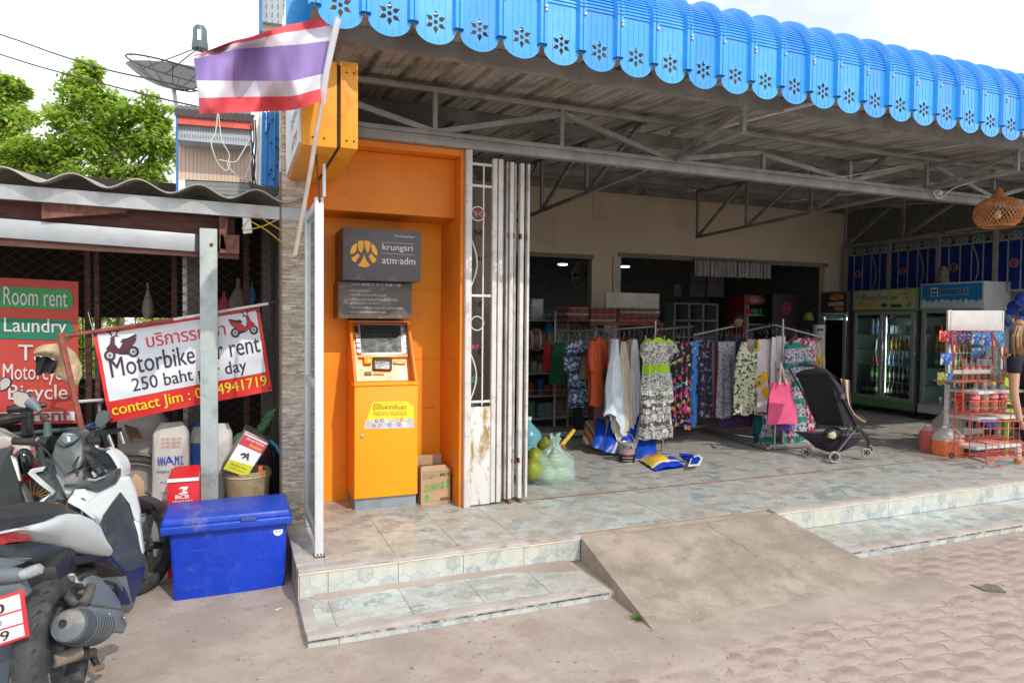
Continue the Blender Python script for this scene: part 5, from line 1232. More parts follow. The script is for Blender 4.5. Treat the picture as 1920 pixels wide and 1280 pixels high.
def skin_body(name,pts,edges,m,parent,root=0,sub=2):
 me=bpy.data.meshes.new(name);o=ORG[parent.name]
 me.from_pydata([Vector(p[:3])-o for p in pts],edges,[]);ob=bpy.data.objects.new(name,me);COL.objects.link(ob);ob.parent=parent;ORG[ob.name]=o
 sk=ob.modifiers.new('skin','SKIN');sk.use_smooth_shade=True
 if not me.skin_vertices:
  bm=bmesh.new();bm.from_mesh(me);bm.verts.layers.skin.verify();bm.to_mesh(me);bm.free()
 for i,p in enumerate(pts):
  s_=me.skin_vertices[0].data[i];r=p[3];s_.radius=(r,r)if not isinstance(r,tuple)else r;s_.use_root=(i==root)
 sb=ob.modifiers.new('sub','SUBSURF');sb.levels=sb.render_levels=sub;me.materials.append(m)
 dg=bpy.context.evaluated_depsgraph_get();me2=bpy.data.meshes.new_from_object(ob.evaluated_get(dg));ob.modifiers.clear();ob.data=me2
 for p in me2 .polygons:p.use_smooth=True
 return ob
HGM=mat('hanger_wire',(.25,.24,.24),.4,.6)
def garment(px0,px1,py0,py1,Y,kind,m,label,cat,name=None,yaw=0,group=None,hang=True,folds=5,hgm=None,thick=.05,slv=False):
 a=W(px0,py0,'y',Y);b=W(px1,py1,'y',Y);wd_=b.x-a.x;z1=W((px0+px1)/2,py0,'y',Y).z;z0=W((px0+px1)/2,py1,'y',Y).z;cx=(a.x+b.x)/2;H=z1-z0
 t=thing(name or cat.replace(' ','_'),label,cat,(cx,Y,z0),group);ph=random.uniform(0,20);hw=wd_/2
 def half(v):
  if kind=='shirt':return hw*(.30+.52*min(1,v/.10)+(.18*min(1,v/.3)if v<.42 else.0)-(.10*sstep(.36,.46,v)))
  if kind=='dress':return hw*(.34+.5*min(1,v/.08)+.16*sstep(.08,.25,v)-.22*sstep(.28,.38,v)+.22*sstep(.38,.95,v))
  if kind=='narrow':return hw*(.45+.45*sstep(0,.25,v)+.1*math.sin(v*5+ph))
  if kind=='tank':return hw*(.55+.2*min(1,v/.22)+.25*sstep(.2,.95,v))
  if kind=='drape':return hw*(.20+.80*v**.75)*(1-.12*math.sin(v*9+ph))
  if kind=='tote':return hw*(.62+.38*sstep(0,.9,v))
  return hw*(.94+.04*math.sin(v*7+ph))
 def fp(u,v,s):
  w_=half(v);x=(u-.5)*2*w_;k=noise.noise(Vector((u*folds+ph,v*1.6,s*.3)))
  d=math.sin(u*math.pi)**.5*thick*(.55+.45*v)
  fo=math.sin((u+.04*math.sin(v*5))*folds*6.28+ph)*.5*thick*sstep(.08,.5,v)*(.5 if kind!='cloth' else 1)
  y=s*d+k*thick*.7+fo
  zz=z1-v*H*(1+.0*k)
  if v>.9:zz+=(v-.9)/.1*H*.012*math.sin(u*folds*3+ph)
  if kind in('shirt','dress','tank')and v<.12:zz-=((abs(u-.5)*2)**1.3)*.05*H*(1 if kind!='tank' else.3)*(1-v/.12);
  if kind=='tank' and v<.25 and abs(u-.5)<.28:zz-=.16*H*(1-v/.25)*math.cos((u-.5)/.28*1.57)
  if kind=='drape' and v>.6:zz+=(v-.6)/.4*H*.16*math.sin(u*4.2+ph)
  p=Vector((x,y,0));c_,s_=math.cos(yaw),math.sin(yaw)
  return Vector((cx+p.x*c_-p.y*s_,Y+p.x*s_+p.y*c_,zz))
 mb=MB().grid(lambda u,v:fp(u,v,-1),22,22);mb.grid(lambda u,v:fp(u,v,1),22,10)
 mb.build('fabric',m,t,smooth=True)
 if kind in('shirt','dress')and hang:
  for s_ in(-1,1):
   L_=H*(.42 if kind!='dress' else.22);sx=hw*(.62 if kind!='dress' else.55);q0=Vector((sx*s_,0,z1-.06*H));q1=Vector((hw*(1.08 if kind!='dress' else.88)*s_,-.03,z1-.05*H-L_*.55));q2=Vector((hw*(1.05 if kind!='dress' else.92)*s_,-.05,z1-.05*H-L_))
   c_,sn=math.cos(yaw),math.sin(yaw);R2=lambda p:Vector((cx+p.x*c_-p.y*sn,Y+p.x*sn+p.y*c_,p.z));r_=max(.024,hw*.24)
   MB().tube([R2(q0),R2(q0 .lerp(q1,.5)),R2(q1),R2(q1 .lerp(q2,.5)),R2(q2)],[r_*.8,r_,r_*1.0,r_*.95+.004*s_,r_*1.0],10).build('sleeve',m,t,smooth=True)
 if hang:
  hm=hgm or HGM;mb=MB();c=Vector((cx,Y,z1))
  mb.tube([c+Vector((-hw*.5,0,-.02)),c+Vector((0,0,.03)),c+Vector((hw*.5,0,-.02))],.004,5)
  mb.tube([c+Vector((0,0,.03)),c+Vector((0,0,.06)),c+Vector((.012,0,.08)),c+Vector((.004,0,.10)),c+Vector((-.012,0,.09))],.0025,5)
  mb.build('hanger',hm,t)
 return t,fp
K=(.02,.02,.03)
P_ELE=pat('cloth_elephant_grey',(.46,.45,.42),[('n',(.06,.06,.06),55,.54,.60,(1,1,1.3)),('w',(.09,.09,.10),1.6,.86,.93,None),('e',(.05,.05,.06),9,.02,.06,(1,1,1.3)),('v',(.58,.56,.52),11,.22,.30,None),('v',(.06,.06,.06),13,.06,.12,None)])
P_LIME=pat('cloth_lime_band',(.55,.54,.50),[('n',(.07,.07,.08),60,.50,.57,(1,1,1.2)),('w',(.33,.55,.02),1.0,.78,.84,(1,1,1)),('v',(.62,.62,.58),9,.12,.2,(1.3,1,.8)),('n',(.10,.10,.10),24,.66,.70,None),('v',(.5,.5,.46),16,.10,.16,None)])
P_BATIK=pat('cloth_batik_blue',(.05,.10,.20),[('n',(.50,.56,.68),22,.50,.58,(1,1,1.3)),('w',(.012,.03,.09),1.7,.80,.9,None),('n',(.55,.62,.72),48,.60,.66,None)])
P_FLOR=pat('cloth_black_floral',(.012,.012,.016),[('v',(.78,.04,.25),8,.30,.38,(1.2,1.2,.8)),('v',(.80,.18,.04),10,.24,.32,(1.2,1.2,.9)),('v',(.12,.42,.08),14,.18,.26,None),('v',(.16,.14,.70),12,.18,.27,None),('n',(.75,.72,.70),20,.63,.67,None)])
P_FLOB=pat('cloth_blue_floral',(.02,.22,.62),[('v',(.65,.22,.05),9,.14,.24,None),('n',(.02,.02,.05),7,.56,.62,None),('n',(.6,.6,.6),16,.68,.72,None)])
P_NAVY=pat('cloth_navy_paisley',(.025,.022,.06),[('n',(.33,.29,.36),26,.55,.61,(1,1,.8)),('w',(.02,.02,.05),2.2,.7,.85,None)])
P_SCARF=pat('cloth_scarf_grey',(.38,.38,.43),[('n',(.17,.17,.24),34,.50,.57,None),('v',(.20,.20,.28),9,.10,.2,None)])
P_PALM=pat('cloth_palm_cream',(.55,.56,.38),[('n',(.045,.05,.045),24,.535,.57,(1,1,1.3)),('v',(.05,.06,.05),10,.10,.17,(1,1,.45)),('n',(.30,.34,.20),16,.60,.66,None)])
P_SUNF=pat('cloth_sunflower',(.66,.58,.62),[('v',(.80,.44,.02),6.5,.42,.5,None),('v',(.14,.05,.01),6.5,.10,.18,None),('n',(.10,.16,.07),12,.66,.70,None)])
P_PINKW=pat('cloth_pink_white',(.68,.56,.64),[('n',(.10,.13,.08),12,.68,.72,None),('n',(.5,.04,.25),5,.66,.7,None)])
P_TEAL=pat('cloth_teal_band',(.42,.41,.46),[('n',(.10,.10,.17),34,.52,.58,None),('w',(.01,.20,.16),1.5,.76,.82,None),('v',(.10,.10,.2),15,.08,.14,None)])
P_MARO=pat('cloth_maroon_white',(.30,.015,.07),[('n',(.62,.56,.58),20,.53,.57,None),('e',(.6,.55,.56),18,.01,.03,None)])
P_MULTI=pat('cloth_multi_stripe',(.55,.55,.58),[('wx',(.06,.08,.42),9,.55,.65,None),('wx',(.62,.42,.03),5,.78,.85,None),('n',(.45,.05,.2),14,.6,.65,None)])
P_PUR=pat('cloth_purple_dark',(.05,.012,.07),[('v',(.16,.02,.12),16,.2,.35,None)])
def plain(n_,c):return mat('cloth_'+n_,c,.85,0,.08,12,.12,180)
G=garment
G(1030,1062,642,718,7.3,'narrow',plain('forest',(.015,.12,.06)),'dark green blouse with a red edge left of the blue batik blouse','blouse')
G(1018,1040,645,695,7.35,'narrow',plain('signal_red',(.42,.02,.02)),'bright red garment furthest left on the rail','blouse')
G(1076,1093,752,803,6.75,'narrow',plain('black',(.012,.012,.014)),'black trousers hanging below the blue batik blouse','trousers',hang=False)
G(1058,1112,636,762,6.7,'shirt',P_BATIK,'blue and white batik blouse at the left end of the rail','blouse',yaw=.2)
G(1088,1104,668,710,6.6,'narrow',plain('tan_pink',(.38,.22,.15)),'dusty tan sleeve garment between the batik blouse and the rust shirt','blouse')
G(1112,1144,690,790,6.6,'narrow',plain('mauve',(.24,.14,.14)),'mauve shirt half hidden under the rust orange shirt','shirt')
G(1126,1150,650,800,6.62,'narrow',plain('khaki_tan',(.28,.19,.11)),'khaki tan shirt right behind the rust orange shirt','shirt')
G(1120,1142,632,700,6.55,'narrow',plain('olive',(.12,.12,.07)),'olive shirt shoulder behind the rust orange shirt','shirt')
G(1094,1142,632,760,6.4,'shirt',plain('rust',(.46,.075,.02)),'rust orange long-sleeved shirt beside the batik blouse','shirt',yaw=.5)
G(1134,1160,634,745,6.4,'drape',plain('lilac_grey',(.45,.43,.48)),'pale lilac-grey shirt left of the white shirts','shirt',hgm=mat('blue_hanger',(.02,.12,.45),.4))
G(1172,1205,636,786,6.30,'drape',plain('white',(.74,.74,.78)),'white shirt nearest the brown garment','shirt')
G(1168,1192,636,745,6.36,'drape',plain('peach',(.62,.42,.36)),'peach pink shirt in the middle of the white shirts','shirt')
G(1150,1186,640,812,6.26,'drape',plain('cream',(.66,.60,.47)),'long cream shirt hanging lowest of the pale shirts','shirt')
G(1128,1176,636,798,6.20,'drape',plain('ice_blue',(.60,.67,.73)),'ice blue shirt with drooping sleeves in front of the pale shirts','shirt',yaw=.35,hgm=mat('pink_hanger',(.62,.05,.25),.4))
G(1193,1211,638,725,6.36,'narrow',plain('brown',(.10,.055,.045)),'dark brown shirt just left of the elephant dress','shirt')
G(1200,1262,722,822,6.02,'dress',P_ELE,'lower grey and black elephant print dress above the rail legs','dress',hang=False)
G(1202,1260,632,740,5.97,'dress',P_LIME,'grey elephant print dress with lime green bands','dress')
for i in range(5):G(1254+i*10,1267+i*10,640+(i%2)*3,805-(i%3)*6,6.5+.03*i,'cloth',P_FLOR if i<4 else P_FLOB,('leftmost','second','third','fourth','bright blue rightmost')[i]+' of the black floral trousers right of the elephant dress','trousers',folds=1,thick=.03,group='floral trousers on the rail')
G(1300,1336,636,782,6.75,'cloth',P_NAVY,'navy paisley sarong right of the floral trousers','sarong',folds=2)
for i,(c,l)in enumerate((((.10,.03,.04),'maroon'),((.20,.18,.19),'grey'),((.25,.02,.06),'crimson'),((.06,.16,.14),'sea green'))):
 G(1330+i*5,1338+i*5,640,772+i*2,6.72-.02*i,'cloth',plain('scarf'+l.replace(' ',''),c),l+' narrow scarf beside the navy paisley sarong','scarf',folds=1,thick=.02)
G(1375,1385,640,782,6.6,'cloth',plain('navy',(.012,.022,.10)),'plain navy scarf just left of the palm print top','scarf',folds=1,thick=.03)
G(1345,1377,640,782,6.58,'cloth',P_SCARF,'grey fringed scarf with blue edging in the middle of the rail','scarf',folds=2,thick=.03)
G(1346,1416,770,800,6.6,'cloth',P_PUR,'dark purple cloth hanging under the grey fringed scarf','cloth',folds=4,hang=False)
G(1416,1442,775,826,6.3,'cloth',plain('teal',(.01,.13,.15)),'teal cloth hanging under the palm print top','cloth',folds=2,hang=False)
G(1390,1428,636,690,6.45,'narrow',P_SUNF,'sunflower print top seen through the neck of the palm print top','top')
G(1376,1434,640,776,6.25,'tank',P_PALM,'cream top with black palm print in the middle of the right rail','top')
G(1446,1464,632,745,6.12,'cloth',plain('soft_white',(.70,.69,.74)),'plain white cloth between the sunflower dress and pink bag','cloth',folds=1,thick=.04)
G(1420,1452,636,772,6.2,'cloth',P_SUNF,'white dress with big yellow sunflowers','dress',folds=2)
G(1456,1470,630,720,6.08,'cloth',P_PINKW,'pale pink cloth with small leaves above the pink bag','cloth',folds=1,thick=.04)
G(1424,1470,775,836,6.2,'cloth',P_TEAL,'grey and teal dress hem hanging below the pink bag','dress',folds=3,hang=False)
G(1466,1482,780,830,6.0,'cloth',P_MARO,'maroon and white cloth directly under the pink bag','cloth',folds=2,hang=False)
G(1468,1510,636,835,6.0,'dress',P_TEAL,'grey dress with teal bands behind the stroller handle','dress',hgm=mat('coral_hanger',(.62,.12,.10),.4))
G(1496,1528,634,842,6.15,'cloth',P_MARO,'long maroon and white dress right of the teal banded dress','dress',folds=3)
G(1514,1543,640,720,6.4,'cloth',P_MULTI,'blue, yellow and red striped cloth at the right end of the rail','cloth',folds=4)
t,fp=G(1438,1491,716,794,5.85,'tote',plain('pink',(.72,.10,.22)),'bright pink cloth tote bag hooked on the rail end beside the stroller','tote bag',name='tote_bag',hang=False,folds=1,thick=.07)
c=W(1466,700,'y',5.82)
mb=MB()
for dx in(-.05,.05):mb.tube([c+Vector((dx,-.02,-.12)),c+Vector((dx*.5,0,0)),c+Vector((0,.02,.12)),c+Vector((dx*.2+.01,.03,.03)),c+Vector((dx+.03,.03,-.12))],.012,6)
mb.build('handle',mat('cotton_cord',(.52,.46,.38),.9),t,smooth=True)
G(1460,1484,786,806,5.95,'tote',plain('violet',(.16,.10,.42)),'small violet bag peeping out below the pink tote','bag',name='small_bag',hang=False,thick=.04)
RM=mat('rail_steel',(.32,.30,.28),.4,.6,.15,9,.1,60,(.25,.14,.08),9,(.6,.8))
def rail(label,segs,loc):
 t=thing('clothes_rail',label,'clothes rail',loc)
 for nm,a,b,r in segs:MB().cyl(a,b,r,n=10).build(nm,RM,t,smooth=True)
 return t
zr=W(1225,612,'y',6.25).z
v=lambda x,y,Y:W(x,y,'y',Y)
vz=lambda x,y:W(x,y,'z',PZ+.01)
rail('steel clothes rail on the left carrying the blouses and pale shirts',[('top_bar',v(1048,622,7.2),v(1140,618,6.6),.012),('top_bar',v(1140,618,6.6),v(1226,612,6.25),.012)]+[('leg',vz(x,y)-Vector((0,0,.01)),Vector((vz(x,y).x,vz(x,y).y,zr-.1 if x!=1225 else zr+.06)),.013)for x,y in((1207,847),(1225,849),(1242,844),(1085,800))],(4.2,6.26,PZ))
q=rail('steel clothes rail on the right with a flat bar foot, carrying scarves and dresses',[('top_bar',v(1230,618,6.5),v(1300,612,7.3),.011),('top_bar',v(1300,628,6.7),v(1375,612,6.5),.011),('top_bar',v(1400,620,6.3),v(1452,609,6.6),.012),('top_bar',v(1452,609,6.3),v(1540,632,6.1),.011),('upright',vz(1468,838),v(1468,598,6.0),.013),('upright',vz(1452,842),Vector((vz(1452,842).x,vz(1452,842).y,1.2)),.013),('upright',vz(1485,836),Vector((vz(1485,836).x,vz(1485,836).y,1.2)),.012),('upright',vz(1320,802),v(1320,640,7.3),.013),('upright',vz(1303,804),v(1303,640,7.35),.013)],(5.6,6.2,PZ))
MB().bar(vz(1440,842)+Vector((0,0,.03)),vz(1512,838)+Vector((0,0,.03)),.05,.05).build('foot',RM,q,bev=.004)
MB().bar(vz(1292,806)+Vector((0,0,.03)),vz(1326,803)+Vector((0,0,.03)),.05,.05).build('foot',RM,q,bev=.004)
MB().bar(vz(1318,806)+Vector((0,0,.02)),vz(1442,844)+Vector((0,0,.02)),.05,.03).build('foot',RM,q,bev=.004)
mb=MB();mb.tube([(-.10,0,-.06),(0,0,0),(.10,0,-.06)],.0032,4);mb.tube([(0,0,0),(0,0,.04),(.012,0,.055),(.002,0,.07),(-.01,0,.062)],.0025,4)
h0=mb.build('hanger',HGM);hd=h0 .data;bpy.data.objects.remove(h0)
FC=[((.30,.02,.06),'crimson'),((.03,.10,.30),'cobalt'),((.45,.30,.10),'ochre'),((.05,.22,.12),'emerald'),((.40,.38,.40),'pale grey'),((.22,.06,.20),'plum'),((.50,.12,.05),'coral'),((.10,.10,.12),'charcoal')]
FP=[P_NAVY,P_BATIK,P_MARO,P_FLOR,P_TEAL,P_PINKW,P_SCARF,P_MULTI]
for i in range(26):
 x=1120+i*16.2;c_,nm_=FC[(i*3)%8];pt_=i%2
 G(x,x+random.uniform(15,22),640,random.uniform(745,790),7.0 if x<1250 else 7.0+.012*(i-8),'narrow' if i%3 else 'cloth',FP[(i*5)%8]if pt_ else plain('f'+nm_.replace(' ',''),c_),('patterned' if pt_ else nm_)+' garment, number %s from the left in the crowded back row of the rails'%('one two three four five six seven eight nine ten eleven twelve thirteen fourteen fifteen sixteen seventeen eighteen nineteen twenty twenty-one twenty-two twenty-three twenty-four twenty-five twenty-six'.split()[i]),'garment',folds=2,thick=.04,hang=False,group='garments in the back row of the rails')
hc_=[(.25,.24,.24),(.02,.12,.10),(.3,.03,.05),(.03,.1,.35),(.2,.12,.1)]
HL=['the batik blouse and rust shirt','the pale shirts','the black floral trousers','the navy sarong and narrow scarves','the palm print top','the teal banded dress']
for hk,(a,b,Ya,Yb,k)in enumerate((((1052,628),(1140,626),7.2,6.6,12),((1140,626),(1226,622),6.6,6.3,10),((1232,624),(1300,618),6.5,7.2,10),((1302,632),(1376,618),6.7,6.5,12),((1378,624),(1452,614),6.35,6.5,12),((1454,615),(1540,636),6.3,6.15,12))):
 for i in range(k):
  f_=(i+.5)/k;p=W(a[0]+(b[0]-a[0])*f_,a[1]+(b[1]-a[1])*f_,'y',Ya+(Yb-Ya)*f_)
  o=bpy.data.objects.new('hanger',hd);COL.objects.link(o);o.location=p;o.rotation_euler=(0,0,random.uniform(.7,1.4))
  tag(o,'wire clothes hanger hooked above '+HL[hk],'hanger','hangers above '+HL[hk])
can=thing('paint_can','silver and navy paint can with raised wire handle on the tiled floor','paint can',W(1179,872,'z',PZ))
cc=W(1179,868,'z',PZ)+Vector((.02,.07,0));Rc=.083
mb=MB().lathe(cc,[(Rc,0),(Rc,.085)],32);mb.m(1).lathe(cc+Vector((0,0,.085)),[(Rc,0),(Rc,.10)],32);mb.build('can_body',[mat('can_navy',(.012,.014,.05),.35,0,.05,4,0),mat('can_silver',(.42,.40,.40),.35,.5,.1,9,0)],can,smooth=True)
MB().lathe(cc+Vector((0,0,.185)),[(Rc+.003,0),(Rc+.004,.012),(Rc-.008,.014),(Rc-.012,.006),(0,.006)],32).build('lid',GALV,can,smooth=True)
MB().torus(cc+Vector((0,0,.002)),Rc,.003,N=32,n=5).build('bottom_rim',GALV,can)
MB().tube([cc+Vector((math.cos(a)*(Rc+.004),0,.165+math.sin(a)*.12))for a in[math.pi*i/16 for i in range(17)]],.0025,6).build('wire_handle',GALV,can,smooth=True)
view_a=math.atan2(-cc.y,-cc.x)
def around(c,R,z0,wa,hz,off=0):
 return lambda u,v:c+Vector((math.cos(view_a+off-(0.5-u)*wa*1.0)*(R+.0015),math.sin(view_a+off-(.5-u)*wa)*(R+.0015),z0+hz*v))
mb=MB();txt(mb,'TOA',around(cc,Rc,.135,1.25,.042,.1),0,1,0,1,.05);mb.build('brand',INKK,can)
mb=MB();txt(mb,'Vinyl',around(cc,Rc,.102,.8,.026,.2),0,1,0,1,.03);txt(mb,'Copper',around(cc,Rc,.070,1.4,.030,.1),0,1,0,1,.04);mb.build('brand',INKR,can)
mb=MB();txt(mb,'Anti-Fouling Paint',around(cc,Rc,.048,1.3,.013,.1),0,1,0,1,.02);mb.build('print',INKW,can)
mb=MB();txt(mb,'#TinFreeCopper',around(cc,Rc,.018,1.3,.014,.1),0,1,0,1,.02);mb.build('print',INKY,can)
def lsack(x0,y0,x1,y1,x2,y2,x3,y3,Y,mats,lab,d=.16,stripe=.55):
 q=[W(x0,y0,'y',Y+.25),W(x1,y1,'y',Y+.25),W(x2,y2,'y',Y),W(x3,y3,'y',Y)]
 dz=PZ-min(q[2].z,q[3].z)
 t=thing('feed_sack',lab,'sack',((q[2]+q[3])/2).to_tuple()[:2]+(PZ,),'sacks under the pale shirts')
 def f(u,v,s):
  p=(q[3]*(1-u)+q[2]*u)*(1-v)+(q[0]*(1-u)+q[1]*u)*v;b_=(math.sin(u*math.pi)*math.sin((.04+.92*v)*math.pi))**.5*d/2
  p=p+Vector((0,1,0))*(s*b_+.01*noise.noise(p*9));p.z=max(p.z,PZ+.002);return p
 mb=MB();mb.m(0).grid(lambda u,v:f(u*stripe,v,-1),10,14);mb.m(1).grid(lambda u,v:f(stripe+(1-stripe)*u,v,-1),8,14);mb.m(1).grid(lambda u,v:f(u,v,1),10,10)
 mb.build('sack_body',mats,t,smooth=True);return t,f
SB=mat('sack_blue',(.008,.06,.45),.35,0,.08,5,.2,30);SW=mat('sack_white',(.58,.60,.58),.45,0,.08,5,.2,40,(.4,.42,.42),4);SR=mat('sack_red',(.45,.03,.03),.5,0,.08,5,.2)
SWM=pat('sack_stripes',(.55,.52,.46),[('wx',(.45,.03,.04),5.2,.6,.7,None),('wx',(.55,.35,.08),3.1,.8,.86,None)],.5)
lsack(1098,788,1122,790,1124,838,1092,830,6.55,[SWM,SW],'white sack with a red stripe, furthest left under the shirts',.2)
lsack(1118,784,1146,786,1136,846,1112,838,6.3,[SB,SW],'first blue and white sack leaning under the shirts',.12)
lsack(1142,788,1176,790,1156,850,1130,846,6.2,[SB,SW],'second blue and white sack leaning under the shirts',.12)
lsack(1176,782,1212,776,1186,856,1156,852,6.1,[SB,SW],'third blue and white sack right behind the paint can',.14)
lsack(1196,812,1232,808,1228,854,1192,862,6.0,[SB,SB],'solid blue sack between the rail legs',.12,.9)
ls=thing('flat_sack','blue and yellow printed plastic sack lying flat beside the paint can','sack',W(1240,872,'z',PZ))
A,B_,C_,D_=[W(*p,'z',PZ)for p in((1197,864),(1228,884),(1284,876),(1252,854))]
def flf(u,v,s):
 p=A*(1-u)*(1-v)+B_*u*(1-v)+C_*u*v+D_*(1-u)*v;h=(math.sin((.02+.96*u)*math.pi)*math.sin((.02+.96*v)*math.pi))**.5*.085
 return Vector((p.x,p.y,PZ+.004+(h if s>0 else 0)+.012*noise.noise(p*11)*(1 if s>0 else 0)))
FB=mat('print_sack_blue',(.01,.05,.48),.3,0,.08,5,.2,30);FY2=mat('print_sack_yellow',(.78,.52,.02),.3,0,.06,5,.2,30)
mb=MB();mb.m(1).grid(lambda u,v:flf(.06+.8*u,v*.58,1),12,10);mb.m(0).grid(lambda u,v:flf(u*.06,v,1),2,10);mb.m(0).grid(lambda u,v:flf(.86+.14*u,v,1),3,10);mb.m(0).grid(lambda u,v:flf(.06+.8*u,.58+.42*v,1),12,8);mb.m(0).grid(lambda u,v:flf(u,v,-1),8,8)
mb.m(2).grid(lambda u,v:flf(.80+.04*u,v,1)+Vector((0,0,.002)),2,10)
mb.build('sack_body',[FB,FY2,INKW],ls,smooth=True)
mb=MB();f6=lambda u,v:flf(.12+.6*(1-v),.15+.75*u,1)+Vector((0,0,.003));txt(mb,'SUPER',f6,.0,.5,.62,.84,.03);mb.build('print',INKR,ls)
mb=MB();txt(mb,'RICE',f6,.62,.98,.2,.45,.03);mb.build('print',INKW,ls)
def tail(u,v,s):
 a=W(1280,866,'z',PZ);p=[Vector((a.x,a.y,PZ+.06)),Vector((W(1302,864,'z',PZ+.05)))][0].lerp(W(1299,860,'z',PZ+.04),u)
 return p+Vector((0,(v-.5)*(.14-.05*u),s*.012+.03*math.sin(v*9+u*4)*(.4+u)))
mb=MB().grid(lambda u,v:tail(u,v,1),8,8);mb.grid(lambda u,v:tail(u,v,-1),8,8);mb.build('twisted_neck',FB,ls,smooth=True)
mb=MB().prism([W(*p,'z',PZ+.05)for p in((1296,858),(1310,852),(1318,858),(1312,872),(1290,874))],(0,0,.004));mb.build('torn_flap',INKW,ls)
mb=MB().prism([W(*p,'z',PZ+.056)for p in((1298,859),(1309,855),(1314,859),(1308,869),(1294,870))],(0,0,.002));mb.build('torn_flap',FB,ls)
pbg=thing('carrier_bag','tied translucent pale green bag of melons on the floor beside the gate','bag',W(1045,912,'z',PZ))
pc=W(1045,906,'z',PZ)+Vector((0,.09,0));sc=(W(1089,890,'y',pc.y).x-W(1003,890,'y',pc.y).x)/2
RB_=[.80,.97,1.0,.95,.88,.86,.84,.66,.36,.15,.09,.13,.2,.2]
def bagf(u,v):
 an=2*math.pi*u;t=v*12;i_=min(11,int(t));f_=t-i_;f_=f_*f_*(3-2*f_);r=RB_[i_]*(1-f_)+RB_[i_+1]*f_
 k=.06*math.sin(an*7+v*5)*sstep(.35,.7,v)+.10*noise.noise(Vector((math.cos(an)*1.6,math.sin(an)*1.6,v*3.2)))+.03*math.sin(an*15+v*9)*sstep(.5,.7,v)+.02*noise.noise(Vector((math.cos(an)*7,math.sin(an)*7,v*14)))
 return Vector((pc.x+math.cos(an)*sc*(r+k)+.02*v,pc.y+math.sin(an)*sc*.75*(r+k),PZ+.003+v*.40+.02*math.sin(an*3)*v))
BAGM=bpy.data.materials.new('thin_green_plastic');BAGM.use_nodes=True;nb=BAGM.node_tree;pbx=nb.nodes['Principled BSDF']
pbx.inputs['Base Color'].default_value=(.50,.68,.64,1);pbx.inputs['Roughness'].default_value=.28;pbx.inputs['Alpha'].default_value=.40;pbx.inputs['Coat Weight'].default_value=.4
MB().grid(bagf,56,36).build('bag_skin',BAGM,pbg,smooth=True)
MEL=pat('melon_rind',(.16,.26,.08),[('w',(.42,.52,.22),10,.6,.75,None),('n',(.45,.55,.3),30,.62,.68,None)],.5)
for i,(dx,dz,r,c)in enumerate(((-.05,.075,.075,0),(.07,.07,.07,0),(.02,.19,.075,1),(-.07,.16,.055,0))):
 MB().ell(pc+Vector((dx*1.1,0,dz)),r,r*.8,r,18,12).build('melon',MEL,pbg,smooth=True)
COC=mat('coconut_green',(.20,.24,.025),.45,0,.25,5,.15,30,(.30,.25,.06),4)
for i,(x,y,r,l)in enumerate(((1022,838,.075,'upper green coconut behind the translucent bag'),(1003,858,.080,'middle green coconut beside the gate end'),(998,880,.09,'lowest green coconut against the folding gate'))):
 p=W(x,y,'y',5.55-.1*i);mb=MB().ell((0,0,0),r,r,r*1.08,18,12,lambda p:p*(1+.06*math.cos(3*math.atan2(p.y,p.x))));mb.m(1).lathe((0,0,r*.98),[(.02,0),(.018,.015),(0,.017)],8)
 o=mb.build('coconut',[COC,mat('coconut_stalk',(.3,.2,.08),.8)],smooth=True);o.location=p if i else p;tag(o,l,'coconut','green coconuts by the gate')
ck=mb=MB().tube([W(1050,838,'y',5.5),W(1062,824,'y',5.5),W(1077,805,'y',5.5)],[.022,.02,.016],8);solo(mb,'yellow_stalk',mat('yellow_stalk',(.55,.36,.04),.7,0,.25,20,.5),'dry yellow palm stalk sticking up behind the translucent bag','stalk',smooth=True)
mb=MB()
for i in range(12):mb.tube([W(1054,832,'y',5.48),W(1054+random.uniform(-3,9),838,'y',5.46),W(1056+random.uniform(-4,8),848,'y',5.46)],.003,4)
tag(mb.build('dry_fibres',mat('dry_fibre',(.25,.13,.07),.9)),'curled dry brown fibres at the foot of the yellow stalk','fibres',kind='stuff')
wj=thing('water_drum','blue plastic drinking water bottle half hidden by the end of the gate','water bottle',(W(990,850,'y',6.2).x,6.2,PZ))
p=ORG[wj.name]
WJ=mat('water_jug_plastic',(.16,.42,.50),.2,0,.08,4,0,alpha=.85,coat=.3)
MB().lathe(p,[(.12,0),(.135,.01),(.135,.08),(.125,.09),(.135,.10),(.135,.18),(.125,.19),(.135,.20),(.135,.28),(.125,.29),(.12,.31),(.05,.38),(.03,.40),(.03,.44)],28).build('drum_body',WJ,wj,smooth=True)
MB().lathe(p+Vector((0,0,.43)),[(.034,0),(.034,.03),(0,.032)],16).build('cap',WHITE,wj,smooth=True)
sh=thing('wire_shelf','white wire shelving filled with toys and packets behind the left end of the rail','shelf',(4.1,8.3,PZ))
SX0,SX1,SY=3.45,4.95,8.2
WIR=mat('white_wire',(.38,.37,.35),.5)
for i,z in enumerate((.32,.62,.92,1.25,1.62)):
 MB().box((SX0,SY,z),(SX1-.0,SY+.4,z+.02)).build('shelf_board',WIR,sh)
 mb=MB()
 for k in range(34):mb.box((SX0+k*.044,SY-.004,z),(SX0+k*.044+.004,SY,z+.09))
 mb.box((SX0,SY-.006,z+.088),(SX1,SY-.0,z+.094));tag(mb.build('wire_lip',WIR,sh),kind='stuff')
for x in(SX0,SX0+.72,SX1):MB().box((x-.015,SY,PZ),(x+.015,SY+.03,1.8)).build('post',WIR,sh)
MB().box((SX0,SY+.40,PZ),(SX1,SY+.41,1.8)).build('back_net',mat('dim_net',(.06,.06,.06),.8),sh)
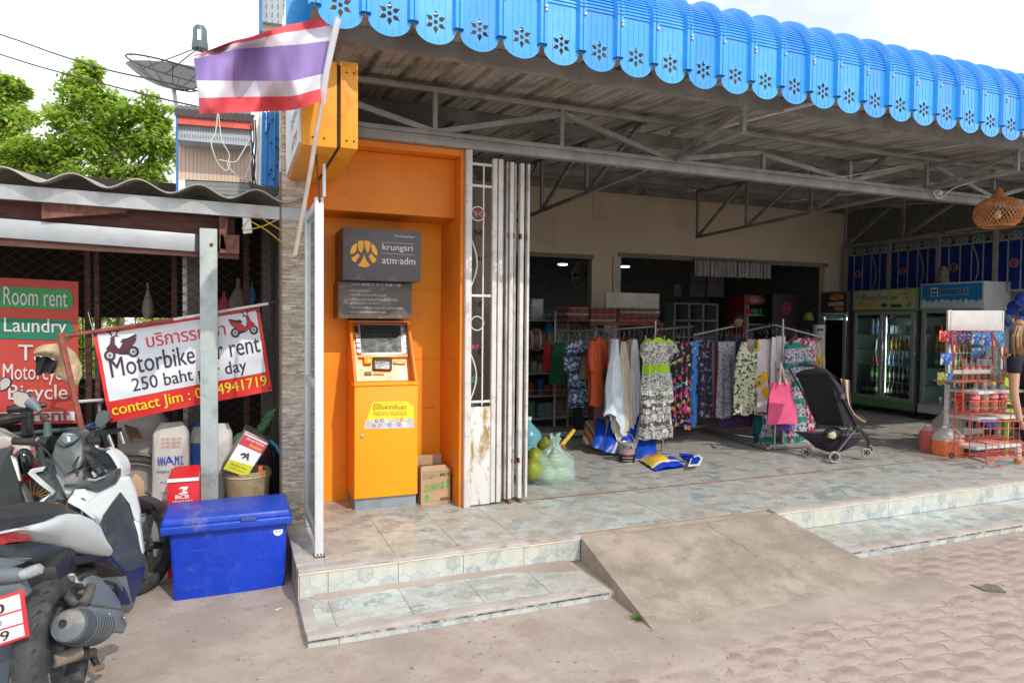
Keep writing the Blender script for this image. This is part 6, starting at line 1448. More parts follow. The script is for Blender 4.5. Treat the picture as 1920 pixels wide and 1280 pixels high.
cols_=[(.35,.04,.05),(.05,.12,.35),(.4,.25,.08),(.08,.25,.15),(.35,.32,.28),(.3,.1,.2),(.1,.3,.35)]
PKM=[mat('packet_%d'%i,tuple(x*.8 for x in c),.45,0,.2,14,.1,30,(.4,.38,.35),16,(.6,.68))for i,c in enumerate(cols_)]
boxm=MB().box((-.05,-.06,0),(.05,.06,.2));b0=boxm.build('packet',PKM[0],bev=.006);bdat=b0 .data;bpy.data.objects.remove(b0)
pdat=[]
for m_ in PKM:d_=bdat.copy();d_.materials.clear();d_.materials.append(m_);pdat.append(d_)
cn=['dull red','dark blue','tan','dark green','off-white','plum','teal']
for zi,z in enumerate((.34,.64,.94,1.27)):
 x=SX0+.07
 while x<SX1-.08:
  k=random.randrange(7);o=bpy.data.objects.new('packet',pdat[k]);COL.objects.link(o);o.location=(x,SY+.1,z);o.scale=(random.uniform(.7,1.3),1,random.uniform(.6,1.1))
  tag(o,'%s packet on the %s wire shelf behind the rail'%(cn[k],('lowest','second','third','fourth')[zi]),'packet','%s packets on the %s wire shelf'%(cn[k],('lowest','second','third','fourth')[zi]));x+=random.uniform(.11,.17)
mb=MB().box((W(994,600,'y',SY+.05).x,SY,1.645),(W(1016,600,'y',SY+.05).x,SY+.12,1.645+.27));o=solo(mb,'toy_box',mat('toy_box_print',(.35,.38,.38),.5,0,.3,10,0,60,(.05,.25,.4),12,(.5,.6)),'patterned light toy box on top of the wire shelf beside the gate','box',bev=.01)
mb=MB().lathe(W(1029,624,'y',SY+.1),[(.075,0),(.06,.08),(.03,.14),(.02,.19),(.028,.23),(0,.26)],14);solo(mb,'toy_figure',mat('toy_blue',(.03,.2,.35),.4),'small blue bell-shaped doll on top of the wire shelf','toy',smooth=True)
mb=MB().ell(W(1005,637,'y',SY-.1),.13,.13,.15,18,12);solo(mb,'toy_ball',pat('ball_stripes',(.03,.12,.06),[('w',(.45,.03,.06),4,.6,.7,(1,1,1)),('wx',(.4,.35,.3),3,.8,.85,None)],.5),'green and red patterned ball beside the folding gate','ball',smooth=True)
gp=thing('grid_panel','white wire grid panel standing behind the blue batik blouse','grid panel',(4.7,7.6,PZ));mb=MB()
xa,xb=W(1040,700,'y',7.7).x,W(1115,700,'y',7.7).x
for i in range(19):mb.box((xa+(xb-xa)*i/18-.002,7.7,.42),(xa+(xb-xa)*i/18+.002,7.704,1.72))
for i in range(20):mb.box((xa,7.703,.42+i*.068),(xb,7.707,.424+i*.068))
tag(mb.build('wire_grid',WIR,gp),kind='stuff');MB().box((xa-.01,7.69,PZ),(xa+.01,7.72,1.75)).build('upright',WIR,gp);MB().box((xb-.01,7.69,PZ),(xb+.01,7.72,1.75)).build('upright',WIR,gp)
MB().box((W(1000,700,'y',7.5).x,7.3,PZ+.03),(W(1120,700,'y',7.5).x,7.7,PZ+.09)).build('base',mat('dusty_base',(.28,.26,.23),.7),gp)
tb=thing('display_table','display table with pale backboard behind the clothes rail','table',(5.0,7.6,PZ))
xa,xb=W(1100,600,'y',7.5).x,W(1237,600,'y',7.5).x;zt_=W(1180,604,'y',7.5).z
MB().box((xa,7.4,zt_-.04),(xb,8.0,zt_)).build('table_top',DARKW,tb);
for x in(xa+.03,xb-.03):
 for y in(7.43,7.96):MB().box((x-.02,y-.02,PZ),(x+.02,y+.02,zt_-.04)).build('leg',DARKW,tb)
xc,xd=W(1136,560,'y',7.95).x,W(1236,560,'y',7.95).x
MB().box((xc,7.95,zt_+.14),(xd,7.98,W(1180,549,'y',7.95).z)).build('backboard',mat('dim_cream',(.40,.36,.30),.6),tb)
sar=[((.09,.012,.03),'dark crimson'),((.05,.05,.035),'olive brown'),((.25,.17,.12),'pink tan'),((.02,.06,.035),'bottle green'),((.28,.035,.03),'red')]
for s_i,(p0,p1)in enumerate(((1062,1104),(1104,1158),(1158,1236))):
 for k in range(5):
  c,nm_=sar[(k+s_i*2)%5];a=W(p0+random.uniform(-2,3),600,'y',7.45).x;b=W(p1-2+random.uniform(-2,2),600,'y',7.45).x
  mb=MB().box((a,7.42,zt_+.003+k*.036),(b,7.78,zt_+.036+k*.036))
  solo(mb,'folded_sarong',pat('sarong_'+nm_.replace(' ',''),c,[('wx',(.35,.05,.04),3,.9,.94,None),('n',tuple(min(1,q*1.8)for q in c),22,.55,.6,None)]),'%s folded sarong, %s up in the %s pile behind the rail'%(nm_,('lowest','second','third','fourth','topmost')[k],('left','middle','right')[s_i]),'sarong',group='folded sarongs on the table',bev=.012)
def fridge(label,ya,yb,FX,zt2,zh,frame,header,doors,lit,txtf,sidem,base=.13,stock=None):
 t=thing('drinks_fridge',label,'fridge',(FX+.25,(ya+yb)/2,PZ));D=.55;z0=PZ+base
 MB().box((FX+.03,yb,z0),(FX+D,yb+.03,zt2)).build('side_panel',sidem,t);MB().box((FX+.03,ya-.03,z0),(FX+D,ya,zt2)).build('side_panel',sidem,t)
 MB().box((FX+D-.03,yb+.03,z0),(FX+D,ya-.03,zt2)).build('liner',mat('liner_'+frame.name,(.42,.48,.46)if lit else(.25,.28,.27),.4,0,.05),t)
 MB().box((FX+.03,yb+.03,z0),(FX+D-.03,ya-.03,z0+.04)).build('floor_plate',sidem,t);MB().box((FX+.03,yb+.03,zh-.02),(FX+D-.03,ya-.03,zh)).build('top_plate',sidem,t)
 MB().box((FX,yb-.004,zh),(FX+D+.004,ya+.004,zt2+.003)).build('header',frame,t,bev=.006)
 MB().box((FX-.004,yb,z0-.02),(FX+.03,ya,z0+.10)).build('kick_plate',frame,t)
 for y in(yb+.06,ya-.06):MB().box((FX+.03,y-.03,PZ),(FX+.09,y+.03,z0)).build('foot',BLACK,t)
 hd_=quad_map((FX,ya-.02,zh+.03),(FX,yb+.02,zh+.03),(FX,yb+.02,zt2-.02),(FX,ya-.02,zt2-.02),.003,(-1,0,0))
 poly_mb=MB();poly(poly_mb,hd_,[(0,0),(1,0),(1,1),(0,1)]);poly_mb.build('header_print',header,t)
 hd2=quad_map((FX,ya-.02,zh+.03),(FX,yb+.02,zh+.03),(FX,yb+.02,zt2-.02),(FX,ya-.02,zt2-.02),.006,(-1,0,0));txtf(t,hd2)
 dw=(ya-yb-.06)/doors;dm=mat('door_frame_grey',(.30,.31,.31),.45,.3,.08)
 zs=[z0+.14+(zh-z0-.2)*i/5.2 for i in range(6)]
 for i in range(doors):
  a=yb+.03+dw*i;b=a+dw-.008
  d=MB().box((FX-.012,a,z0+.10),(FX+.02,a+.045,zh-.01));d.box((FX-.012,b-.045,z0+.10),(FX+.02,b,zh-.01));d.box((FX-.012,a+.045,z0+.10),(FX+.02,b-.045,z0+.15));d.box((FX-.012,a+.045,zh-.06),(FX+.02,b-.045,zh-.01))
  dd=d.build('door',dm,t);MB().box((FX+.002,a+.045,z0+.15),(FX+.006,b-.045,zh-.06)).build('pane',glass('fridge_glass',(.86,.92,.91),.03,.3),dd)
 for a_,b_ in((ya-.036,ya-.031),(yb+.031,yb+.036)):MB().box((FX+.035,a_,z0+.05),(FX+D-.035,b_,zh-.03)).build('liner',MC['liner_'+frame.name],t)
 for z in zs:MB().box((FX+.04,yb+.04,z-.012),(FX+D-.04,ya-.04,z)).build('shelf',mat('shelf_wire',(.34,.36,.34),.5),t)
 if lit:
  lm=mat('lit_tube_%d'%lit,(.85,1,.98),.5,bump=0,emit=lit);
  if doors==1:MB().box((FX+.05,yb+.06,zh-.11),(FX+.08,ya-.06,zh-.085)).build('lamp_or_fill_tube',lm,t)
  if doors==1:MB().box((FX+.04,ya-.075,z0+.2),(FX+.06,ya-.055,zh-.12)).build('lamp_or_fill_tube',mat('lit_tube_side',(.85,1,.98),.5,bump=0,emit=6),t)  # side strip added to brighten the narrow fridge, not one of its lamps
  if doors==2:MB().box((FX+.05,(ya+yb)/2-.012,z0+.2),(FX+.075,(ya+yb)/2+.012,zh-.1)).build('lamp_or_fill_tube',lm,t)
 return t,zs
bd={}
def bottle_mesh(key,c1,c2,h,r,capc=(.5,.5,.5),kind='bottle'):
 if key in bd:return bd[key]
 if kind=='can':mb=MB().lathe((0,0,0),[(r*.9,0),(r,.01),(r,h-.01),(r*.85,h),(0,h)],10)
 elif kind=='carton':mb=MB().box((-r,-r,0),(r,r,h))
 else:
  mb=MB().lathe((0,0,0),[(r*.9,0),(r,.01),(r,h*.62),(r*.35,h*.84),(r*.33,h*.94)],10);mb.m(2).lathe((0,0,h*.94),[(r*.4,0),(r*.4,h*.06),(0,h*.061)],8);mb.m(1).lathe((0,0,h*.26),[(r*1.02,0),(r*1.02,h*.26)],10)
 o=mb.build('bottle',[mat(key+'_a',c1,.2,0,.08,9,0),mat(key+'_b',c2,.4,0,.1,20,0),mat(key+'_c',capc,.4,bump=0)],smooth=True);bd[key]=o.data;bpy.data.objects.remove(o);return bd[key]
KIN={'green':((.03,.16,.06),(.3,.4,.1),.24,.033),'cola':((.05,.01,.008),(.45,.02,.02),.24,.033),'water':((.35,.45,.5),(.1,.25,.5),.22,.032),'orange':((.55,.2,.02),(.5,.35,.1),.2,.032),'beer':((.02,.03,.015),(.35,.3,.2),.25,.034),'red can':((.4,.02,.02),(.4,.3,.3),.12,.033),'green can':((.03,.25,.08),(.3,.3,.3),.12,.033),'pale cup':((.45,.38,.3),(.3,.2,.15),.09,.035),'white carton':((.45,.47,.48),(.1,.2,.4),.13,.03)}
def stock(FX,ya,yb,zs,plan,where):
 for z,k,a,b,nm_ in plan:
  c1,c2,h,r=KIN[k];kd='can' if('can' in k or 'cup' in k)else 'carton' if 'carton' in k else 'bottle';me=bottle_mesh(k.replace(' ','_'),c1,c2,h,r,(.4,.4,.4),kd)
  y=ya-(ya-yb)*a-.05
  while y>ya-(ya-yb)*b:
   o=bpy.data.objects.new('drink_'+kd,me);COL.objects.link(o);o.location=(FX+.10+random.uniform(0,.03),y,zs[z]+.0005)
   tag(o,'%s %s standing on the %s shelf of the %s'%(k.replace(' can','').replace(' cup','').replace(' carton',''),kd if 'cup' not in k else 'cup',('bottom','second','third','fourth','fifth','top')[z],where),kd if 'cup' not in k else 'cup','%ss on the %s shelf of the %s'%(k,('bottom','second','third','fourth','fifth','top')[z],where));y-=r*2+.012
FXX=9.43
PCM=mat('fridge_green',(.11,.24,.10),.4,0,.06,3,.03);DK=mat('fridge_dark',(.10,.10,.11),.4);LW=mat('fridge_white',(.44,.45,.46),.4,0,.05,3,.03)
def th1(t,f):
 mb=MB();txt(mb,'PowerCool',f,.17,.58,.50,.80,.012);mb.build('lettering',mat('pc_blue',(.02,.08,.22),.5,bump=0),t)
 mb=MB();
 for i in range(26):a=random.uniform(0,.16)if i%2 else random.uniform(.85,1);b=random.uniform(.1,.9);poly(mb,f,[(a,b),(a+.012,b+.14),(a+.02,b-.02)])
 disc(mb,f,.67,.6,.06,.09,12);disc(mb,f,.9,.2,.03,.1,10)
 mb.build('leaf_print',mat('pc_leaf',(.12,.25,.04),.5,bump=0),t)
 mb=MB();poly(mb,f,[(.1,.08),(.34,.1),(.34,.42),(.1,.38)]);disc(mb,f,.80,.8,.11,.09,12);mb.build('food_print',mat('pc_food',(.50,.26,.05),.5,0,.3,20,0),t)
 mb=MB();disc(mb,f,.52,.2,.05,.1,10);poly(mb,f,[(.62,.08),(.80,.08),(.78,.25),(.70,.22),(.65,.28)]);mb.build('dark_print',INKK,t)
PCH=mat('pc_header',(.36,.36,.22),.4,0,.1,5,0)
t,zs=fridge('green-framed two-door drinks fridge with leafy cream header in the middle of the row',8.30,7.16,FXX,2.17,1.83,PCM,PCH,2,16,th1,DK)
for i in(0,1):
 y=7.73+(.03 if i else-.03);MB().tube([(FXX-.015,y,.98),(FXX-.05,y+(.02 if i else-.02),1.02),(FXX-.06,y+(.03 if i else-.03),1.2),(FXX-.05,y+(.02 if i else-.02),1.38),(FXX-.015,y,1.42)],.010,8).build('handle',CHROME,t,smooth=True)
stock(FXX,8.25,7.2,zs,[(0,'beer',.05,.95,''),(1,'green',.2,.48,''),(1,'beer',.52,.97,''),(2,'red can',.2,.34,''),(2,'orange',.36,.48,''),(2,'water',.52,.95,''),(3,'green can',.2,.48,''),(3,'orange',.54,.95,''),(4,'water',.2,.48,''),(4,'white carton',.54,.92,''),(5,'cola',.2,.48,''),(5,'pale cup',.52,.95,'')],'green-framed fridge')
def th2(t,f):
 mb=MB();txt(mb,'SANDEN',f,.28,.88,.30,.52,.02);mb.build('lettering',INKW,t)
 mb=MB();disc(mb,f,.6,.78,.3,.18,14);mb.build('fruit_print',mat('fruit_mix',(.45,.08,.03),.5,0,.3,12,0,60,(.5,.35,.03),14,(.48,.55)),t)
 mb=MB();disc(mb,f,.7,.15,.22,.12,14);mb.build('fruit_print',mat('fruit_or',(.5,.2,.02),.5),t)
t,zs=fridge('narrow dark drinks fridge with fruit photo header at the far end of the row',8.95,8.40,FXX,2.16,1.80,DK,mat('dark_print',(.06,.03,.025),.4),1,45,th2,DK)
stock(FXX,8.9,8.45,zs,[(5,'green can',.1,.95,''),(4,'white carton',.1,.95,''),(3,'water',.1,.95,''),(2,'pale cup',.1,.95,''),(1,'orange',.3,.95,''),(0,'beer',.1,.95,'')],'narrow dark fridge')
def th3(t,f):
 mb=MB();
 for a,b in((.0,.0),(1,0),(0,1),(1,1)):poly(mb,f,[(.175+a*.05,.50+b*.17),(.217+a*.05,.50+b*.17),(.217+a*.05,.63+b*.17),(.175+a*.05,.63+b*.17)])
 mb.build('emblem',mat('ls_deep',(.004,.035,.11),.5,bump=0),t)
 mb=MB();txt(mb,'LUCKYSTAR',f,.285,.79,.485,.805,.05);poly(mb,f,[(.16,.47),(.28,.47),(.28,.86),(.16,.86)]);
 for i,p in enumerate(mb.v):mb.v[i]=p+Vector((.002,0,0))
 mb.build('lettering_edge',mat('ls_pale',(.50,.62,.66),.5,bump=0),t)
 mb=MB();txt(mb,'LUCKYSTAR',f,.29,.785,.505,.785,.028);mb.build('lettering',MC['ls_deep'],t)
 mb=MB();pts=[(0,.0)]+[(i/24,.14+.16*abs(math.sin(i*1.3))+.08*random.random())for i in range(25)]+[(1,0)]
 for i in range(1,25):poly(mb,lambda u,v:f(u,v)+Vector((.001,0,0)),[(pts[i][0],0),(pts[i+1][0],0),pts[i+1],pts[i]])
 mb.build('snow_print',mat('ls_snow',(.42,.52,.54),.5,0,.15,12,0),t)
 mb=MB().box((FXX-.004,6.42,1.805),(FXX,6.52,1.835));mb.build('display',mat('display_red',(.08,.01,.02),.3),t)
t,zs=fridge('white sliding-door drinks fridge with blue snowy mountain header at the near end of the row',7.10,6.18,FXX,2.22,1.85,LW,mat('ls_blue',(.015,.16,.38),.4,0,.2,2.5,0),2,9,th3,LW)
stock(FXX,7.05,6.25,zs,[(5,'cola',.15,.95,''),(4,'red can',.1,.95,''),(3,'orange',.1,.95,''),(2,'green',.1,.95,''),(1,'green can',.2,.95,''),(0,'pale cup',.2,.95,'')],'white sliding-door fridge')
solo(MB().lathe(Vector((9.7,6.95,2.225)),[(.07,0),(.09,.05),(.05,.12),(.07,.19),(.04,.25),(0,.27)],12),'clay_figure',mat('clay_fig',(.22,.19,.14),.8),'small clay figure standing on top of the white sliding-door fridge','figure',smooth=True)
for i,(x,y)in enumerate(((1055,497),(1172,501))):
 p=W(x,y,'y',10.5);mb=MB().lathe(p,[(.075,0),(.08,.01),(.08,.02)],16);solo(mb,'ceiling_light',mat('lit_lamp',(.8,.95,1),.5,bump=0,emit=5),('left' if i==0 else 'right')+' of the two small round lit lamps on the dark back room ceiling','ceiling light',group='back room ceiling lights')
va=thing('fringe_valance','grey pleated fabric valance hanging over the wide back opening','valance',W(1373,520,'y',8.92));xa,xb=W(1302,500,'y',8.92).x,W(1445,500,'y',8.92).x;zA,zB=W(1302,487,'y',8.92).z,W(1302,517,'y',8.92).z
MB().box((xa-.02,8.91,zA-.01),(xb+.02,8.95,zA+.012)).build('rod',DARKW,va);n=40
for i in range(n):
 a=xa+(xb-xa)*i/n;b=a+(xb-xa)/n*(.9 if i%7 else.5);mb=MB().box((a,8.90+.01*(i%2),zB+random.uniform(-.008,.008)),(b,8.915+.01*(i%2),zA));mb.build('pleat',mat('valance_%d'%(i%3),((.27,.24,.23),(.22,.2,.19),(.31,.28,.26))[i%3],.8),va)
cf=thing('drinks_cabinet','red cola cabinet with lit shelf inside the dark back room','fridge',W(1420,640,'y',10.6))
a,b=W(1395,600,'y',10.5).x,W(1444,600,'y',10.5).x;zT,zH=W(1420,553,'y',10.5).z,W(1420,571,'y',10.5).z
CR=mat('cabinet_red',(.22,.012,.015),.4);MB().box((a,10.5,zH),(b,11.0,zT)).build('header',CR,cf,bev=.01);MB().box((a,10.5,PZ),(a+.06,11.0,zH)).build('side_panel',CR,cf);MB().box((b-.12,10.5,PZ),(b,11.0,zH)).build('side_panel',CR,cf)
MB().box((a+.06,10.95,PZ),(b-.12,11.0,zH)).build('liner',mat('cab_liner',(.25,.32,.3),.5,0,.05,3,0,emit=.08),cf);fm=plane_map((a+.1,10.5,zH),(b-a-.16,0,0),(0,0,zT-zH),.004,(0,-1,0));mb=MB();txt(mb,'Coca-Cola',fm,.1,.8,.25,.75,.01);mb.build('lettering',mat('dim_white',(.4,.35,.35),.6,bump=0),cf)
for zz,kk2 in((W(1420,590,'y',10.6).z,('red can','green can')),(W(1420,607,'y',10.6).z,('cola','orange'))):
 MB().box((a+.06,10.52,zz-.02),(b-.12,10.95,zz)).build('shelf',mat('cab_shelf',(.3,.3,.3),.5),cf)
 if kk2[0]=='cola':continue
 for i in range(6):
  k=kk2[i//3];c1,c2,h,r=KIN[k];o=bpy.data.objects.new('drink_can',bottle_mesh(k.replace(' ','_'),c1,c2,h,r,kind='can'));COL.objects.link(o);o.location=(a+.11+i*.075,10.6,zz);tag(o,k.split()[0]+' can on the lit shelf of the red cabinet in the back room','can',k+'s in the red cabinet')
a2,b2=W(1448,600,'y',10.3).x,W(1500,600,'y',10.3).x
bc=thing('black_cabinet','black cabinet side with a round red disc inside the dark back room','cabinet',(a2,10.3,PZ));MB().box((a2,10.3,PZ),(b2,11.0,W(1470,552,'y',10.3).z)).build('case',mat('cab_black',(.015,.012,.014),.5),bc)
mb=MB().cyl(W(1475,578,'y',10.298),W(1475,578,'y',10.298)+Vector((0,-.004,0)),.13,n=28);mb.build('disc',mat('disc_red',(.20,.01,.02),.5),bc)
mb=MB();p=W(1475,578,'y',10.29);fm=plane_map(p,(.2,0,0),(0,0,.07),0,(0,-1,0));txt(mb,'Coca-Cola',fm,-.5,.5,-.5,.5,.01);mb.build('lettering',mat('dim_pink',(.32,.1,.1),.6,bump=0),bc)
ws=thing('white_shelf','dim white cube shelving with dark goods inside the back room','shelf',W(1305,640,'y',10.8));a,b=W(1265,600,'y',10.8).x,W(1345,600,'y',10.8).x;zT=W(1300,568,'y',10.8).z
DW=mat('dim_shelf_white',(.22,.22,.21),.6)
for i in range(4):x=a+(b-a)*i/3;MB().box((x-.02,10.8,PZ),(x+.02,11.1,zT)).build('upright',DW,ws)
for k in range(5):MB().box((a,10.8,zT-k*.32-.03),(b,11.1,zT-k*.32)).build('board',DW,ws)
MB().box((a,11.08,PZ),(b,11.1,zT)).build('back_panel',BKW if 'BKW' in globals()else BLACK,ws)
for i,(x0_,y0_,x1_,y1_,c)in enumerate(((1262,532,1278,556,(.03,.04,.06)),(1293,510,1322,556,(.02,.018,.03)),(1326,512,1358,556,(.03,.025,.05)))):
 p=W(x0_,y1_,'y',10.9);q2=W(x1_,y0_,'y',10.9);fr=thing('picture_frame',('small','tall','wide')[i]+' dark framed picture propped above the shelving in the back room','picture',p,'dark pictures in the back room')
 MB().box((p.x,10.9,p.z),(q2 .x,10.93,q2 .z)).build('frame',DARKW,fr);MB().box((p.x+.02,10.896,p.z+.02),(q2 .x-.02,10.9,q2 .z-.02)).build('canvas',mat('pic_%d'%i,tuple(x*2 for x in c),.6,0,.4,6),fr)
fn_=thing('wall_fan','dark wall fan in the left back opening','fan',W(1085,515,'y',9.4));p=W(1088,515,'y',9.4);MB().torus(p,.2,.007,(.5,-1,-.2),28,5).build('guard',mat('fan_grey',(.3,.3,.3),.4),fn_)
for a in range(3):MB().ell(p+Vector((.07*math.cos(a*2.1),0,.07*math.sin(a*2.1))),.07,.01,.05,8,5).build('blade',mat('fan_blade',(.07,.08,.09),.5),fn_)
MB().cyl(p,p+Vector((0,.15,0)),.05,n=10).build('motor',BLACK,fn_)
ck=thing('person','person with short black hair bending behind the clothes rails, only the head showing','person',W(1380,700,'y',7.9));p=W(1381,596,'y',7.9)
SKN=mat('skin_tan',(.36,.19,.12),.55,0,.06,8,.05,120,sss=0)
def head(c,s,yaw,parent,skin,hairm,pitch=0,long=False):
 Rm=Matrix.Rotation(yaw,3,'Z')@Matrix.Rotation(pitch,3,'X');c=Vector(c)
 def shape(q):
  x,y,z=q;y2=y*(1+.12*z/.12);x2=x*(1-.22*max(0,-z)/.12)
  if y<-.05 and abs(x)<.018:y2-=.018*math.exp(-((z+.01)/.022)**2)
  if y<-.03:y2+=.010*math.exp(-((z-.018)/.012)**2)*math.exp(-((abs(x)-.030)/.014)**2)
  if y<-.05:y2-=.005*math.exp(-((z+.048)/.010)**2)*math.exp(-(x/.022)**2)
  return Rm@(Vector((x2,y2,z))*s)
 mb=MB().ell(c,.074,.092,.115,30,24,shape);mb.build('head',skin,parent,smooth=True)
 for q in(-1,1):MB().ell(c+Rm@(Vector((q*.030,-.080,.018))*s),.010*s,.006*s,.007*s,8,6).build('eye',INKK,parent,smooth=True);MB().ell(c+Rm@(Vector((q*.078,.005,.0))*s),.010*s,.018*s,.028*s,8,6).build('ear',skin,parent,smooth=True)
 def hs_(q):
  x,y,z=q;f_=1+.05*noise.noise(Vector((x*60,y*60,z*25)))
  if y<-.02 and z<.055:return Rm@(Vector((x*.8,max(y,-.055),max(z,.02)))*s)
  return Rm@(Vector((x*f_,y*f_,(z if z>-.06 else-.06)))*s)
 mb=MB().ell(c+Rm@(Vector((0,.012,.015))*s),.086,.102,.122,30,22,hs_);mb.build('hair',hairm,parent,smooth=True)
head(p-Vector((0,0,.05)),.95,.5,ck,SKN,mat('hair_black',(.012,.011,.011),.5,0,.3,60,.4,90,st=(1,1,.2)),.6)
skin_body('torso',[(p.x,p.y+.05,.9,.13),(p.x,p.y+.07,1.1,.14),(p.x,p.y+.05,1.35,.14),(p.x,p.y+.02,1.47,.05),(p.x-.17,p.y+.05,1.36,.055),(p.x-.24,p.y-.05,1.12,.045),(p.x+.17,p.y+.05,1.36,.055),(p.x+.24,p.y-.05,1.12,.045),(p.x+.08,p.y+.05,.5,.08),(p.x+.08,p.y+.05,PZ+.06,.05),(p.x-.08,p.y+.05,.5,.08),(p.x-.08,p.y+.05,PZ+.06,.05)],[(0,1),(1,2),(2,3),(2,4),(4,5),(2,6),(6,7),(0,8),(8,9),(0,10),(10,11)],plain('dark_shirt',(.03,.035,.05)),ck)
sp_=thing('sunglasses_stand','white cylindrical sunglasses stand in front of the narrow dark fridge','display stand',W(1534,760,'y',7.6));p=W(1534,700,'y',7.6);zt3=W(1534,609,'y',7.6).z
MB().lathe((p.x,7.6,.95),[(.085,0),(.085,zt3-.95)],24).build('drum',mat('stand_white',(.48,.46,.44),.5),sp_,smooth=True);MB().cyl((p.x,7.6,PZ),(p.x,7.6,.95),.02).build('pole',BLACK,sp_);MB().cyl((p.x,7.6,PZ),(p.x,7.6,PZ+.03),.18,n=20).build('base',BLACK,sp_)
for k in range(4):
 for q in range(2):
  zz=zt3-.07-k*.13;mb=MB()
  for s_ in(-1,1):mb.ell((p.x-.045+q*.0+s_*.03-.02,7.6-.085,zz),.026,.008,.018,10,6)
  if q==0:mb.build('sunglasses',BLACK if k%2==0 else mat('amber_lens',(.4,.25,.02),.3),sp_)
  else:MB().lathe((p.x+.05,7.515,zz),[(.010,0),(.010,-.004)],8,(0,1,0)).build('peg_hole',BLACK,sp_)
mb=MB().lathe(W(1515,600,'y',8.2),[(.085,0),(.055,.12)],16);solo(mb,'lime_lampshade',mat('lime_shade',(.12,.22,.02),.6),'small lime green lampshade left of the narrow dark fridge','lampshade',smooth=True)
stl=thing('stroller','black folded-back pushchair with beige cloth hanging from its side','pushchair',(5.8,5.3,PZ))
YN,YFs=5.12,5.48
N_=lambda cx,cy,Y=YN:W(1480+cx/5.817,660+cy/5.817,'y',Y)
BKF=mat('pram_fabric',(.018,.016,.022),.8,0,.2,8,.2,120);BKM=mat('pram_frame',(.025,.026,.028),.4,0,.1,8,0);BGE=mat('pram_cloth',(.50,.40,.32),.9,0,.08,9,.3,60)
def ruled(c4_,nm,m,bulge=.0,th=.02,nu=14,nv=14,parent=stl,wr=.0):
 tl,tr,br,bl=c4_;n=(tr-tl).cross(bl-tl).normalized()
 def f(u,v,o=0):
  p=tl*(1-u)*(1-v)+tr*u*(1-v)+br*u*v+bl*(1-u)*v
  return p+n*(bulge*math.sin(u*3.1416)*math.sin(v*3.1416)+wr*math.sin(v*26+u*3)+o)
 mb=MB().grid(lambda u,v:f(u,v),nu,nv);mb.grid(lambda u,v:f(u,v,th),nu,nv)
 for e in(0,1):mb.grid(lambda u,v,e=e:f(e,u,th*v),nv,1);mb.grid(lambda u,v,e=e:f(u,e,th*v),nu,1)
 return mb.build(nm,m,parent,smooth=True)
ruled([N_(80,250,YFs),N_(440,265),N_(600,805),N_(312,790,YFs)],'back_panel',BKF,.03)
ruled([N_(70,235,YFs),N_(430,245),N_(440,275),N_(75,268,YFs)],'piping',mat('pram_black',(.008,.008,.009),.6),.0,.012)
def hood(u,v):
 a=math.pi*v*.5
 p=N_(70,235,YFs)*(1-u)+N_(430,250)*u;t=N_(150,160,YFs-.05)*(1-u)+N_(370,185,YN+.03)*u
 q=N_(240,165,YFs-.1)+Vector((.20,0,-.02));q2=N_(520,330)+Vector((.04,0,.02));e=q*(1-u)+q2*u
 r=p*(1-v)**2+t*2*v*(1-v)*1.0+e*v*v;r.z+=.03*math.sin(u*3.14)*math.sin(v*3.14)
 return r
MB().grid(hood,18,14).build('hood',mat('pram_hood',(.040,.030,.040),.8,0,.15,8,.25,100),stl,smooth=True)
MB().prism([N_(*p)for p in[(430,240),(500,290),(560,360),(605,440),(600,500),(560,470),(500,370),(440,290)]],(0,.02,0)).build('hood_side',MC['pram_hood'],stl,bev=.004)
MB().prism([N_(*p)for p in[(450,300),(560,500),(640,640),(735,790),(610,800),(520,520)]],(0,.015,0)).build('side_fabric',BKF,stl,bev=.003)
P_=lambda l,Y=YN:[N_(x,y,Y)for x,y in l]
MB().tube(P_([(735,800),(600,530),(500,350),(430,235),(380,185),(300,160),(250,150)],YN-.015)+[N_(120,135,YFs-.05),N_(0,150,YFs)],.013,8).build('push_bar',BKM,stl,smooth=True)
MB().tube([N_(0,185,YFs),N_(60,290,YFs),N_(150,450,YFs),N_(315,810,YFs)],.011,8).build('side_tube',BKM,stl,smooth=True)
MB().tube(P_([(510,1105),(600,990),(690,880),(760,800)]),.012,8).build('rear_leg',mat('grey_tube',(.10,.11,.12),.35,.5),stl,smooth=True)
MB().tube(P_([(700,830),(780,850),(850,930),(870,990),(845,1060)]),[.016,.016,.018,.018,.012],8).build('front_leg',BKM,stl,smooth=True)
MB().tube(P_([(700,720),(620,880),(610,920)]),.009,8).build('brace',BKM,stl,smooth=True)
MB().ell(N_(735,825),.035,.03,.045,12,8).build('joint',BKM,stl,smooth=True);MB().lathe(N_(578,480,YN-.03),[(.028,-.02),(.034,0),(.030,.02)],16,(.2,1,0)).build('hub',mat('hub_grey',(.10,.11,.13),.3,.3),stl,smooth=True)
MB().tube([N_(190,1080,YFs),N_(330,1110,YFs-.1),N_(490,1130)],.011,8).build('rear_axle',mat('axle_grey',(.22,.21,.2),.5),stl,smooth=True)
def basket(u,v):
 a=N_(240,905,YFs)*(1-u)+N_(800,930)*u;b=N_(310,1050,YFs)*(1-u)+N_(570,1085)*u;p=a*(1-v)+b*v;p.y-=.03*math.sin(v*3.14);p.z-=.02*math.sin(u*3.14)*v;return p
mb=MB().grid(basket,16,8);mb.grid(lambda u,v:basket(u,v)+Vector((.02,.22*(1-v)+.05,.0)),16,8);mb.grid(lambda u,v:basket(u,1)+Vector((.02*v,(.05)*v,0)),16,1);mb.build('basket',mat('pram_basket',(.035,.030,.042),.85,0,.2,8,.2),stl,smooth=True)
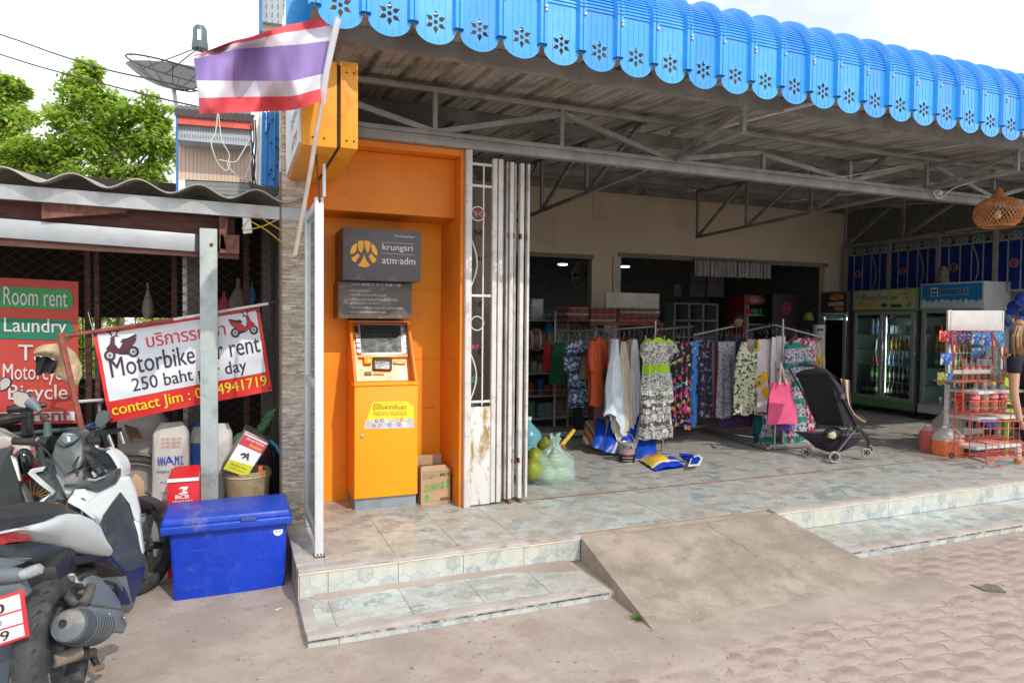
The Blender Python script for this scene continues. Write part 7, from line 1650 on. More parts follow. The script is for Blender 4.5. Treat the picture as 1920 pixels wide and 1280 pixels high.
wb=MB().ell(N_(480,880,YN+.12),.12,.07,.06,14,8,lambda p:p*(1+.15*noise.noise(p*20)));wb.build('stuffed_bag',BLACK,stl,smooth=True)
MB().ell(N_(470,905,YN+.05),.05,.03,.035,12,8,lambda p:p*(1+.3*noise.noise(p*40))).build('cream_cloth',mat('cream_cloth',(.50,.46,.30),.9),stl,smooth=True)
def wheel(c,r,ax,nm='wheel',parent=stl):
 o=MB().torus(c,r*.80,r*.2,ax,28,10,1.3).build(nm,mat('pale_tyre',(.33,.30,.27),.7,0,.1,9,.1),parent,smooth=True)
 mb=MB().torus(c,r*.60,r*.07,ax,24,6);a=Vector(ax).normalized();u=a.cross(Vector((0,0,1))).normalized();v=a.cross(u)
 for k in range(5):an=k*1.2566;e=u*math.cos(an)+v*math.sin(an);mb.bar(Vector(c),Vector(c)+e*r*.62,r*.12,r*.2,a)
 mb.lathe(Vector(c)-a*r*.3,[(r*.18,0),(r*.2,r*.1),(r*.2,r*.5),(r*.15,r*.6)],12,a);mb.build('rim',BKM,o,smooth=True)
wheel(N_(490,1145,YN-.02),.062,(.35,1,0));wheel(N_(190,1085,YFs),.062,(.35,1,0));wheel(N_(838,1098,YN),.052,(.5,1,0));
wheel(N_(870,1060,YFs),.052,(.3,1,0))
def towel(u,v):
 L_=[(560,290),(590,430),(625,560),(690,680),(760,745),(820,770)];Rr=[(660,305),(665,470),(680,600),(740,680),(800,705),(850,745)]
 t=v*5;i=min(4,int(t));f_=t-i;a=[L_[i][k]+(L_[i+1][k]-L_[i][k])*f_ for k in(0,1)];b=[Rr[i][k]+(Rr[i+1][k]-Rr[i][k])*f_ for k in(0,1)]
 return N_(a[0]+(b[0]-a[0])*u,a[1]+(b[1]-a[1])*u,YN+.06+.03*math.sin(u*9+v*2))
mb=MB().grid(towel,14,24);mb.grid(lambda u,v:towel(u,v)+Vector((0,.008,0)),14,24);mb.build('beige_cloth',BGE,stl,smooth=True)
mb=MB();txt(mb,'orbit',lambda u,v:N_(140+80*u,180-14*v,YFs-.12)+Vector((0,-.03,0)),0,1,0,1,.02);mb.build('lettering',mat('dim_grey_letter',(.3,.3,.3),.5,bump=0),stl)
def jerry(px0,px1,pyt,pyb,m1,m2,lvl,lab):
 c=W((px0+px1)/2,pyb,'z',PZ);a,b=W(px0,800,'y',c.y+.09).x,W(px1,800,'y',c.y+.09).x;r=(b-a)/2*.92;h=W((px0+px1)/2,pyt,'y',c.y).z-PZ;c=Vector(((a+b)/2,c.y+.09,PZ))
 t=thing('jerrycan',lab,'jerrycan',c,'jerrycans beside the wire rack')
 def f(u,v):
  an=2*math.pi*u;cs,sn=math.cos(an),math.sin(an);k=.6;s_=1-.06*(v<.03)-(0 if v<.72 else(v-.72)/.28*.55)
  return Vector((c.x+math.copysign(abs(cs)**k,cs)*r*s_,c.y+math.copysign(abs(sn)**k,sn)*r*.75*s_,PZ+.001+v*h*.93))
 mb=MB().m(0).grid(lambda u,v:f(u,v*lvl),28,10);mb.m(1).grid(lambda u,v:f(u,lvl+(1-lvl)*v),28,10);mb.build('can_body',[m1,m2],t,smooth=True)
 MB().lathe(Vector((c.x-r*.35,c.y,PZ+h*.88)),[(.022,0),(.024,.01),(.024,h*.10),(0,h*.105)],14).build('cap',WHITE,t,smooth=True)
 MB().tube([Vector((c.x-r*.1,c.y,PZ+h*.84)),Vector((c.x+r*.1,c.y,PZ+h*.97)),Vector((c.x+r*.6,c.y,PZ+h*.95)),Vector((c.x+r*.75,c.y,PZ+h*.80))],.014,8).build('handle',m2,t,smooth=True)
 return t,f
PKL=mat('pink_fluid_plastic',(.62,.13,.11),.35,0,.05,4,0);ORL=mat('orange_fluid_plastic',(.80,.18,.06),.3,0,.05,4,0);CLP=mat('cloudy_plastic',(.60,.54,.50),.3,0,.05,4,0,alpha=.85)
jerry(1757,1796,771,838,CLP,CLP,.3,'empty cloudy plastic jerrycan standing behind the half-filled one')
jerry(1731,1760,797,848,PKL,mat('pink_cloud',(.62,.36,.32),.35),.8,'jerrycan full of pink liquid, left of the red wire rack')
jerry(1757,1798,800,856,ORL,CLP,.55,'jerrycan half full of orange liquid, nearest the red wire rack')
wr=thing('snack_rack','tall white wire rack with blank header board and hanging snack bags','display rack',W(1840,850,'z',PZ))
YW=5.05;V=lambda x,y,Y=YW:W(x,y,'y',Y)
WR=mat('rack_white',(.62,.60,.58),.5,0,.06,8,.1,60,(.4,.33,.27),12,(.6,.7))
MB().prism([V(1778,620),V(1881,620),V(1881,582),V(1778,582)],(0,.02,0)).build('header_board',WR,wr,bev=.004)
zb2,zt4=PZ+.06,V(1880,583).z
for x in(1780,1878):p=V(x,700);MB().box((p.x-.018,YW,zb2-.05),(p.x+.018,YW+.04,zt4)).build('post',WR,wr,bev=.003)
mb=MB();xa,xb=V(1780,700).x,V(1878,700).x
for i in range(15):x=xa+(xb-xa)*i/14;mb.box((x-.002,YW+.02,.35),(x+.002,YW+.024,zt4-.15))
for i in range(16):z=.38+i*.085;mb.box((xa,YW+.024,z),(xb,YW+.028,z+.004))
tag(mb.build('wire_grid',WR,wr),kind='stuff')
for k,z in enumerate((PZ+.10,.62,.9)):MB().box((xa,YW-.32,z),(xb,YW+.02,z+.03)).build('shelf',WR,wr,bev=.003)
SNK=[((.50,.02,.03),'red'),((.05,.02,.08),'dark purple'),((.02,.15,.42),'blue'),((.03,.12,.5),'deep blue'),((.02,.20,.45),'bright blue'),((.35,.3,.03),'yellow-green')]
def snack(x0,y0,x1,y1,k,lab,Y=YW-.06,c2=None):
 p,q=W(x0,y1,'y',Y),W(x1,y0,'y',Y);c,nm_=SNK[k];mb=MB()
 f=lambda u,v,s:Vector((p.x+(q.x-p.x)*u,Y+s*.022*math.sin(u*3.14)*math.sin(v*3.14),p.z+(q.z-p.z)*v+.006*math.sin(u*12)))
 mb.grid(lambda u,v:f(u,v,-1),8,8);mb.grid(lambda u,v:f(u,v,1),8,8)
 m=pat('snack_%d'%k,c,[('v',(.65,.55,.5),22,.14,.26,None),('n',((.7,.3,.03),(.25,.1,.3),(.6,.5,.3),(.55,.5,.45),(.6,.25,.05),(.05,.1,.4))[k],12,.56,.62,None),('n',(.01,.02,.08),17,.62,.68,None)],.3)
 return solo(mb,'snack_packet',m,lab,'snack packet',group='snack packets on the white wire rack',smooth=True)
for q in((1761,620,1779,640,0,'square red snack packet hanging at the left edge of the white rack'),(1779,622,1792,646,1,'dark purple snack packet right of the square red one'),(1792,622,1806,645,1,'second dark purple snack packet in the top row'),(1806,624,1822,644,1,'third dark purple snack packet in the top row'),(1822,622,1842,646,2,'wide blue snack packet in the top row of the white rack'),(1842,622,1860,648,3,'deep blue snack packet right of the wide blue one'),(1862,622,1884,650,4,'bright blue snack packet at the right edge of the white rack'),(1822,652,1836,672,4,'blue snack packet in the second row above the left small bottles'),(1834,652,1850,672,2,'blue snack packet in the second row above the right small bottles'),(1763,662,1786,684,3,'bundle of deep blue snack packets left of the small bottles'),(1757,698,1773,722,5,'yellow-green box-like packet on the left shelf edge'),(1773,698,1789,720,2,'small blue patterned packet beside the yellow-green one'),(1792,730,1812,772,0,'pink-red packet stack on the lower left shelf')):snack(*q)
rr=thing('red_wire_rack','red wire rack with stepped baskets on small black wheels','wire rack',W(1850,860,'z',PZ))
RDW=mat('red_wire',(.58,.09,.06),.5,.1,.15,20,.1,60,(.20,.06,.04),14,(.52,.68))
R4=lambda cx,cy,Y:W(1730+cx/4,560+cy/4,'y',Y)
def tb_(pts,r=.006,nm='frame_wire'):return MB().tube(pts,r,6).build(nm,RDW,rr,smooth=True)
YR1,YR2,YR3,YR4=4.80,4.66,4.52,4.38
for l in([(215,240),(240,530)],[(520,250),(528,535)]):tb_([R4(x,y,YR1+.1)for x,y in l],.009)
for l in([(218,242),(295,465),(303,560),(303,870)],[(522,250),(605,460),(608,540),(605,870)]):tb_([R4(x,y,YR1)for x,y in l],.007)
tb_([R4(205,238,YR1+.1),R4(610,243,YR1+.1)]);tb_([R4(245,560,YR1+.1),R4(240,900,YR1+.1),R4(236,1165,YR1+.1)])
MB().prism([R4(230,535,YR1),R4(608,528,YR1),R4(608,560,YR1),R4(230,566,YR1)],(0,.02,0)).build('shelf_edge',mat('worn_grey_strip',(.40,.37,.33),.7,0,.2,12,.3,50,(.3,.15,.1),12),rr,bev=.002)
s0,s1=R4(240,620,YR1),R4(604,606,YR1);MB().box((s0 .x,YR1,s0 .z-.012),(s1 .x,YR1+.24,s0 .z)).build('shelf_board',mat('ply_shelf',(.36,.24,.16),.8),rr)
tb_([R4(240,617,YR1-.005),R4(604,604,YR1-.005)])
def tier(x0,x1,yt,ym,yb,Yf,Yb,nv_):
 for y,r in((yt,.006),(ym,.004),(yb,.006)):tb_([R4(x0,y,Yf),R4(x1,y-4,Yf)],r,'basket_wire')
 for i in range(nv_+1):x=x0+(x1-x0)*i/nv_;tb_([R4(x,yt,Yf),R4(x,yb,Yf)],.004,'basket_wire')
 a,b=R4(x0,yt,Yf),R4(x1,yt,Yf);c,d=R4(x0,yb,Yf),R4(x1,yb,Yf)
 for p in(a,b,c,d):tb_([p,Vector((p.x,Yb,p.z))],.005,'basket_wire')
 for i in range(1,nv_):x=c.x+(d.x-c.x)*i/nv_;tb_([Vector((x,Yf,c.z)),Vector((x,Yb,c.z))],.0035,'basket_wire')
 for k in range(1,4):y=Yf+(Yb-Yf)*k/4;tb_([Vector((c.x,y,c.z)),Vector((d.x,y,c.z))],.0035,'basket_wire')
 return c,d
t2=tier(358,662,770,820,866,YR2,YR1+.1,7);t3=tier(415,726,920,975,1068,YR3,YR2+.1,7);t4=tier(476,800,1082,1140,1192,YR4,YR3+.1,7)
for x,Y in((358,YR2),(662,YR2)):tb_([R4(x,866,Y),R4(x-8,1195 if x==358 else 1000,Y)],.006)
tb_([R4(215,1165,YR1),R4(350,1190,YR2),R4(475,1228,YR4)],.007);tb_([R4(215,1165,YR1),R4(280,1030,YR1),R4(240,990,YR1+.1)],.007);tb_([R4(474,1085,YR4),R4(480,1250,YR4),R4(520,1225,YR4),R4(560,1185,YR4)],.007);tb_([R4(800,1190,YR4),R4(740,1230,YR4),R4(700,1190,YR4)],.006)
tb_([R4(300,870,YR1),R4(300,620,YR1)],.005);tb_([R4(245,720,YR1+.05),R4(420,716,YR1+.05)],.005);tb_([R4(245,860,YR1+.05),R4(335,862,YR1+.05)],.005)
MB().torus(R4(218,1172,YR1-.02),.022,.012,(.3,1,0),18,8).build('wheel',RUB,rr,smooth=True);MB().torus(R4(330,1140,YR1+.3),.022,.012,(.3,1,0),18,8).build('wheel',RUB,rr,smooth=True)
def pet(h,r,liq,capc,labelled,nm):
 t=thing('soft_drink_bottle','tmp','bottle',(0,0,0));g=mat('pet_clear',(.42,.42,.42),.12,0,.04,5,0,alpha=.25,coat=.3)
 MB().lathe((0,0,0),[(r*.7,0),(r*.95,.012),(r,.03),(r*.94,h*.3),(r,h*.42),(r,h*.60),(r*.8,h*.74),(r*.4,h*.86),(r*.36,h*.93)],20).build('bottle_body',g,t,smooth=True)
 MB().lathe((0,0,.002),[(r*.66,0),(r*.9,.012),(r*.95,.03),(r*.89,h*.3),(r*.95,h*.42),(r*.94,h*liq),(0,h*liq+.001)],20).build('liquid',mat('amber_fuel',(.62,.20,.05),.15,0,.08,5,0,alpha=.85),t,smooth=True)
 MB().lathe((0,0,h*.92),[(r*.43,0),(r*.43,h*.075),(0,h*.078)],14).build('cap',mat('cap_'+nm,capc,.4,bump=0),t,smooth=True)
 if labelled:
  MB().lathe((0,0,h*.40),[(r*1.015,0),(r*1.015,h*.2)],24).build('label_band',mat('label_red',(.62,.02,.03),.4,0,.05,6,0),t,smooth=True)
  mb=MB();a0=math.atan2(-.62,-.72);txt(mb,'Coca-Cola',lambda u,v:Vector((math.cos(a0-(.5-u)*1.9)*(r*1.04),math.sin(a0-(.5-u)*1.9)*(r*1.04),h*(.44+.12*v+.02*u))),0,1,0,1,.02);mb.build('lettering',INKW,t)
 return t
zs1=s0 .z;fb=None
ordn=('leftmost','second','middle','fourth','rightmost')
b5=pet(.235,.034,.34,(.60,.03,.04),True,'red')
for i in range(5):
 p=W((1807,1819,1831,1843,1855)[i],700,'y',YR1+.10);loc=(p.x,YR1+.09,zs1+.001)
 lab=ordn[i]+' of the five small red-capped bottles on the top shelf of the red rack'
 if i==0:b5 .location=loc;b5['label']=lab;b5['group']='small bottles on the top shelf'
 else:dup(b5,loc,None,lab,'small bottles on the top shelf')
zb5=t2[0].z+.006
for i,(x,cc_,nm,lb)in enumerate(((1828,(.6,.03,.04),'red',True),(1845,(.75,.22,.02),'orange',False),(1862,(.80,.42,.02),'yellow',True),(1879,(.60,.03,.04),'red',True))):
 b=pet(.305,.046,.50,cc_,lb,nm);p=W(x,750,'y',YR2+.09);b.location=(p.x,YR2+.09,zb5);b['group']='large bottles in the upper basket'
 b['label']=('leftmost labelled large bottle of amber fuel in the upper basket','unlabelled large bottle with orange cap in the upper basket','large bottle with yellow-orange cap in the upper basket','rightmost large bottle with red cap in the upper basket')[i]
fnl=MB().lathe(W(1857,789,'y',YR3+.1)-Vector((0,0,.11)),[(.012,0),(.014,.05),(.085,.10),(.09,.112),(.084,.112),(.010,.055)],24);solo(fnl,'funnel',mat('funnel_blue',(.01,.13,.55),.35),'bright blue plastic funnel standing in the third basket of the red rack','funnel',smooth=True)
tin=thing('spray_tin','white and orange upright tin at the foot of the red rack','tin',W(1908,868,'z',PZ));c=ORG[tin.name];MB().lathe(c,[(.032,0),(.032,.045)],18).build('band',mat('tin_orange',(.6,.25,.02),.4),tin,smooth=True);MB().lathe(c+Vector((0,0,.045)),[(.032,0),(.032,.10),(.022,.115),(0,.117)],18).build('tin_body',mat('tin_white',(.6,.55,.5),.4),tin,smooth=True)
solo(MB().ell(W(1872,873,'z',PZ+.004),.03,.02,.006,10,5),'red_scrap',INKR,'small red petal-like scrap on the floor in front of the red rack','scrap',smooth=True)
gc=thing('green_chair','lime green plastic chair behind the woman','chair',W(1895,850,'y',5.15));GM=mat('lime_plastic',(.32,.62,.10),.4,0,.05,4,0)
ruled([V(1868,698,5.2),V(1935,690,5.2),V(1935,762,5.1),V(1880,756,5.1)],'backrest',GM,.03,.02,parent=gc)
ruled([V(1884,766,5.1),V(1940,766,5.1),V(1940,784,4.9),V(1878,782,4.9)],'seat',GM,.0,.03,parent=gc)
for x,Y in((1886,5.05),(1932,5.05),(1888,4.8),(1935,4.8)):p=V(x,780,Y);MB().box((p.x-.015,Y-.015,PZ),(p.x+.015,Y+.015,p.z)).build('leg',GM,gc)
st_=thing('black_crate','black box standing under the lime green chair at the right edge','box',V(1912,850,4.95));p,q=V(1884,795,5.35),V(1945,795,5.35);MB().box((p.x,5.35,PZ),(q.x,5.6,p.z)).build('box_body',BLACK,st_,bev=.01);MB().box((p.x-.01,5.34,p.z),(q.x+.01,5.61,p.z+.03)).build('lid',BLACK,st_,bev=.006)
def hat2(px,py,Y,r,m,lab,patch=None):
 p=W(px,py,'y',Y);t=thing('sun_hat',lab,'hat',p,'hats hanging at the right edge');MB().ell(p,r*.62,r*.5,r*.6,18,10).build('crown',m,t,smooth=True)
 MB().grid(lambda u,v:p+Vector((math.cos(u*6.283)*r*(.5+.55*v),math.sin(u*6.283)*r*.4*(.5+.55*v),-r*.30-.05*v+.03*math.sin(u*12+2))),30,4).build('brim',m,t,smooth=True)
 if patch:MB().prism([p+Vector((dx*r,-r*.50,dz*r))for dx,dz in((.1,.05),(.35,.2),(.3,.0),(.45,-.15),(.15,-.1))],(0,.004,0)).build('patch',patch,t)
HB=mat('hat_blue',(.01,.04,.28),.7,0,.15,9,.2);HN=mat('hat_navy',(.015,.035,.09),.75,0,.15,9,.2)
hat2(1915,560,5.3,.12,HB,'royal blue sun hat at the top right edge');hat2(1899,574,5.4,.11,HB,'darker royal blue hat just left of the top one');hat2(1886,600,5.25,.13,HN,'navy cap with a small orange motif beside the white rack',mat('motif_orange',(.6,.25,.12),.6));hat2(1922,590,5.2,.10,HB,'blue hat right above the woman’s head')
for i,(x,y,c)in enumerate(((1886,660,(.3,.05,.04)),(1893,672,(.35,.25,.03)),(1882,690,(.02,.12,.2)),(1890,700,(.4,.12,.05)))):
 p=W(x,y,'y',5.15);mb=MB().ell(p,.045,.02,.05,10,7,lambda p:p*(1+.3*noise.noise(p*30)));solo(mb,'trinket',mat('trinket_%d'%i,c,.5,0,.4,30,0),('red','yellow','blue','orange')[i]+' trinket hanging between the white rack and the woman','trinket',group='trinkets hanging beside the woman',smooth=True)
bl_=thing('basket_lamp','round woven bamboo lamp hanging from the roof beam at right','lamp',W(1871,398,'y',4.55));pc_=W(1871,400,'y',4.55);k=4.55/(ray(1871,400).y)
R_=(W(1910,400,'y',4.55).x-W(1832,400,'y',4.55).x)/2*.66;BAM=mat('bamboo_weave',(.50,.20,.065),.6,0,.25,12,.2)
def prof_(t):
 a=-1.15+t*2.45;return(R_*(.30+.70*math.cos(a*.93)),.125*math.sin(a)*1.15)
def strand(a0,s):
 return[pc_+Vector((math.cos(a0+s*t*1.15)*prof_(t)[0],math.sin(a0+s*t*1.15)*prof_(t)[0],prof_(t)[1]))for t in[i/12 for i in range(13)]]
mb=MB()
for i in range(34):
 for s in(1,-1):mb.tube(strand(2*math.pi*i/34,s),.0042,4)
tag(mb.build('woven_shade',BAM,bl_),kind='stuff')
for t in(0,.04,.97,1):r_,h_=prof_(t);MB().torus(pc_+Vector((0,0,h_)),r_,.006,N=32,n=6).build('hoop',BAM,bl_,smooth=True)
MB().lathe(pc_+Vector((0,0,prof_(1)[1]-.005)),[(R_*.50,0),(.05,.045),(.035,.10),(.02,.12),(0,.121)],20).build('neck_cap',mat('cap_weave',(.42,.17,.07),.7,0,.2,20,.5,60),bl_,smooth=True)
MB().ell(pc_+Vector((0,0,-.01)),.03,.03,.045,12,8).build('bulb',mat('unlit_bulb',(.75,.70,.62),.3),bl_,smooth=True)
MB().tube([pc_+Vector((0,0,.2)),W(1868,340,'y',4.7),W(1866,330,'y',4.8)],.004,5).build('cord',KC,bl_)
ch=thing('hanging_chain','thin twisted wire chain hanging from the inner truss beside the gate','chain',W(1112,395,'y',5.6))
for i in range(9):MB().torus(W(1112+2*math.sin(i*2),366+i*6,'y',5.6),.010,.002,(math.cos(i*1.5),math.sin(i*1.5),0),12,4).build('chain_link',mat('dim_wire',(.12,.11,.1),.6,.4),ch)
mb=MB().cyl(W(1035,460,'y',6.0),W(1035,402,'y',6.0),.002,n=4);solo(mb,'pull_string',KC,'thin dark string hanging down in front of the beige wall near the gate','string')
wm=thing('person','woman with tied-back fair hair, black T-shirt and dark trousers cut by the right edge','person',(W(1930,860,'z',PZ).x,4.6,PZ))
YP=4.62;U=lambda x,y,Y=YP:W(x+7,y,'y',Y)
SKF=mat('skin_fair',(.52,.29,.19),.5,0,.05,8,.06,140)
hcn=W(1922,622,'y',YP);sh_l=U(1895,672,YP);sh_r=U(1962,672,YP+.15);chest=U(1930,690,YP+.08);waist=U(1930,745,YP+.08);hip=U(1930,778,YP+.08)
fL=Vector((hip.x-.09,hip.y,PZ+.04));fR=Vector((hip.x+.10,hip.y+.05,PZ+.04));kL=fL.lerp(hip,.52);kR=fR.lerp(hip,.52)
nk=U(1928,655,YP+.06);eL=U(1894,738,YP-.02);hL=U(1906,792,YP-.06);eR=U(1972,738,YP+.2);hR=U(1968,790,YP+.1)
def pr(p,r):return(p.x,p.y,p.z,r)
body=[pr(hip,(.155,.12)),pr(waist,(.125,.10)),pr(chest,(.15,.11)),pr(nk,.055),pr(sh_l,.062),pr(eL,.043),pr(hL,.030),pr(sh_r,.062),pr(eR,.043),pr(hR,.030),pr(kL,.065),pr(fL,.045),pr(kR,.065),pr(fR,.045),pr(hcn-Vector((0,0,.06)),.05)]
skin_body('body',body,[(0,1),(1,2),(2,3),(3,14),(2,4),(4,5),(5,6),(2,7),(7,8),(8,9),(0,10),(10,11),(0,12),(12,13)],SKF,wm)
cl_=lambda p,r:pr(p,tuple(q+.012 for q in r)if isinstance(r,tuple)else r+.012)
TS=plain('tshirt_black',(.012,.014,.024))
slv=sh_l.lerp(eL,.48);slr=sh_r.lerp(eR,.48)
skin_body('t_shirt',[cl_(hip+Vector((0,0,.04)),(.155,.12)),cl_(waist,(.13,.105)),cl_(chest,(.155,.115)),cl_(nk-Vector((0,0,.035)),.06),cl_(sh_l,.064),cl_(slv,.058),cl_(sh_r,.064),cl_(slr,.058)],[(0,1),(1,2),(2,3),(2,4),(4,5),(2,6),(6,7)],TS,wm)
skin_body('trousers',[cl_(hip,(.15,.12)),cl_(kL,.07),cl_(fL+Vector((0,0,.08)),.055),cl_(kR,.07),cl_(fR+Vector((0,0,.08)),.055)],[(0,1),(1,2),(0,3),(3,4)],plain('trouser_black',(.015,.015,.018)),wm)
for f_ in(fL,fR):MB().ell(f_+Vector((-.02,-.05,-.015)),.045,.11,.03,14,8).build('shoe',BLACK,wm,smooth=True)
for hnd,sgn in((hL,1),(hR,-1)):
 d=Vector((.02*sgn,-.06,-.08)).normalized();mb=MB().ell(hnd+d*.035,.026,.030,.045,12,8)
 for k in range(4):a=hnd+d*.06+Vector((-.020+.013*k,0,0));mb.tube([a,a+d*.035,a+d*.055+Vector((0,.012,-.012)),a+d*.06+Vector((0,.028,-.02))],[.009,.0085,.0075,.005],7)
 a=hnd+d*.015+Vector((.024*sgn,0,0));mb.tube([a,a+d*.03+Vector((.012*sgn,0,0)),a+d*.05],[.010,.009,.006],7);mb.build('hand',SKF,wm,smooth=True)
HR=mat('hair_sandy',(.36,.21,.10),.55,0,.35,14,.6,120,(.50,.33,.18),18,(.5,.66),st=(1,1,.25))
head(hcn,.95,math.pi*.72,wm,SKF,HR)
def pony(u,v):
 a=2*math.pi*u;c=U(1905,612,YP-.02).lerp(U(1898,668,YP-.03),v)+Vector((-.02*math.sin(v*5),0,0));r=.055*(1-v)**.5*(.5+.9*math.sin(min(1,v*1.6)*1.57))+.012
 k=1+.25*noise.noise(Vector((math.cos(a)*3,math.sin(a)*3,v*5)));return c+Vector((math.cos(a)*r*k,math.sin(a)*r*.8*k,.02*(1-v)))
mb=MB()
for i in range(70):
 a=random.uniform(0,6.283);r=random.uniform(.2,1)*.042;o_=Vector((math.cos(a)*r,math.sin(a)*r,0));w_=random.uniform(-.02,.02)
 P5=[U(1912,604,YP),U(1904,612,YP-.02),U(1899,630,YP-.04),U(1900+w_*100,648,YP-.03),U(1904+w_*200,random.uniform(655,672),YP-.02)]
 mb.tube([p+o_*(.5+.9*k/4 if k<3 else 1.3-.35*k/4)for k,p in enumerate(P5)],[.006,.006,.0055,.004,.0015],4)
mb.build('ponytail',HR,wm,smooth=True);MB().ell(U(1904,607,YP),.055,.055,.045,16,10,lambda p:p*(1+.15*noise.noise(p*25))).build('hair_bun',HR,wm,smooth=True)
R0=Vector((-.676,3.22,0));FW=Vector((.1288,.9917,0)).normalized();RT=Vector((FW.y,-FW.x,0));UPv=Vector((0,0,1))
scn=thing('motor_scooter','white and black motor scooter seen from behind, parked at the left edge','scooter',R0)
def SS(px,py,s):return Wp(px,py,R0+FW*s,FW)
A1=lambda x,y,s:SS(x/4,680+y/4,s)
A2=lambda x,y,s:SS(x/4,960+y/4,s)
A3=lambda x,y,s:SS(80+x/6.4,780+y/6.4,s)
SWH=mat('scooter_white',(.66,.71,.73),.26,0,.025,3,.02,60,(.50,.52,.52),3,(.6,.78),coat=.6)
SBK=mat('scooter_black',(.05,.06,.065),.38,0,.2,4,.05,60,(.10,.11,.105),3.5,(.46,.72),coat=.1)
SDK=mat('scooter_dark_gloss',(.014,.018,.024),.16,0,.1,4,0,coat=.6);SNV=mat('scooter_navy',(.012,.022,.10),.3,0,.1,4,0,coat=.4)
DST=mat('dusty_engine',(.16,.145,.125),.8,.3,.35,14,.5,50,(.05,.055,.06),12,(.45,.6));PLG=mat('grey_plastic',(.14,.165,.185),.45,0,.12,5,.1,70,(.20,.18,.15),6,(.58,.75))
def pan_(pts,off,nm,m,bev=.006,parent=scn):return MB().prism(pts,off).build(nm,m,parent,bev=bev,seg=3)
RB2=mat('dusty_rubber',(.045,.048,.05),.8,0,.3,12,.4,60,(.15,.13,.11),7,(.52,.74))
def wheel2(c,R,wdt,ax,par,nsp=5,rimm=None,knob=True):
 ax=Vector(ax).normalized();o=MB().torus(c,R-wdt*.5,wdt*.5,ax,48,14,1.05);u=ax.cross(UPv).normalized();v=ax.cross(u)
 ty=o.build('wheel',RB2,par,smooth=True)
 if knob:
  mb=MB()
  for i in range(36):
   an=i/36*6.283;e=u*math.cos(an)+v*math.sin(an);tt=(e.cross(ax)).normalized()
   for s in(-1,1):p=c+e*(R-.004)*.985+ax*s*wdt*.22;mb.bar(p-tt*.014+ax*s*-.012,p+tt*.014+ax*s*wdt*.14-e*.006,.009,.010,e)
  tag(mb.build('tread_block',RUB,ty),kind='stuff')
 rm=rimm or BLACK;mb=MB().torus(c,R-wdt*1.02,.016,ax,40,8,1.6)
 for k in range(nsp):an=k*6.283/nsp+.3;e=u*math.cos(an)+v*math.sin(an);w_=e.cross(ax);mb.bar(c+w_*.02,c+e*(R-wdt*1.05)+w_*.004,.026,.03,ax);mb.bar(c-w_*.02,c+e*(R-wdt*1.05)-w_*.004,.018,.03,ax)
 mb.lathe(c-ax*.05,[(.04,0),(.05,.02),(.05,.08),(.035,.1)],18,ax);mb.build('rim',rm,ty,smooth=False,bev=0)
LEAN=Vector((-.10,0,1)).normalized();AX=(RT+UPv*.10).normalized()
rc=R0+UPv*.283;fc_=Vector((-.505,4.52,.283));DKR=mat('rim_dusty',(.045,.055,.062),.5,.2,.3,9,.2,60,(.17,.15,.125),8,(.5,.7))
wheel2(rc,.283,.105,AX,scn,5,DKR)
fax=(Vector((.86,-.5,0))+UPv*.10).normalized();wheel2(fc_,.283,.085,fax,scn,5,DKR,False)
pan_([A2(200,620,-.02),A2(310,590,.0),A2(400,620,.06),A2(505,715,.12),A2(470,722,.12),A2(380,650,.06),A2(300,620,.0),A2(215,650,-.02)],-RT*.10,'inner_fender',BLACK,.003)
pan_([A2(-260,560,-.30),A2(150,520,-.22),A2(210,620,-.2),A2(190,640,-.2),A2(-260,760,-.32)],FW*.05,'plate_holder',PLG,.006)
pan_([A2(-160,960,-.22),A2(130,985,-.20),A2(110,1060,-.17),A2(60,1290,-.12),A2(-60,1400,-.12),A2(-200,1300,-.16)],FW*.012,'mud_flap',mat('flap_blue_grey',(.10,.135,.17),.45,0,.12,4,.05),.004)
pl0=[A2(-300,1105,-.33),A2(225,930,-.27),A2(178,578,-.27),A2(-330,730,-.33)];pn_=(pl0[1]-pl0[0]).cross(pl0[3]-pl0[0]).normalized()
if pn_.dot(EYE-pl0[0])<0:pn_=-pn_
po=MB().prism(pl0,-pn_*.006).build('licence_plate',mat('plate_red',(.62,.03,.05),.45,0,.1,9,.1),scn,bev=.004)
fmP=quad_map(pl0[0],pl0[1],pl0[2],pl0[3],.002,pn_);mb=MB();poly(mb,fmP,[(.04,.06),(.93,.06),(.93,.94),(.04,.94)]);mb.build('plate_field',mat('plate_white',(.66,.66,.66),.4,0,.05,9,0),po)
fmP2=quad_map(pl0[0],pl0[1],pl0[2],pl0[3],.0035,pn_);mb=MB();poly(mb,fmP2,[(.04,.62),(.93,.60),(.93,.63),(.04,.65)]);poly(mb,fmP2,[(.04,.34),(.93,.31),(.93,.34),(.04,.37)]);mb.build('plate_line',MC['plate_red'],po)
mb=MB();txt(mb,'1กจ',fmP2,.22,.68,.66,.90,.03);txt(mb,'สุราษฎร์ธานี',fmP2,.2,.62,.39,.52,.01);txt(mb,'3049',fmP2,.14,.71,.09,.29,.02);mb.build('plate_text',INKK,po)
pan_([A2(-200,200,-.30),A2(-20,160,-.26),A2(185,120,-.12),A2(250,215,-.08),A2(60,230,-.20),A2(-200,300,-.30)],FW*.03-RT*.10,'tail_light',mat('tail_red',(.40,.008,.015),.15,0,.3,30,0,40,(.75,.04,.04),24,(.5,.6),coat=.8),.006)
wp=[(-120,170,-.30),(0,150,-.26),(110,120,-.2),(190,108,-.12),(380,60,.03),(500,8,.12),(600,15,.2),(700,58,.3),(762,115,.38),(772,215,.42),(820,330,.55),(700,318,.45),(580,288,.34),(420,245,.18),(262,216,.0),(225,165,-.08),(190,125,-.12),(0,175,-.25)]
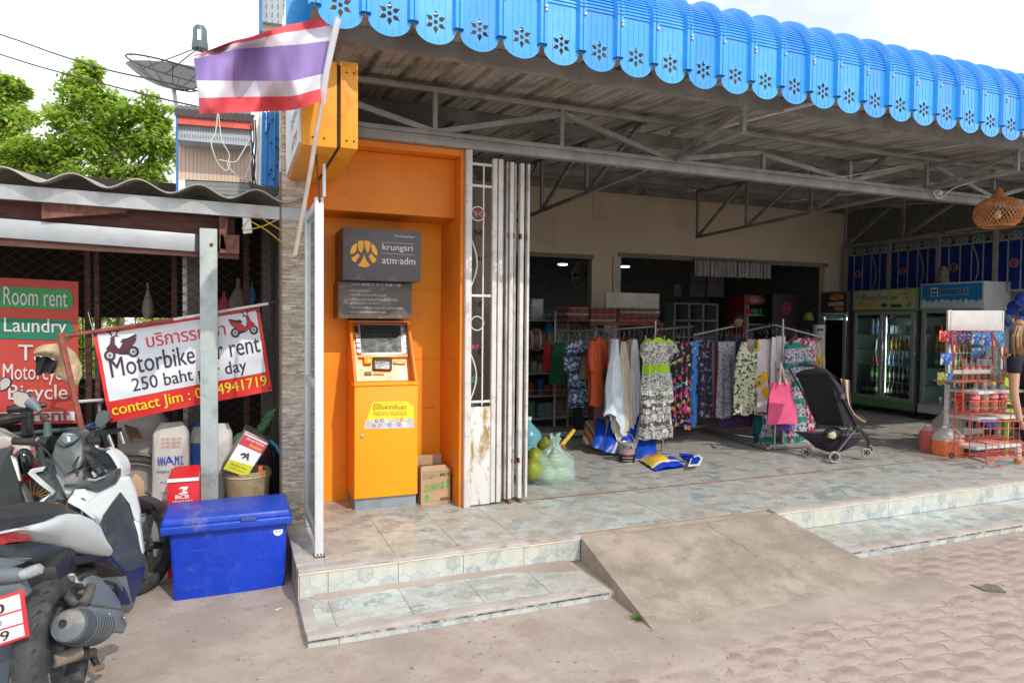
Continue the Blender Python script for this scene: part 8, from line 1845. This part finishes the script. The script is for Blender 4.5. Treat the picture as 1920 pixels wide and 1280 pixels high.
tp_=[(-120,170,-.30),(0,150,-.26),(110,120,-.2),(190,108,-.12),(380,60,.03),(500,8,.12),(600,15,.2),(700,58,.3),(762,115,.38),(792,230,.46)]
bt_=[(-120,180,-.30),(0,162,-.26),(100,142,-.2),(222,165,-.10),(262,216,.0),(420,245,.18),(520,272,.26),(620,300,.36),(700,318,.45),(822,332,.55)]
def cov_(u,v):
 t=u*9;i=min(8,int(t));f_=t-i;a,b=[A2(*[l[i][k]+(l[i+1][k]-l[i][k])*f_ for k in(0,1,2)])for l in(tp_,bt_)]
 return a*(1-v)+b*v+RT*.022*math.sin(v*3.14)*min(1,u*4)
mb=MB().grid(cov_,40,10);mb.grid(lambda u,v:cov_(u,0)-RT*.16*v-UPv*.02*v,40,3);mb.grid(lambda u,v:cov_(u,1)-RT*.10*v,40,3);mb.grid(lambda u,v:cov_(1,u)-RT*.1*v,6,2);mb.build('side_cover',SWH,scn,smooth=True)
pan_([A2(-200,300,-.30),A2(40,235,-.22),A2(260,216,.02),A2(430,245,.18),A2(575,285,.33),A2(585,320,.34),A2(420,350,.16),A2(260,385,.02),A2(40,330,-.22)],-RT*.15,'lower_cover',SBK,.012)
pan_([A2(-200,330,-.32),A2(40,335,-.22),A2(270,340,-.02),A2(160,385,-.1),A2(60,430,-.2),A2(-200,430,-.32)],-RT*.12,'tail_cowl',mat('tail_cowl_grey',(.22,.26,.29),.35,0,.08,4,0),.01)
pan_([A2(270,380,.02),A2(420,350,.16),A2(590,325,.33),A2(700,315,.45),A2(830,345,.58),A2(950,470,.72),A2(920,480,.72),A2(800,400,.58),A2(700,370,.45),A2(560,400,.3),A2(400,440,.14),A2(280,420,.02)],-RT*.12,'under_cover',BLACK,.006)
pan_([A2(715,195,.44),A2(800,270,.52),A2(880,370,.64),A2(960,455,.74),A2(940,480,.74),A2(830,370,.58),A2(760,280,.46)],-RT*.03,'navy_edge',SNV,.004)
def cap_(pts,r,nm,m,par=scn,n=12):return MB().tube(pts,r,n).build(nm,m,par,smooth=True)
ind=cap_([A2(105,470,-.22),A2(150,468,-.22),A2(170,465,-.22)],[.024,.026,.018],'indicator',PLG);cap_([A2(160,470,-.225),A2(235,445,-.225),A2(305,420,-.225),A2(322,412,-.225)],[.020,.023,.020,.008],'lens',mat('clear_lens',(.30,.33,.35),.12,0,.2,40,0,coat=.8),ind)
cap_([A2(-200,480,-.3),A2(110,470,-.22)],.03,'rear_carrier',PLG)
def seat(u,v):
 L_=[(-300,1150,-.35),(0,1128,-.2),(140,1115,-.05),(250,1092,.06),(390,1050,.22),(470,1045,.34),(560,1062,.42),(640,1110,.46),(705,1180,.48)]
 Rr=[(-300,1200,-.35),(0,1172,-.22),(140,1155,-.1),(260,1140,-.02),(400,1130,.08),(510,1128,.18),(600,1150,.28),(660,1168,.38),(705,1182,.46)]
 t=u*8;i=min(7,int(t));f_=t-i;a=A1(*[L_[i][k]+(L_[i+1][k]-L_[i][k])*f_ for k in(0,1,2)]);b=A1(*[Rr[i][k]+(Rr[i+1][k]-Rr[i][k])*f_ for k in(0,1,2)])
 a=a-RT*.14;p=a*(1-v)+b*v;p.z+=.03*math.sin(v*3.14);return p
mb=MB().grid(seat,30,10);mb.grid(lambda u,v:seat(u,v)-UPv*.07,30,10);mb.grid(lambda u,v:seat(u,1)-UPv*.07*v,30,2);mb.build('seat',mat('seat_vinyl',(.028,.03,.034),.45,0,.15,6,.25,120),scn,smooth=True)
pan_([A1(-200,1240,-.3),A1(0,1205,-.2),A1(370,1195,.05),A1(505,1140,.15),A1(440,1205,.12),A1(400,1225,.08),A1(0,1270,-.2),A1(-200,1300,-.3)],-RT*.1,'grab_recess',BLACK,.004)
pan_([A1(-200,1215,-.3),A1(120,1188,-.1),A1(300,1172,.04),A1(380,1180,.06),A1(300,1205,.02),A1(-200,1245,-.3)],-RT*.03,'grab_rail',mat('grab_grey',(.14,.17,.20),.35,0,.1,5,0),.006)
pan_([A1(495,1045,.62),A1(545,965,.70),A1(640,938,.78),A1(735,972,.82),A1(870,900,.92),A1(895,860,.95),A1(960,860,.96),A1(1000,950,.98),A1(1040,1120,.98),A1(1048,1200,.98),A1(1000,1180,.96),A1(965,1060,.94),A1(900,968,.92),A1(830,1060,.84),A1(770,1150,.76),A1(740,1225,.70),A1(700,1170,.60),A1(600,1090,.58)],FW*.05,'front_cowl',SWH,.012)
A2s=lambda l:[A2(*p)for p in l]
pan_(A2s([(1000,60,.96),(1045,80,.98),(1075,310,1.0),(1060,330,1.0),(1030,160,.97)]),FW*.04,'front_cowl_edge',SWH,.005)
pan_([A1(740,1222,.70),A1(775,1140,.76),A1(835,1058,.84),A1(905,968,.92),A1(962,1062,.94),A1(1000,1190,.96),A2(1062,330,.98),A2(1100,395,.98),A2(1030,430,.92),A2(945,450,.86),A2(860,370,.76),A2(780,260,.70),A2(770,120,.70)],FW*.035,'leg_shield',SBK,.008)
pan_(A2s([(945,455,.84),(1100,398,.96),(1085,480,.96),(1050,590,.95),(1000,690,.93),(960,690,.9),(910,560,.84)]),-RT*.22,'footboard_side',SNV,.01)
pan_(A2s([(880,480,.80),(950,470,.84),(1000,690,.93),(985,700,.92),(930,640,.88)]),-RT*.1,'footboard_edge',PLG,.006)
MB().lathe(A1(612,1000,.71)-FW*.02,[(.045,0),(.05,.01)],6,-FW).build('key_plate',mat('key_plate_white',(.60,.66,.68),.3,coat=.4),scn,bev=.002)
MB().ell(A1(622,1050,.69),.022,.02,.034,14,10).build('key_switch',BLACK,scn,smooth=True)
mb=MB();txt(mb,'PUSH',lambda u,v:A1(590+45*u,998-14*v,.70)-FW*.016,0,1,0,1,.02);mb.build('key_mark',INKK,scn)
pan_([A1(205,830,.92),A1(225,800,.93),A1(340,778,.95),A1(320,812,.94),A1(240,826,.93),A1(300,890,.88),A1(405,972,.80),A1(385,1000,.76),A1(300,1040,.70),A1(380,1070,.7),A1(270,1095,.62),A1(250,1085,.62),A1(275,1050,.66),A1(385,975,.76),A1(300,915,.84)],FW*.03,'left_cowl',SWH,.004)
pan_([A1(230,830,.96),A1(320,815,.96),A1(380,765,.98),A1(420,800,.92),A1(450,900,.84),A1(500,1035,.70),A1(430,1025,.72),A1(380,1065,.72),A1(300,1045,.76),A1(400,975,.82)],FW*.05,'inner_panel',SBK,.008)
pan_([A1(385,700,.84),A1(400,620,.84),A1(430,570,.84),A1(480,520,.86),A1(580,522,.88),A1(625,570,.88),A1(650,640,.86),A1(640,720,.82),A1(600,790,.78),A1(480,850,.76),A1(430,830,.78),A1(400,770,.8)],FW*.16,'bar_cover',SBK,.02)
pan_([A1(400,740,.80),A1(480,850,.74),A1(620,790,.76),A1(660,870,.76),A1(880,800,.88),A1(875,888,.88),A1(740,972,.80),A1(640,935,.74),A1(560,960,.68),A1(500,1030,.64),A1(450,950,.70),A1(420,860,.76)],FW*.08,'knee_panel',SBK,.012)
pan_([A1(640,640,.86),A1(800,660,.95),A1(870,780,.92),A1(870,850,.90),A1(700,900,.80),A1(650,880,.78),A1(620,760,.8)],FW*.08,'pocket_panel',SDK,.01)
pan_([A1(645,880,.765),A1(720,885,.775),A1(795,850,.80),A1(800,810,.81),A1(780,790,.81),A1(775,840,.795),A1(715,870,.77),A1(660,862,.765)],-FW*.008,'pocket_rim',mat('pocket_rim',(.32,.35,.37),.4),.002)
pan_([A1(680,820,.78),A1(740,800,.79),A1(765,835,.79),A1(705,862,.77)],FW*.02,'sweet_wrappers',pat('wrapper_foil',(.35,.33,.35),[('v',(.55,.2,.1),90,.2,.4,None),('n',(.1,.2,.4),70,.55,.6,None)],.3),.003)
pan_([A1(430,580,.835),A1(480,518,.85),A1(575,520,.87),A1(608,560,.87),A1(560,600,.85),A1(490,625,.83),A1(440,600,.83)],-FW*.018,'dash_bezel',mat('dash_bezel',(.05,.07,.075),.25,coat=.3),.006)
pan_([A1(455,578,.815),A1(492,535,.83),A1(570,540,.85),A1(590,565,.85),A1(555,588,.83),A1(495,608,.812)],-FW*.004,'dash_screen',mat('dash_glass',(.06,.10,.10),.08,0,.1,5,0,coat=1),.002)
mb=MB();sf_=lambda u,v:A1(485+108*u,905-36*u*.55-34*v,.70)-FW*.0-RT*0;pos=lambda u,v:sf_(u,v)+(EYE-sf_(u,v)).normalized()*.012
poly(mb,pos,[(0,0),(1,0),(1,1),(0,1)]);mb.build('warning_sticker',mat('sticker_dark',(.16,.13,.14),.4),scn)
mb=MB();po2=lambda u,v:sf_(u,v)+(EYE-sf_(u,v)).normalized()*.014;txt(mb,'HELMET PLEASE',po2,.05,.95,.52,.92,.03);txt(mb,'NO DRINK',po2,.15,.95,.08,.42,.03);mb.build('sticker_text',mat('sticker_txt',(.5,.45,.47),.5,bump=0),scn)
cap_([A1(640,690,.86),A1(690,740,.83),A1(750,830,.78)],[.02,.017,.016],'grip',BLACK)
for i in range(6):f_=i/5;c=A1(668,720,.85).lerp(A1(742,800,.79),f_);MB().torus(c,.019,.0045,(A1(750,830,.78)-A1(640,690,.86)),18,6).build('grip_ring',RUB,scn,smooth=True)
cap_([A1(742,795,.79),A1(765,838,.77)],[.021,.02],'bar_end',SDK)
cap_([A1(600,640,.88),A1(660,660,.88),A1(720,690,.9)],[.035,.04,.03],'switch_pod',BLACK);cap_([A1(640,590,.9),A1(730,585,.95)],[.022,.026],'brake_reservoir',BLACK)
MB().ell(A1(720,636,.93),.018,.016,.018,12,8).build('mirror_stud',GALV,scn,smooth=True)
cap_([A1(690,690,.93),A1(780,720,.95),A1(840,760,.96),A1(885,788,.96)],[.012,.010,.007,.009],'brake_lever',BLACK)
pan_([A1(770,690,.93),A1(800,668,.95),A1(830,740,.95),A1(800,745,.93)],FW*.01,'lever_guard',BLACK,.002)
cap_([A1(105,585,1.0),A1(180,590,.98),A1(250,588,.96)],[.020,.021,.02],'grip',BLACK);cap_([A1(250,588,.96),A1(330,585,.94),A1(390,600,.92)],[.026,.032,.04],'switch_pod',BLACK)
MB().lathe(A1(295,578,.93),[(.016,0),(.014,-.01),(0,-.012)],12,FW).build('horn_button',GALV,scn,smooth=True)
def mirror(outl,s,m,rear):
 c=sum((A1(x,y,s)for x,y in outl),Vector())/len(outl);hp=[A1(x,y,s)for x,y in outl]
 o=MB().prism([c+(p-c)*1.0 for p in hp],FW*.03).build('mirror',SBK,scn,bev=.010,seg=3)
 MB().prism([c+(p-c)*.88-FW*.0025 for p in hp],FW*.001).build('mirror_glass',m,o)
MGL=mat('mirror_glass',(.85,.87,.9),.04,1,.02,3,0)
mirror([(95,215),(130,208),(200,222),(240,270),(238,300),(190,345),(150,335),(105,310),(88,255)],.98,MGL,True)
cap_([A1(225,290,.985),A1(262,320,.97),A1(300,365,.96)],[.03,.022,.012],'mirror_neck',PLG);cap_([A1(290,360,.96),A1(355,440,.94)],.008,'mirror_stem',BLACK);cap_([A1(355,440,.94),A1(356,480,.94),A1(360,560,.93)],[.014,.018,.022],'mirror_boot',mat('teal_rubber',(.05,.085,.09),.5))
mirror([(722,380),(760,358),(805,362),(825,395),(815,440),(760,490),(718,488),(708,440)],1.02,mat('mirror_dim',(.16,.19,.20),.12,.6,.1,5,0),True)
cap_([A1(790,470,1.02),A1(745,505,1.0),A1(690,515,.96),A1(655,560,.93)],.007,'mirror_stem',BLACK)
def nose_(u,v):
 O_=[(760,650),(830,630),(900,665),(950,715),(972,770),(965,830),(950,868)];I_=[(800,665),(815,680),(835,720),(850,760),(862,800),(868,840),(880,880)]
 t=u*6;i=min(5,int(t));f_=t-i;a=[O_[i][k]+(O_[i+1][k]-O_[i][k])*f_ for k in(0,1)];b=[I_[i][k]+(I_[i+1][k]-I_[i][k])*f_ for k in(0,1)]
 return A1(b[0]+(a[0]-b[0])*v,b[1]+(a[1]-b[1])*v,.96+.10*v*v)-FW*.035*math.sin(v*3.1)
mb=MB().grid(nose_,20,10);mb.grid(lambda u,v:nose_(u,v)+FW*.02,20,10);mb.build('nose_cowl',SWH,scn,smooth=True)
pan_([A1(1015,1010,1.12),A1(1060,1008,1.2),A1(1120,1035,1.3),A1(1190,1085,1.42),A1(1120,1100,1.36),A1(1040,1115,1.18),A1(1015,1100,1.1)],-RT*.09,'front_fender',BLACK,.01)
cap_([A1(900,950,1.05),A1(1000,1180,1.2),fc_+RT*.05],.02,'fork',DST)
ex=thing_ex=None
e0,e1=A2(520,850,-.12),A2(800,870,.34)
dE=(e1-e0).normalized();
MB().lathe(e0,[(.045,-.012),(.062,-.006),(.068,.02),(.072,.10),(.073,.26),(.07,.36),(.05,.42)],28,dE,1.0,.95).build('exhaust',mat('exhaust_grey',(.075,.092,.105),.5,.15,.15,6,.1,60,(.22,.20,.18),5,(.5,.7)),scn,smooth=True)
ec=MB().lathe(e0-dE*.016,[(.064,.018),(.058,.0),(.045,-.005),(.020,.0)],28,dE).build('exhaust_cap',mat('exhaust_cap',(.115,.135,.15),.5,.1,.15,6,.1,60,(.33,.27,.21),9,(.48,.7)),scn,smooth=True)
MB().lathe(A2(475,830,-.135)-dE*.004,[(.0135,0),(.0135,-.008),(.010,-.008),(.010,.02),(0,.02)],16,dE).build('exhaust_tip',mat('tip_black',(.02,.02,.02),.6),scn,smooth=True)
pan_([A2(680,700,.10),A2(930,735,.36),A2(962,830,.38),A2(930,905,.37),A2(760,885,.2),A2(715,830,.14)],-RT*.02,'heat_shield',PLG,.006)
for x,y,s in((812,770,.22),(925,795,.34)):MB().lathe(A2(x,y,s)+RT*.004,[(.012,0),(.012,.006),(.006,.008),(0,.008)],12,RT).build('bolt',CHROME,scn,smooth=True)
pan_([A2(640,500,.30),A2(700,465,.36),A2(760,480,.44),A2(850,590,.52),A2(905,660,.55),A2(925,730,.55),A2(800,715,.42),A2(690,700,.28),A2(650,590,.28)],-RT*.10,'engine_cover',PLG,.012)
pan_([A2(460,510,.14),A2(560,520,.22),A2(610,600,.26),A2(560,690,.22),A2(500,620,.15)],-RT*.09,'air_box',PLG,.012)
cap_([A2(420,425,.12),A2(450,510,.10),A2(490,610,.08),A2(570,700,.06)],[.016,.02,.018,.016],'swing_strut',DST)
cap_([A2(520,490,.24),A2(545,545,.22)],.018,'spring',mat('spring_pale',(.45,.42,.34),.5))
for i in range(5):MB().torus(A2(512+8*i,490+14*i,.24-.004*i),.022,.006,(A2(545,545,.22)-A2(520,490,.24)),16,6).build('spring_coil',MC['spring_pale'],scn,smooth=True)
cap_([A2(280,575,.1),A2(400,560,.16),A2(560,560,.26),A2(640,600,.3)],[.012,.02,.024,.02],'crankcase',DST)
for i in range(26):
 p=A2(random.uniform(280,660),random.uniform(500,690),random.uniform(.12,.3));s_=random.uniform(.008,.022);MB().box(tuple(p-Vector((s_,s_,s_*.6))),tuple(p+Vector((s_,s_,s_*.6)))).build('engine_fitting',random.choice((DST,BLACK,PLG)),scn,bev=.003);cap_([A2(600,700,.14),A2(650,640,.2),A2(680,560,.3)],.022,'bracket',mat('pale_alloy',(.36,.33,.28),.5,.5,.2,9,.3));cap_([A2(640,470,.34),A2(700,455,.4),A2(600,520,.3)],.014,'hose',DST)
MB().lathe(A2(405,1110,-.05),[(.026,-.004),(.030,0),(.030,.07),(.022,.10)],20,(FW*.6+RT*.75)).build('axle_bush',mat('dusty_bush',(.25,.205,.165),.85,.2,.2,14,.4),scn,smooth=True)
cap_([A2(450,1100,-.03),A2(560,1080,.06),A2(700,1050,.2)],[.026,.022,.02],'swing_arm',DST);cap_([A2(690,1060,.2),A2(710,1110,.2),A2(735,1160,.18)],[.016,.014,.012],'peg_arm',BLACK);cap_([A2(695,1180,.12),A2(762,1155,.22)],.014,'foot_peg',mat('muddy_peg',(.24,.17,.13),.9))
MB().box((R0 .x-.10,R0 .y+.25,.22),(R0 .x+.06,R0 .y+.60,.42)).build('engine_block',DST,scn,bev=.03)
MB().box((R0 .x-.12,R0 .y+.0,.50),(R0 .x+.02,R0 .y+.55,.62)).build('tub',BLACK,scn,bev=.03)
cap_([R0+FW*.55-RT*.16+UPv*.12,R0+FW*.60-RT*.26+UPv*.0],.010,'side_stand',BLACK)
for q in([(640,640,.92),(600,700,.84),(560,760,.78),(600,820,.74)],[(720,690,.93),(690,770,.86),(650,800,.78),(640,860,.76)],[(300,600,.93),(360,650,.90),(400,700,.86),(420,760,.82)],[(690,640,.95),(760,690,.97),(800,770,.95),(790,850,.9)]):
 cap_([A1(*p)-FW*.02 for p in q],.005,'control_cable',BLACK,n=6)
cap_([A2(700,560,.4),A2(780,520,.46),A2(860,540,.56),A2(900,620,.6)],.009,'rubber_hose',BLACK);cap_([A2(440,600,.1),A2(520,570,.16),A2(600,610,.24),A2(650,690,.26)],.007,'rubber_hose',BLACK)
for i in range(7):MB().torus(e0+dE*(.10+.035*i),.0725,.002,dE,30,5).build('exhaust_ridge',PLG,scn,smooth=True)
m2=thing('red_motorbike','red and white motorbike with orange stripes and a black legshield at the left edge','motorbike',(-1.25,4.5,0))
B1=lambda x,y,Y=4.45:W(x/4.267,700+y/4.267,'y',Y)
def p2(pts,nm,m,Y=4.45,d=.05,bev=.006):return MB().prism([B1(x,y,Y)for x,y in pts],(0,d,0)).build(nm,m,m2,bev=bev)
p2([(-200,620),(0,612),(60,590),(105,596),(78,660),(150,860),(160,940),(205,1105),(120,1115),(-200,1140)],'leg_shield',mat('shield_dirty_black',(.035,.045,.045),.35,0,.2,3,.05,60,(.14,.15,.135),6,(.55,.75)),4.36,.04)
p2([(-200,420),(0,455),(70,500),(170,540),(230,590),(100,590),(0,610),(-200,640)],'white_fairing',mat('fairing_cream',(.50,.48,.42),.35,0,.06,4,0,coat=.3),4.5,.1,.02)
p2([(80,655),(130,680),(165,860),(150,860)],'white_stripe',INKW,4.36,.02,.003);p2([(95,640),(205,625),(150,680),(130,670)],'orange_decal',mat('decal_orange',(.55,.13,.03),.4),4.44,.02,.003)
MB().ell(B1(170,640,4.5),.075,.05,.07,18,12).build('headlamp_cowl',mat('cowl_white2',(.45,.40,.37),.4,0,.2,9,0,60,(.35,.04,.03),7,(.5,.55)),m2,smooth=True);MB().ell(B1(190,710,4.46),.05,.05,.08,16,10).build('lamp',SDK,m2,smooth=True)
p2([(165,780),(230,720),(330,740),(300,800),(240,860),(190,900),(160,860)],'red_fairing',mat('fairing_red',(.26,.015,.025),.35,0,.1,4,0,coat=.3),4.55,.12,.015)
MB().tube([B1(*p,4.42)for p in[(-40,380),(60,360),(130,350),(215,340)]],[.018,.02,.02,.012],8).build('grip',BLACK,m2,smooth=True);MB().tube([B1(215,300,4.5),B1(220,400,4.5),B1(215,490,4.5)],.03,8).build('steering_stem',BLACK,m2,smooth=True)
MB().tube([B1(*p,4.5)for p in[(150,280),(215,360),(260,440),(285,540),(290,640),(255,710)]],.005,6).build('brake_hose',BLACK,m2);MB().tube([B1(*p,4.5)for p in[(60,290),(200,270),(375,250)]],[.02,.03,.012],8).build('front_bar',BLACK,m2,smooth=True)
ow=B1(270,1010,4.75);mb=MB()
for i in range(22):a=i/22*6.283;mb.cyl(ow+Vector((math.cos(a+.25)*.03,0,math.sin(a+.25)*.03)),ow+Vector((math.cos(a)*.175,0,math.sin(a)*.175)),.0035,n=4)
fw=MB().torus(ow,.215,.04,(0,1,0),36,10).build('wheel',RUB,m2,smooth=True);tag(mb.build('spokes',mat('rusty_gold_spokes',(.42,.23,.09),.5,.5),fw),kind='stuff');MB().torus(ow,.178,.012,(0,1,0),36,8).build('rim',MC['rusty_gold_spokes'],fw,smooth=True)
MB().tube([B1(180,900,4.6),B1(215,960,4.6),B1(265,1080,4.62)],.018,8).build('fork',GALV,m2,smooth=True);MB().tube([B1(310,590,4.6),B1(345,740,4.6)],.018,8).build('shock',mat('teal_shock',(.05,.09,.09),.4),m2,smooth=True)
mr=MB().prism([W(x/4.267,700+y/4.267,'y',4.3)for x,y in[(-10,60),(30,25),(70,25),(95,60),(85,105),(50,135),(0,150),(-30,120)]],(0,.02,0)).build('mirror',BLACK,m2,bev=.006);MB().prism([W(x/4.267,700+y/4.267,'y',4.297)for x,y in[(0,65),(32,38),(65,38),(83,62),(75,98),(45,122),(5,135)]],(0,.002,0)).build('mirror_glass',MGL,mr)
bc2=thing('bicycle','old bicycle with thin black tyres parked in the shed behind the scooter','bicycle',(-.9,5.25,0));YBc=5.25
wc1=W(246,924,'y',YBc);wc1 .z=.34;wc2=wc1+Vector((-1.03,.03,0))
for c in(wc1,wc2):
 wh=MB().torus(c,.315,.022,(0,1,0),44,8).build('wheel',mat('worn_tyre',(.055,.048,.042),.85,0,.3,30,.3),bc2,smooth=True);MB().torus(c,.292,.008,(0,1,0),40,6).build('rim',GALV,wh,smooth=True);mb=MB()
 for i in range(28):a=i/28*6.283;mb.cyl(c+Vector((math.cos(a+.4)*.025,.01*(-1)**i,math.sin(a+.4)*.025)),c+Vector((math.cos(a)*.29,0,math.sin(a)*.29)),.0012,n=3)
 tag(mb.build('spokes',GALV,wh),kind='stuff')
 MB().tube([c+Vector((math.cos(a)*.352,0,math.sin(a)*.352))for a in[.3+i*.2 for i in range(12)]],.014,6).build('mudguard',BLACK,bc2,smooth=True)
DKF=mat('bike_frame_dark',(.04,.07,.08),.45,.2)
hd_=wc1+Vector((-.18,0,.55));bb=wc2+Vector((.45,0,-.04));st1=wc2+Vector((.30,0,.52))
for a,b in((hd_,bb),(hd_,st1),(st1,bb),(bb,wc2),(st1,wc2),(hd_,wc1)):MB().cyl(a,b,.014,n=8).build('frame_tube',DKF,bc2,smooth=True)
for x0_,y0_,x1_,y1_ in((203,815,212,838),(225,809,232,831)):MB().cyl(W(x0_,y0_,'y',5.1),W(x1_,y1_,'y',5.1),.014,n=10).build('fork_tube',CHROME,bc2,smooth=True)
MB().bar(W(182,812,'y',5.12),W(228,806,'y',5.12),.03,.03).build('fork_bridge',BLACK,bc2);MB().torus(wc1+Vector((.05,-.04,.02)),.085,.008,(0,1,0),30,5).build('chain_ring',mat('oily_ring',(.12,.10,.09),.5,.5),bc2,smooth=True)
MB().ell(st1+Vector((0,0,.10)),.13,.07,.04,16,8).build('saddle',BLACK,bc2,smooth=True);MB().tube([hd_,hd_+Vector((0,0,.15)),hd_+Vector((.05,-.2,.2)),hd_+Vector((-.08,-.26,.2))],.012,8).build('handlebar',GALV,bc2,smooth=True)
mb=MB().prism([W(*p,'y',5.0)for p in[(244,900),(253,888),(262,893),(271,905),(271,935),(247,930)]],(0,.02,0));solo(mb,'cardboard_scrap',CARD,'torn piece of brown cardboard between the scooter nose and the NANAMI sack','cardboard',bev=.002)
mb=MB().bar(W(236,788,'y',5.4),W(258,826,'y',5.2),.06,.03);solo(mb,'leaning_plank',mat('leaning_plank',(.15,.09,.06),.8,0,.2,6,.3),'short brown plank leaning below the corner of the rental banner','plank')
mb=MB().cyl(W(296,948,'y',4.85),W(316,944,'y',4.85),.02,n=10);solo(mb,'rusty_pipe',mat('rust_pipe',(.28,.14,.10),.8,.2,.3,20,.4),'rusty pipe end sticking out left of the blue cooler box','pipe',smooth=True)
mb=MB().tube([W(*p,'y',5.42)for p in[(120,812),(160,800),(200,785),(240,775)]],.012,6);solo(mb,'blue_pipe',mat('blue_pipe',(.02,.08,.35),.4),'thin blue pipe lying across the back behind the scooter mirrors','pipe',smooth=True)
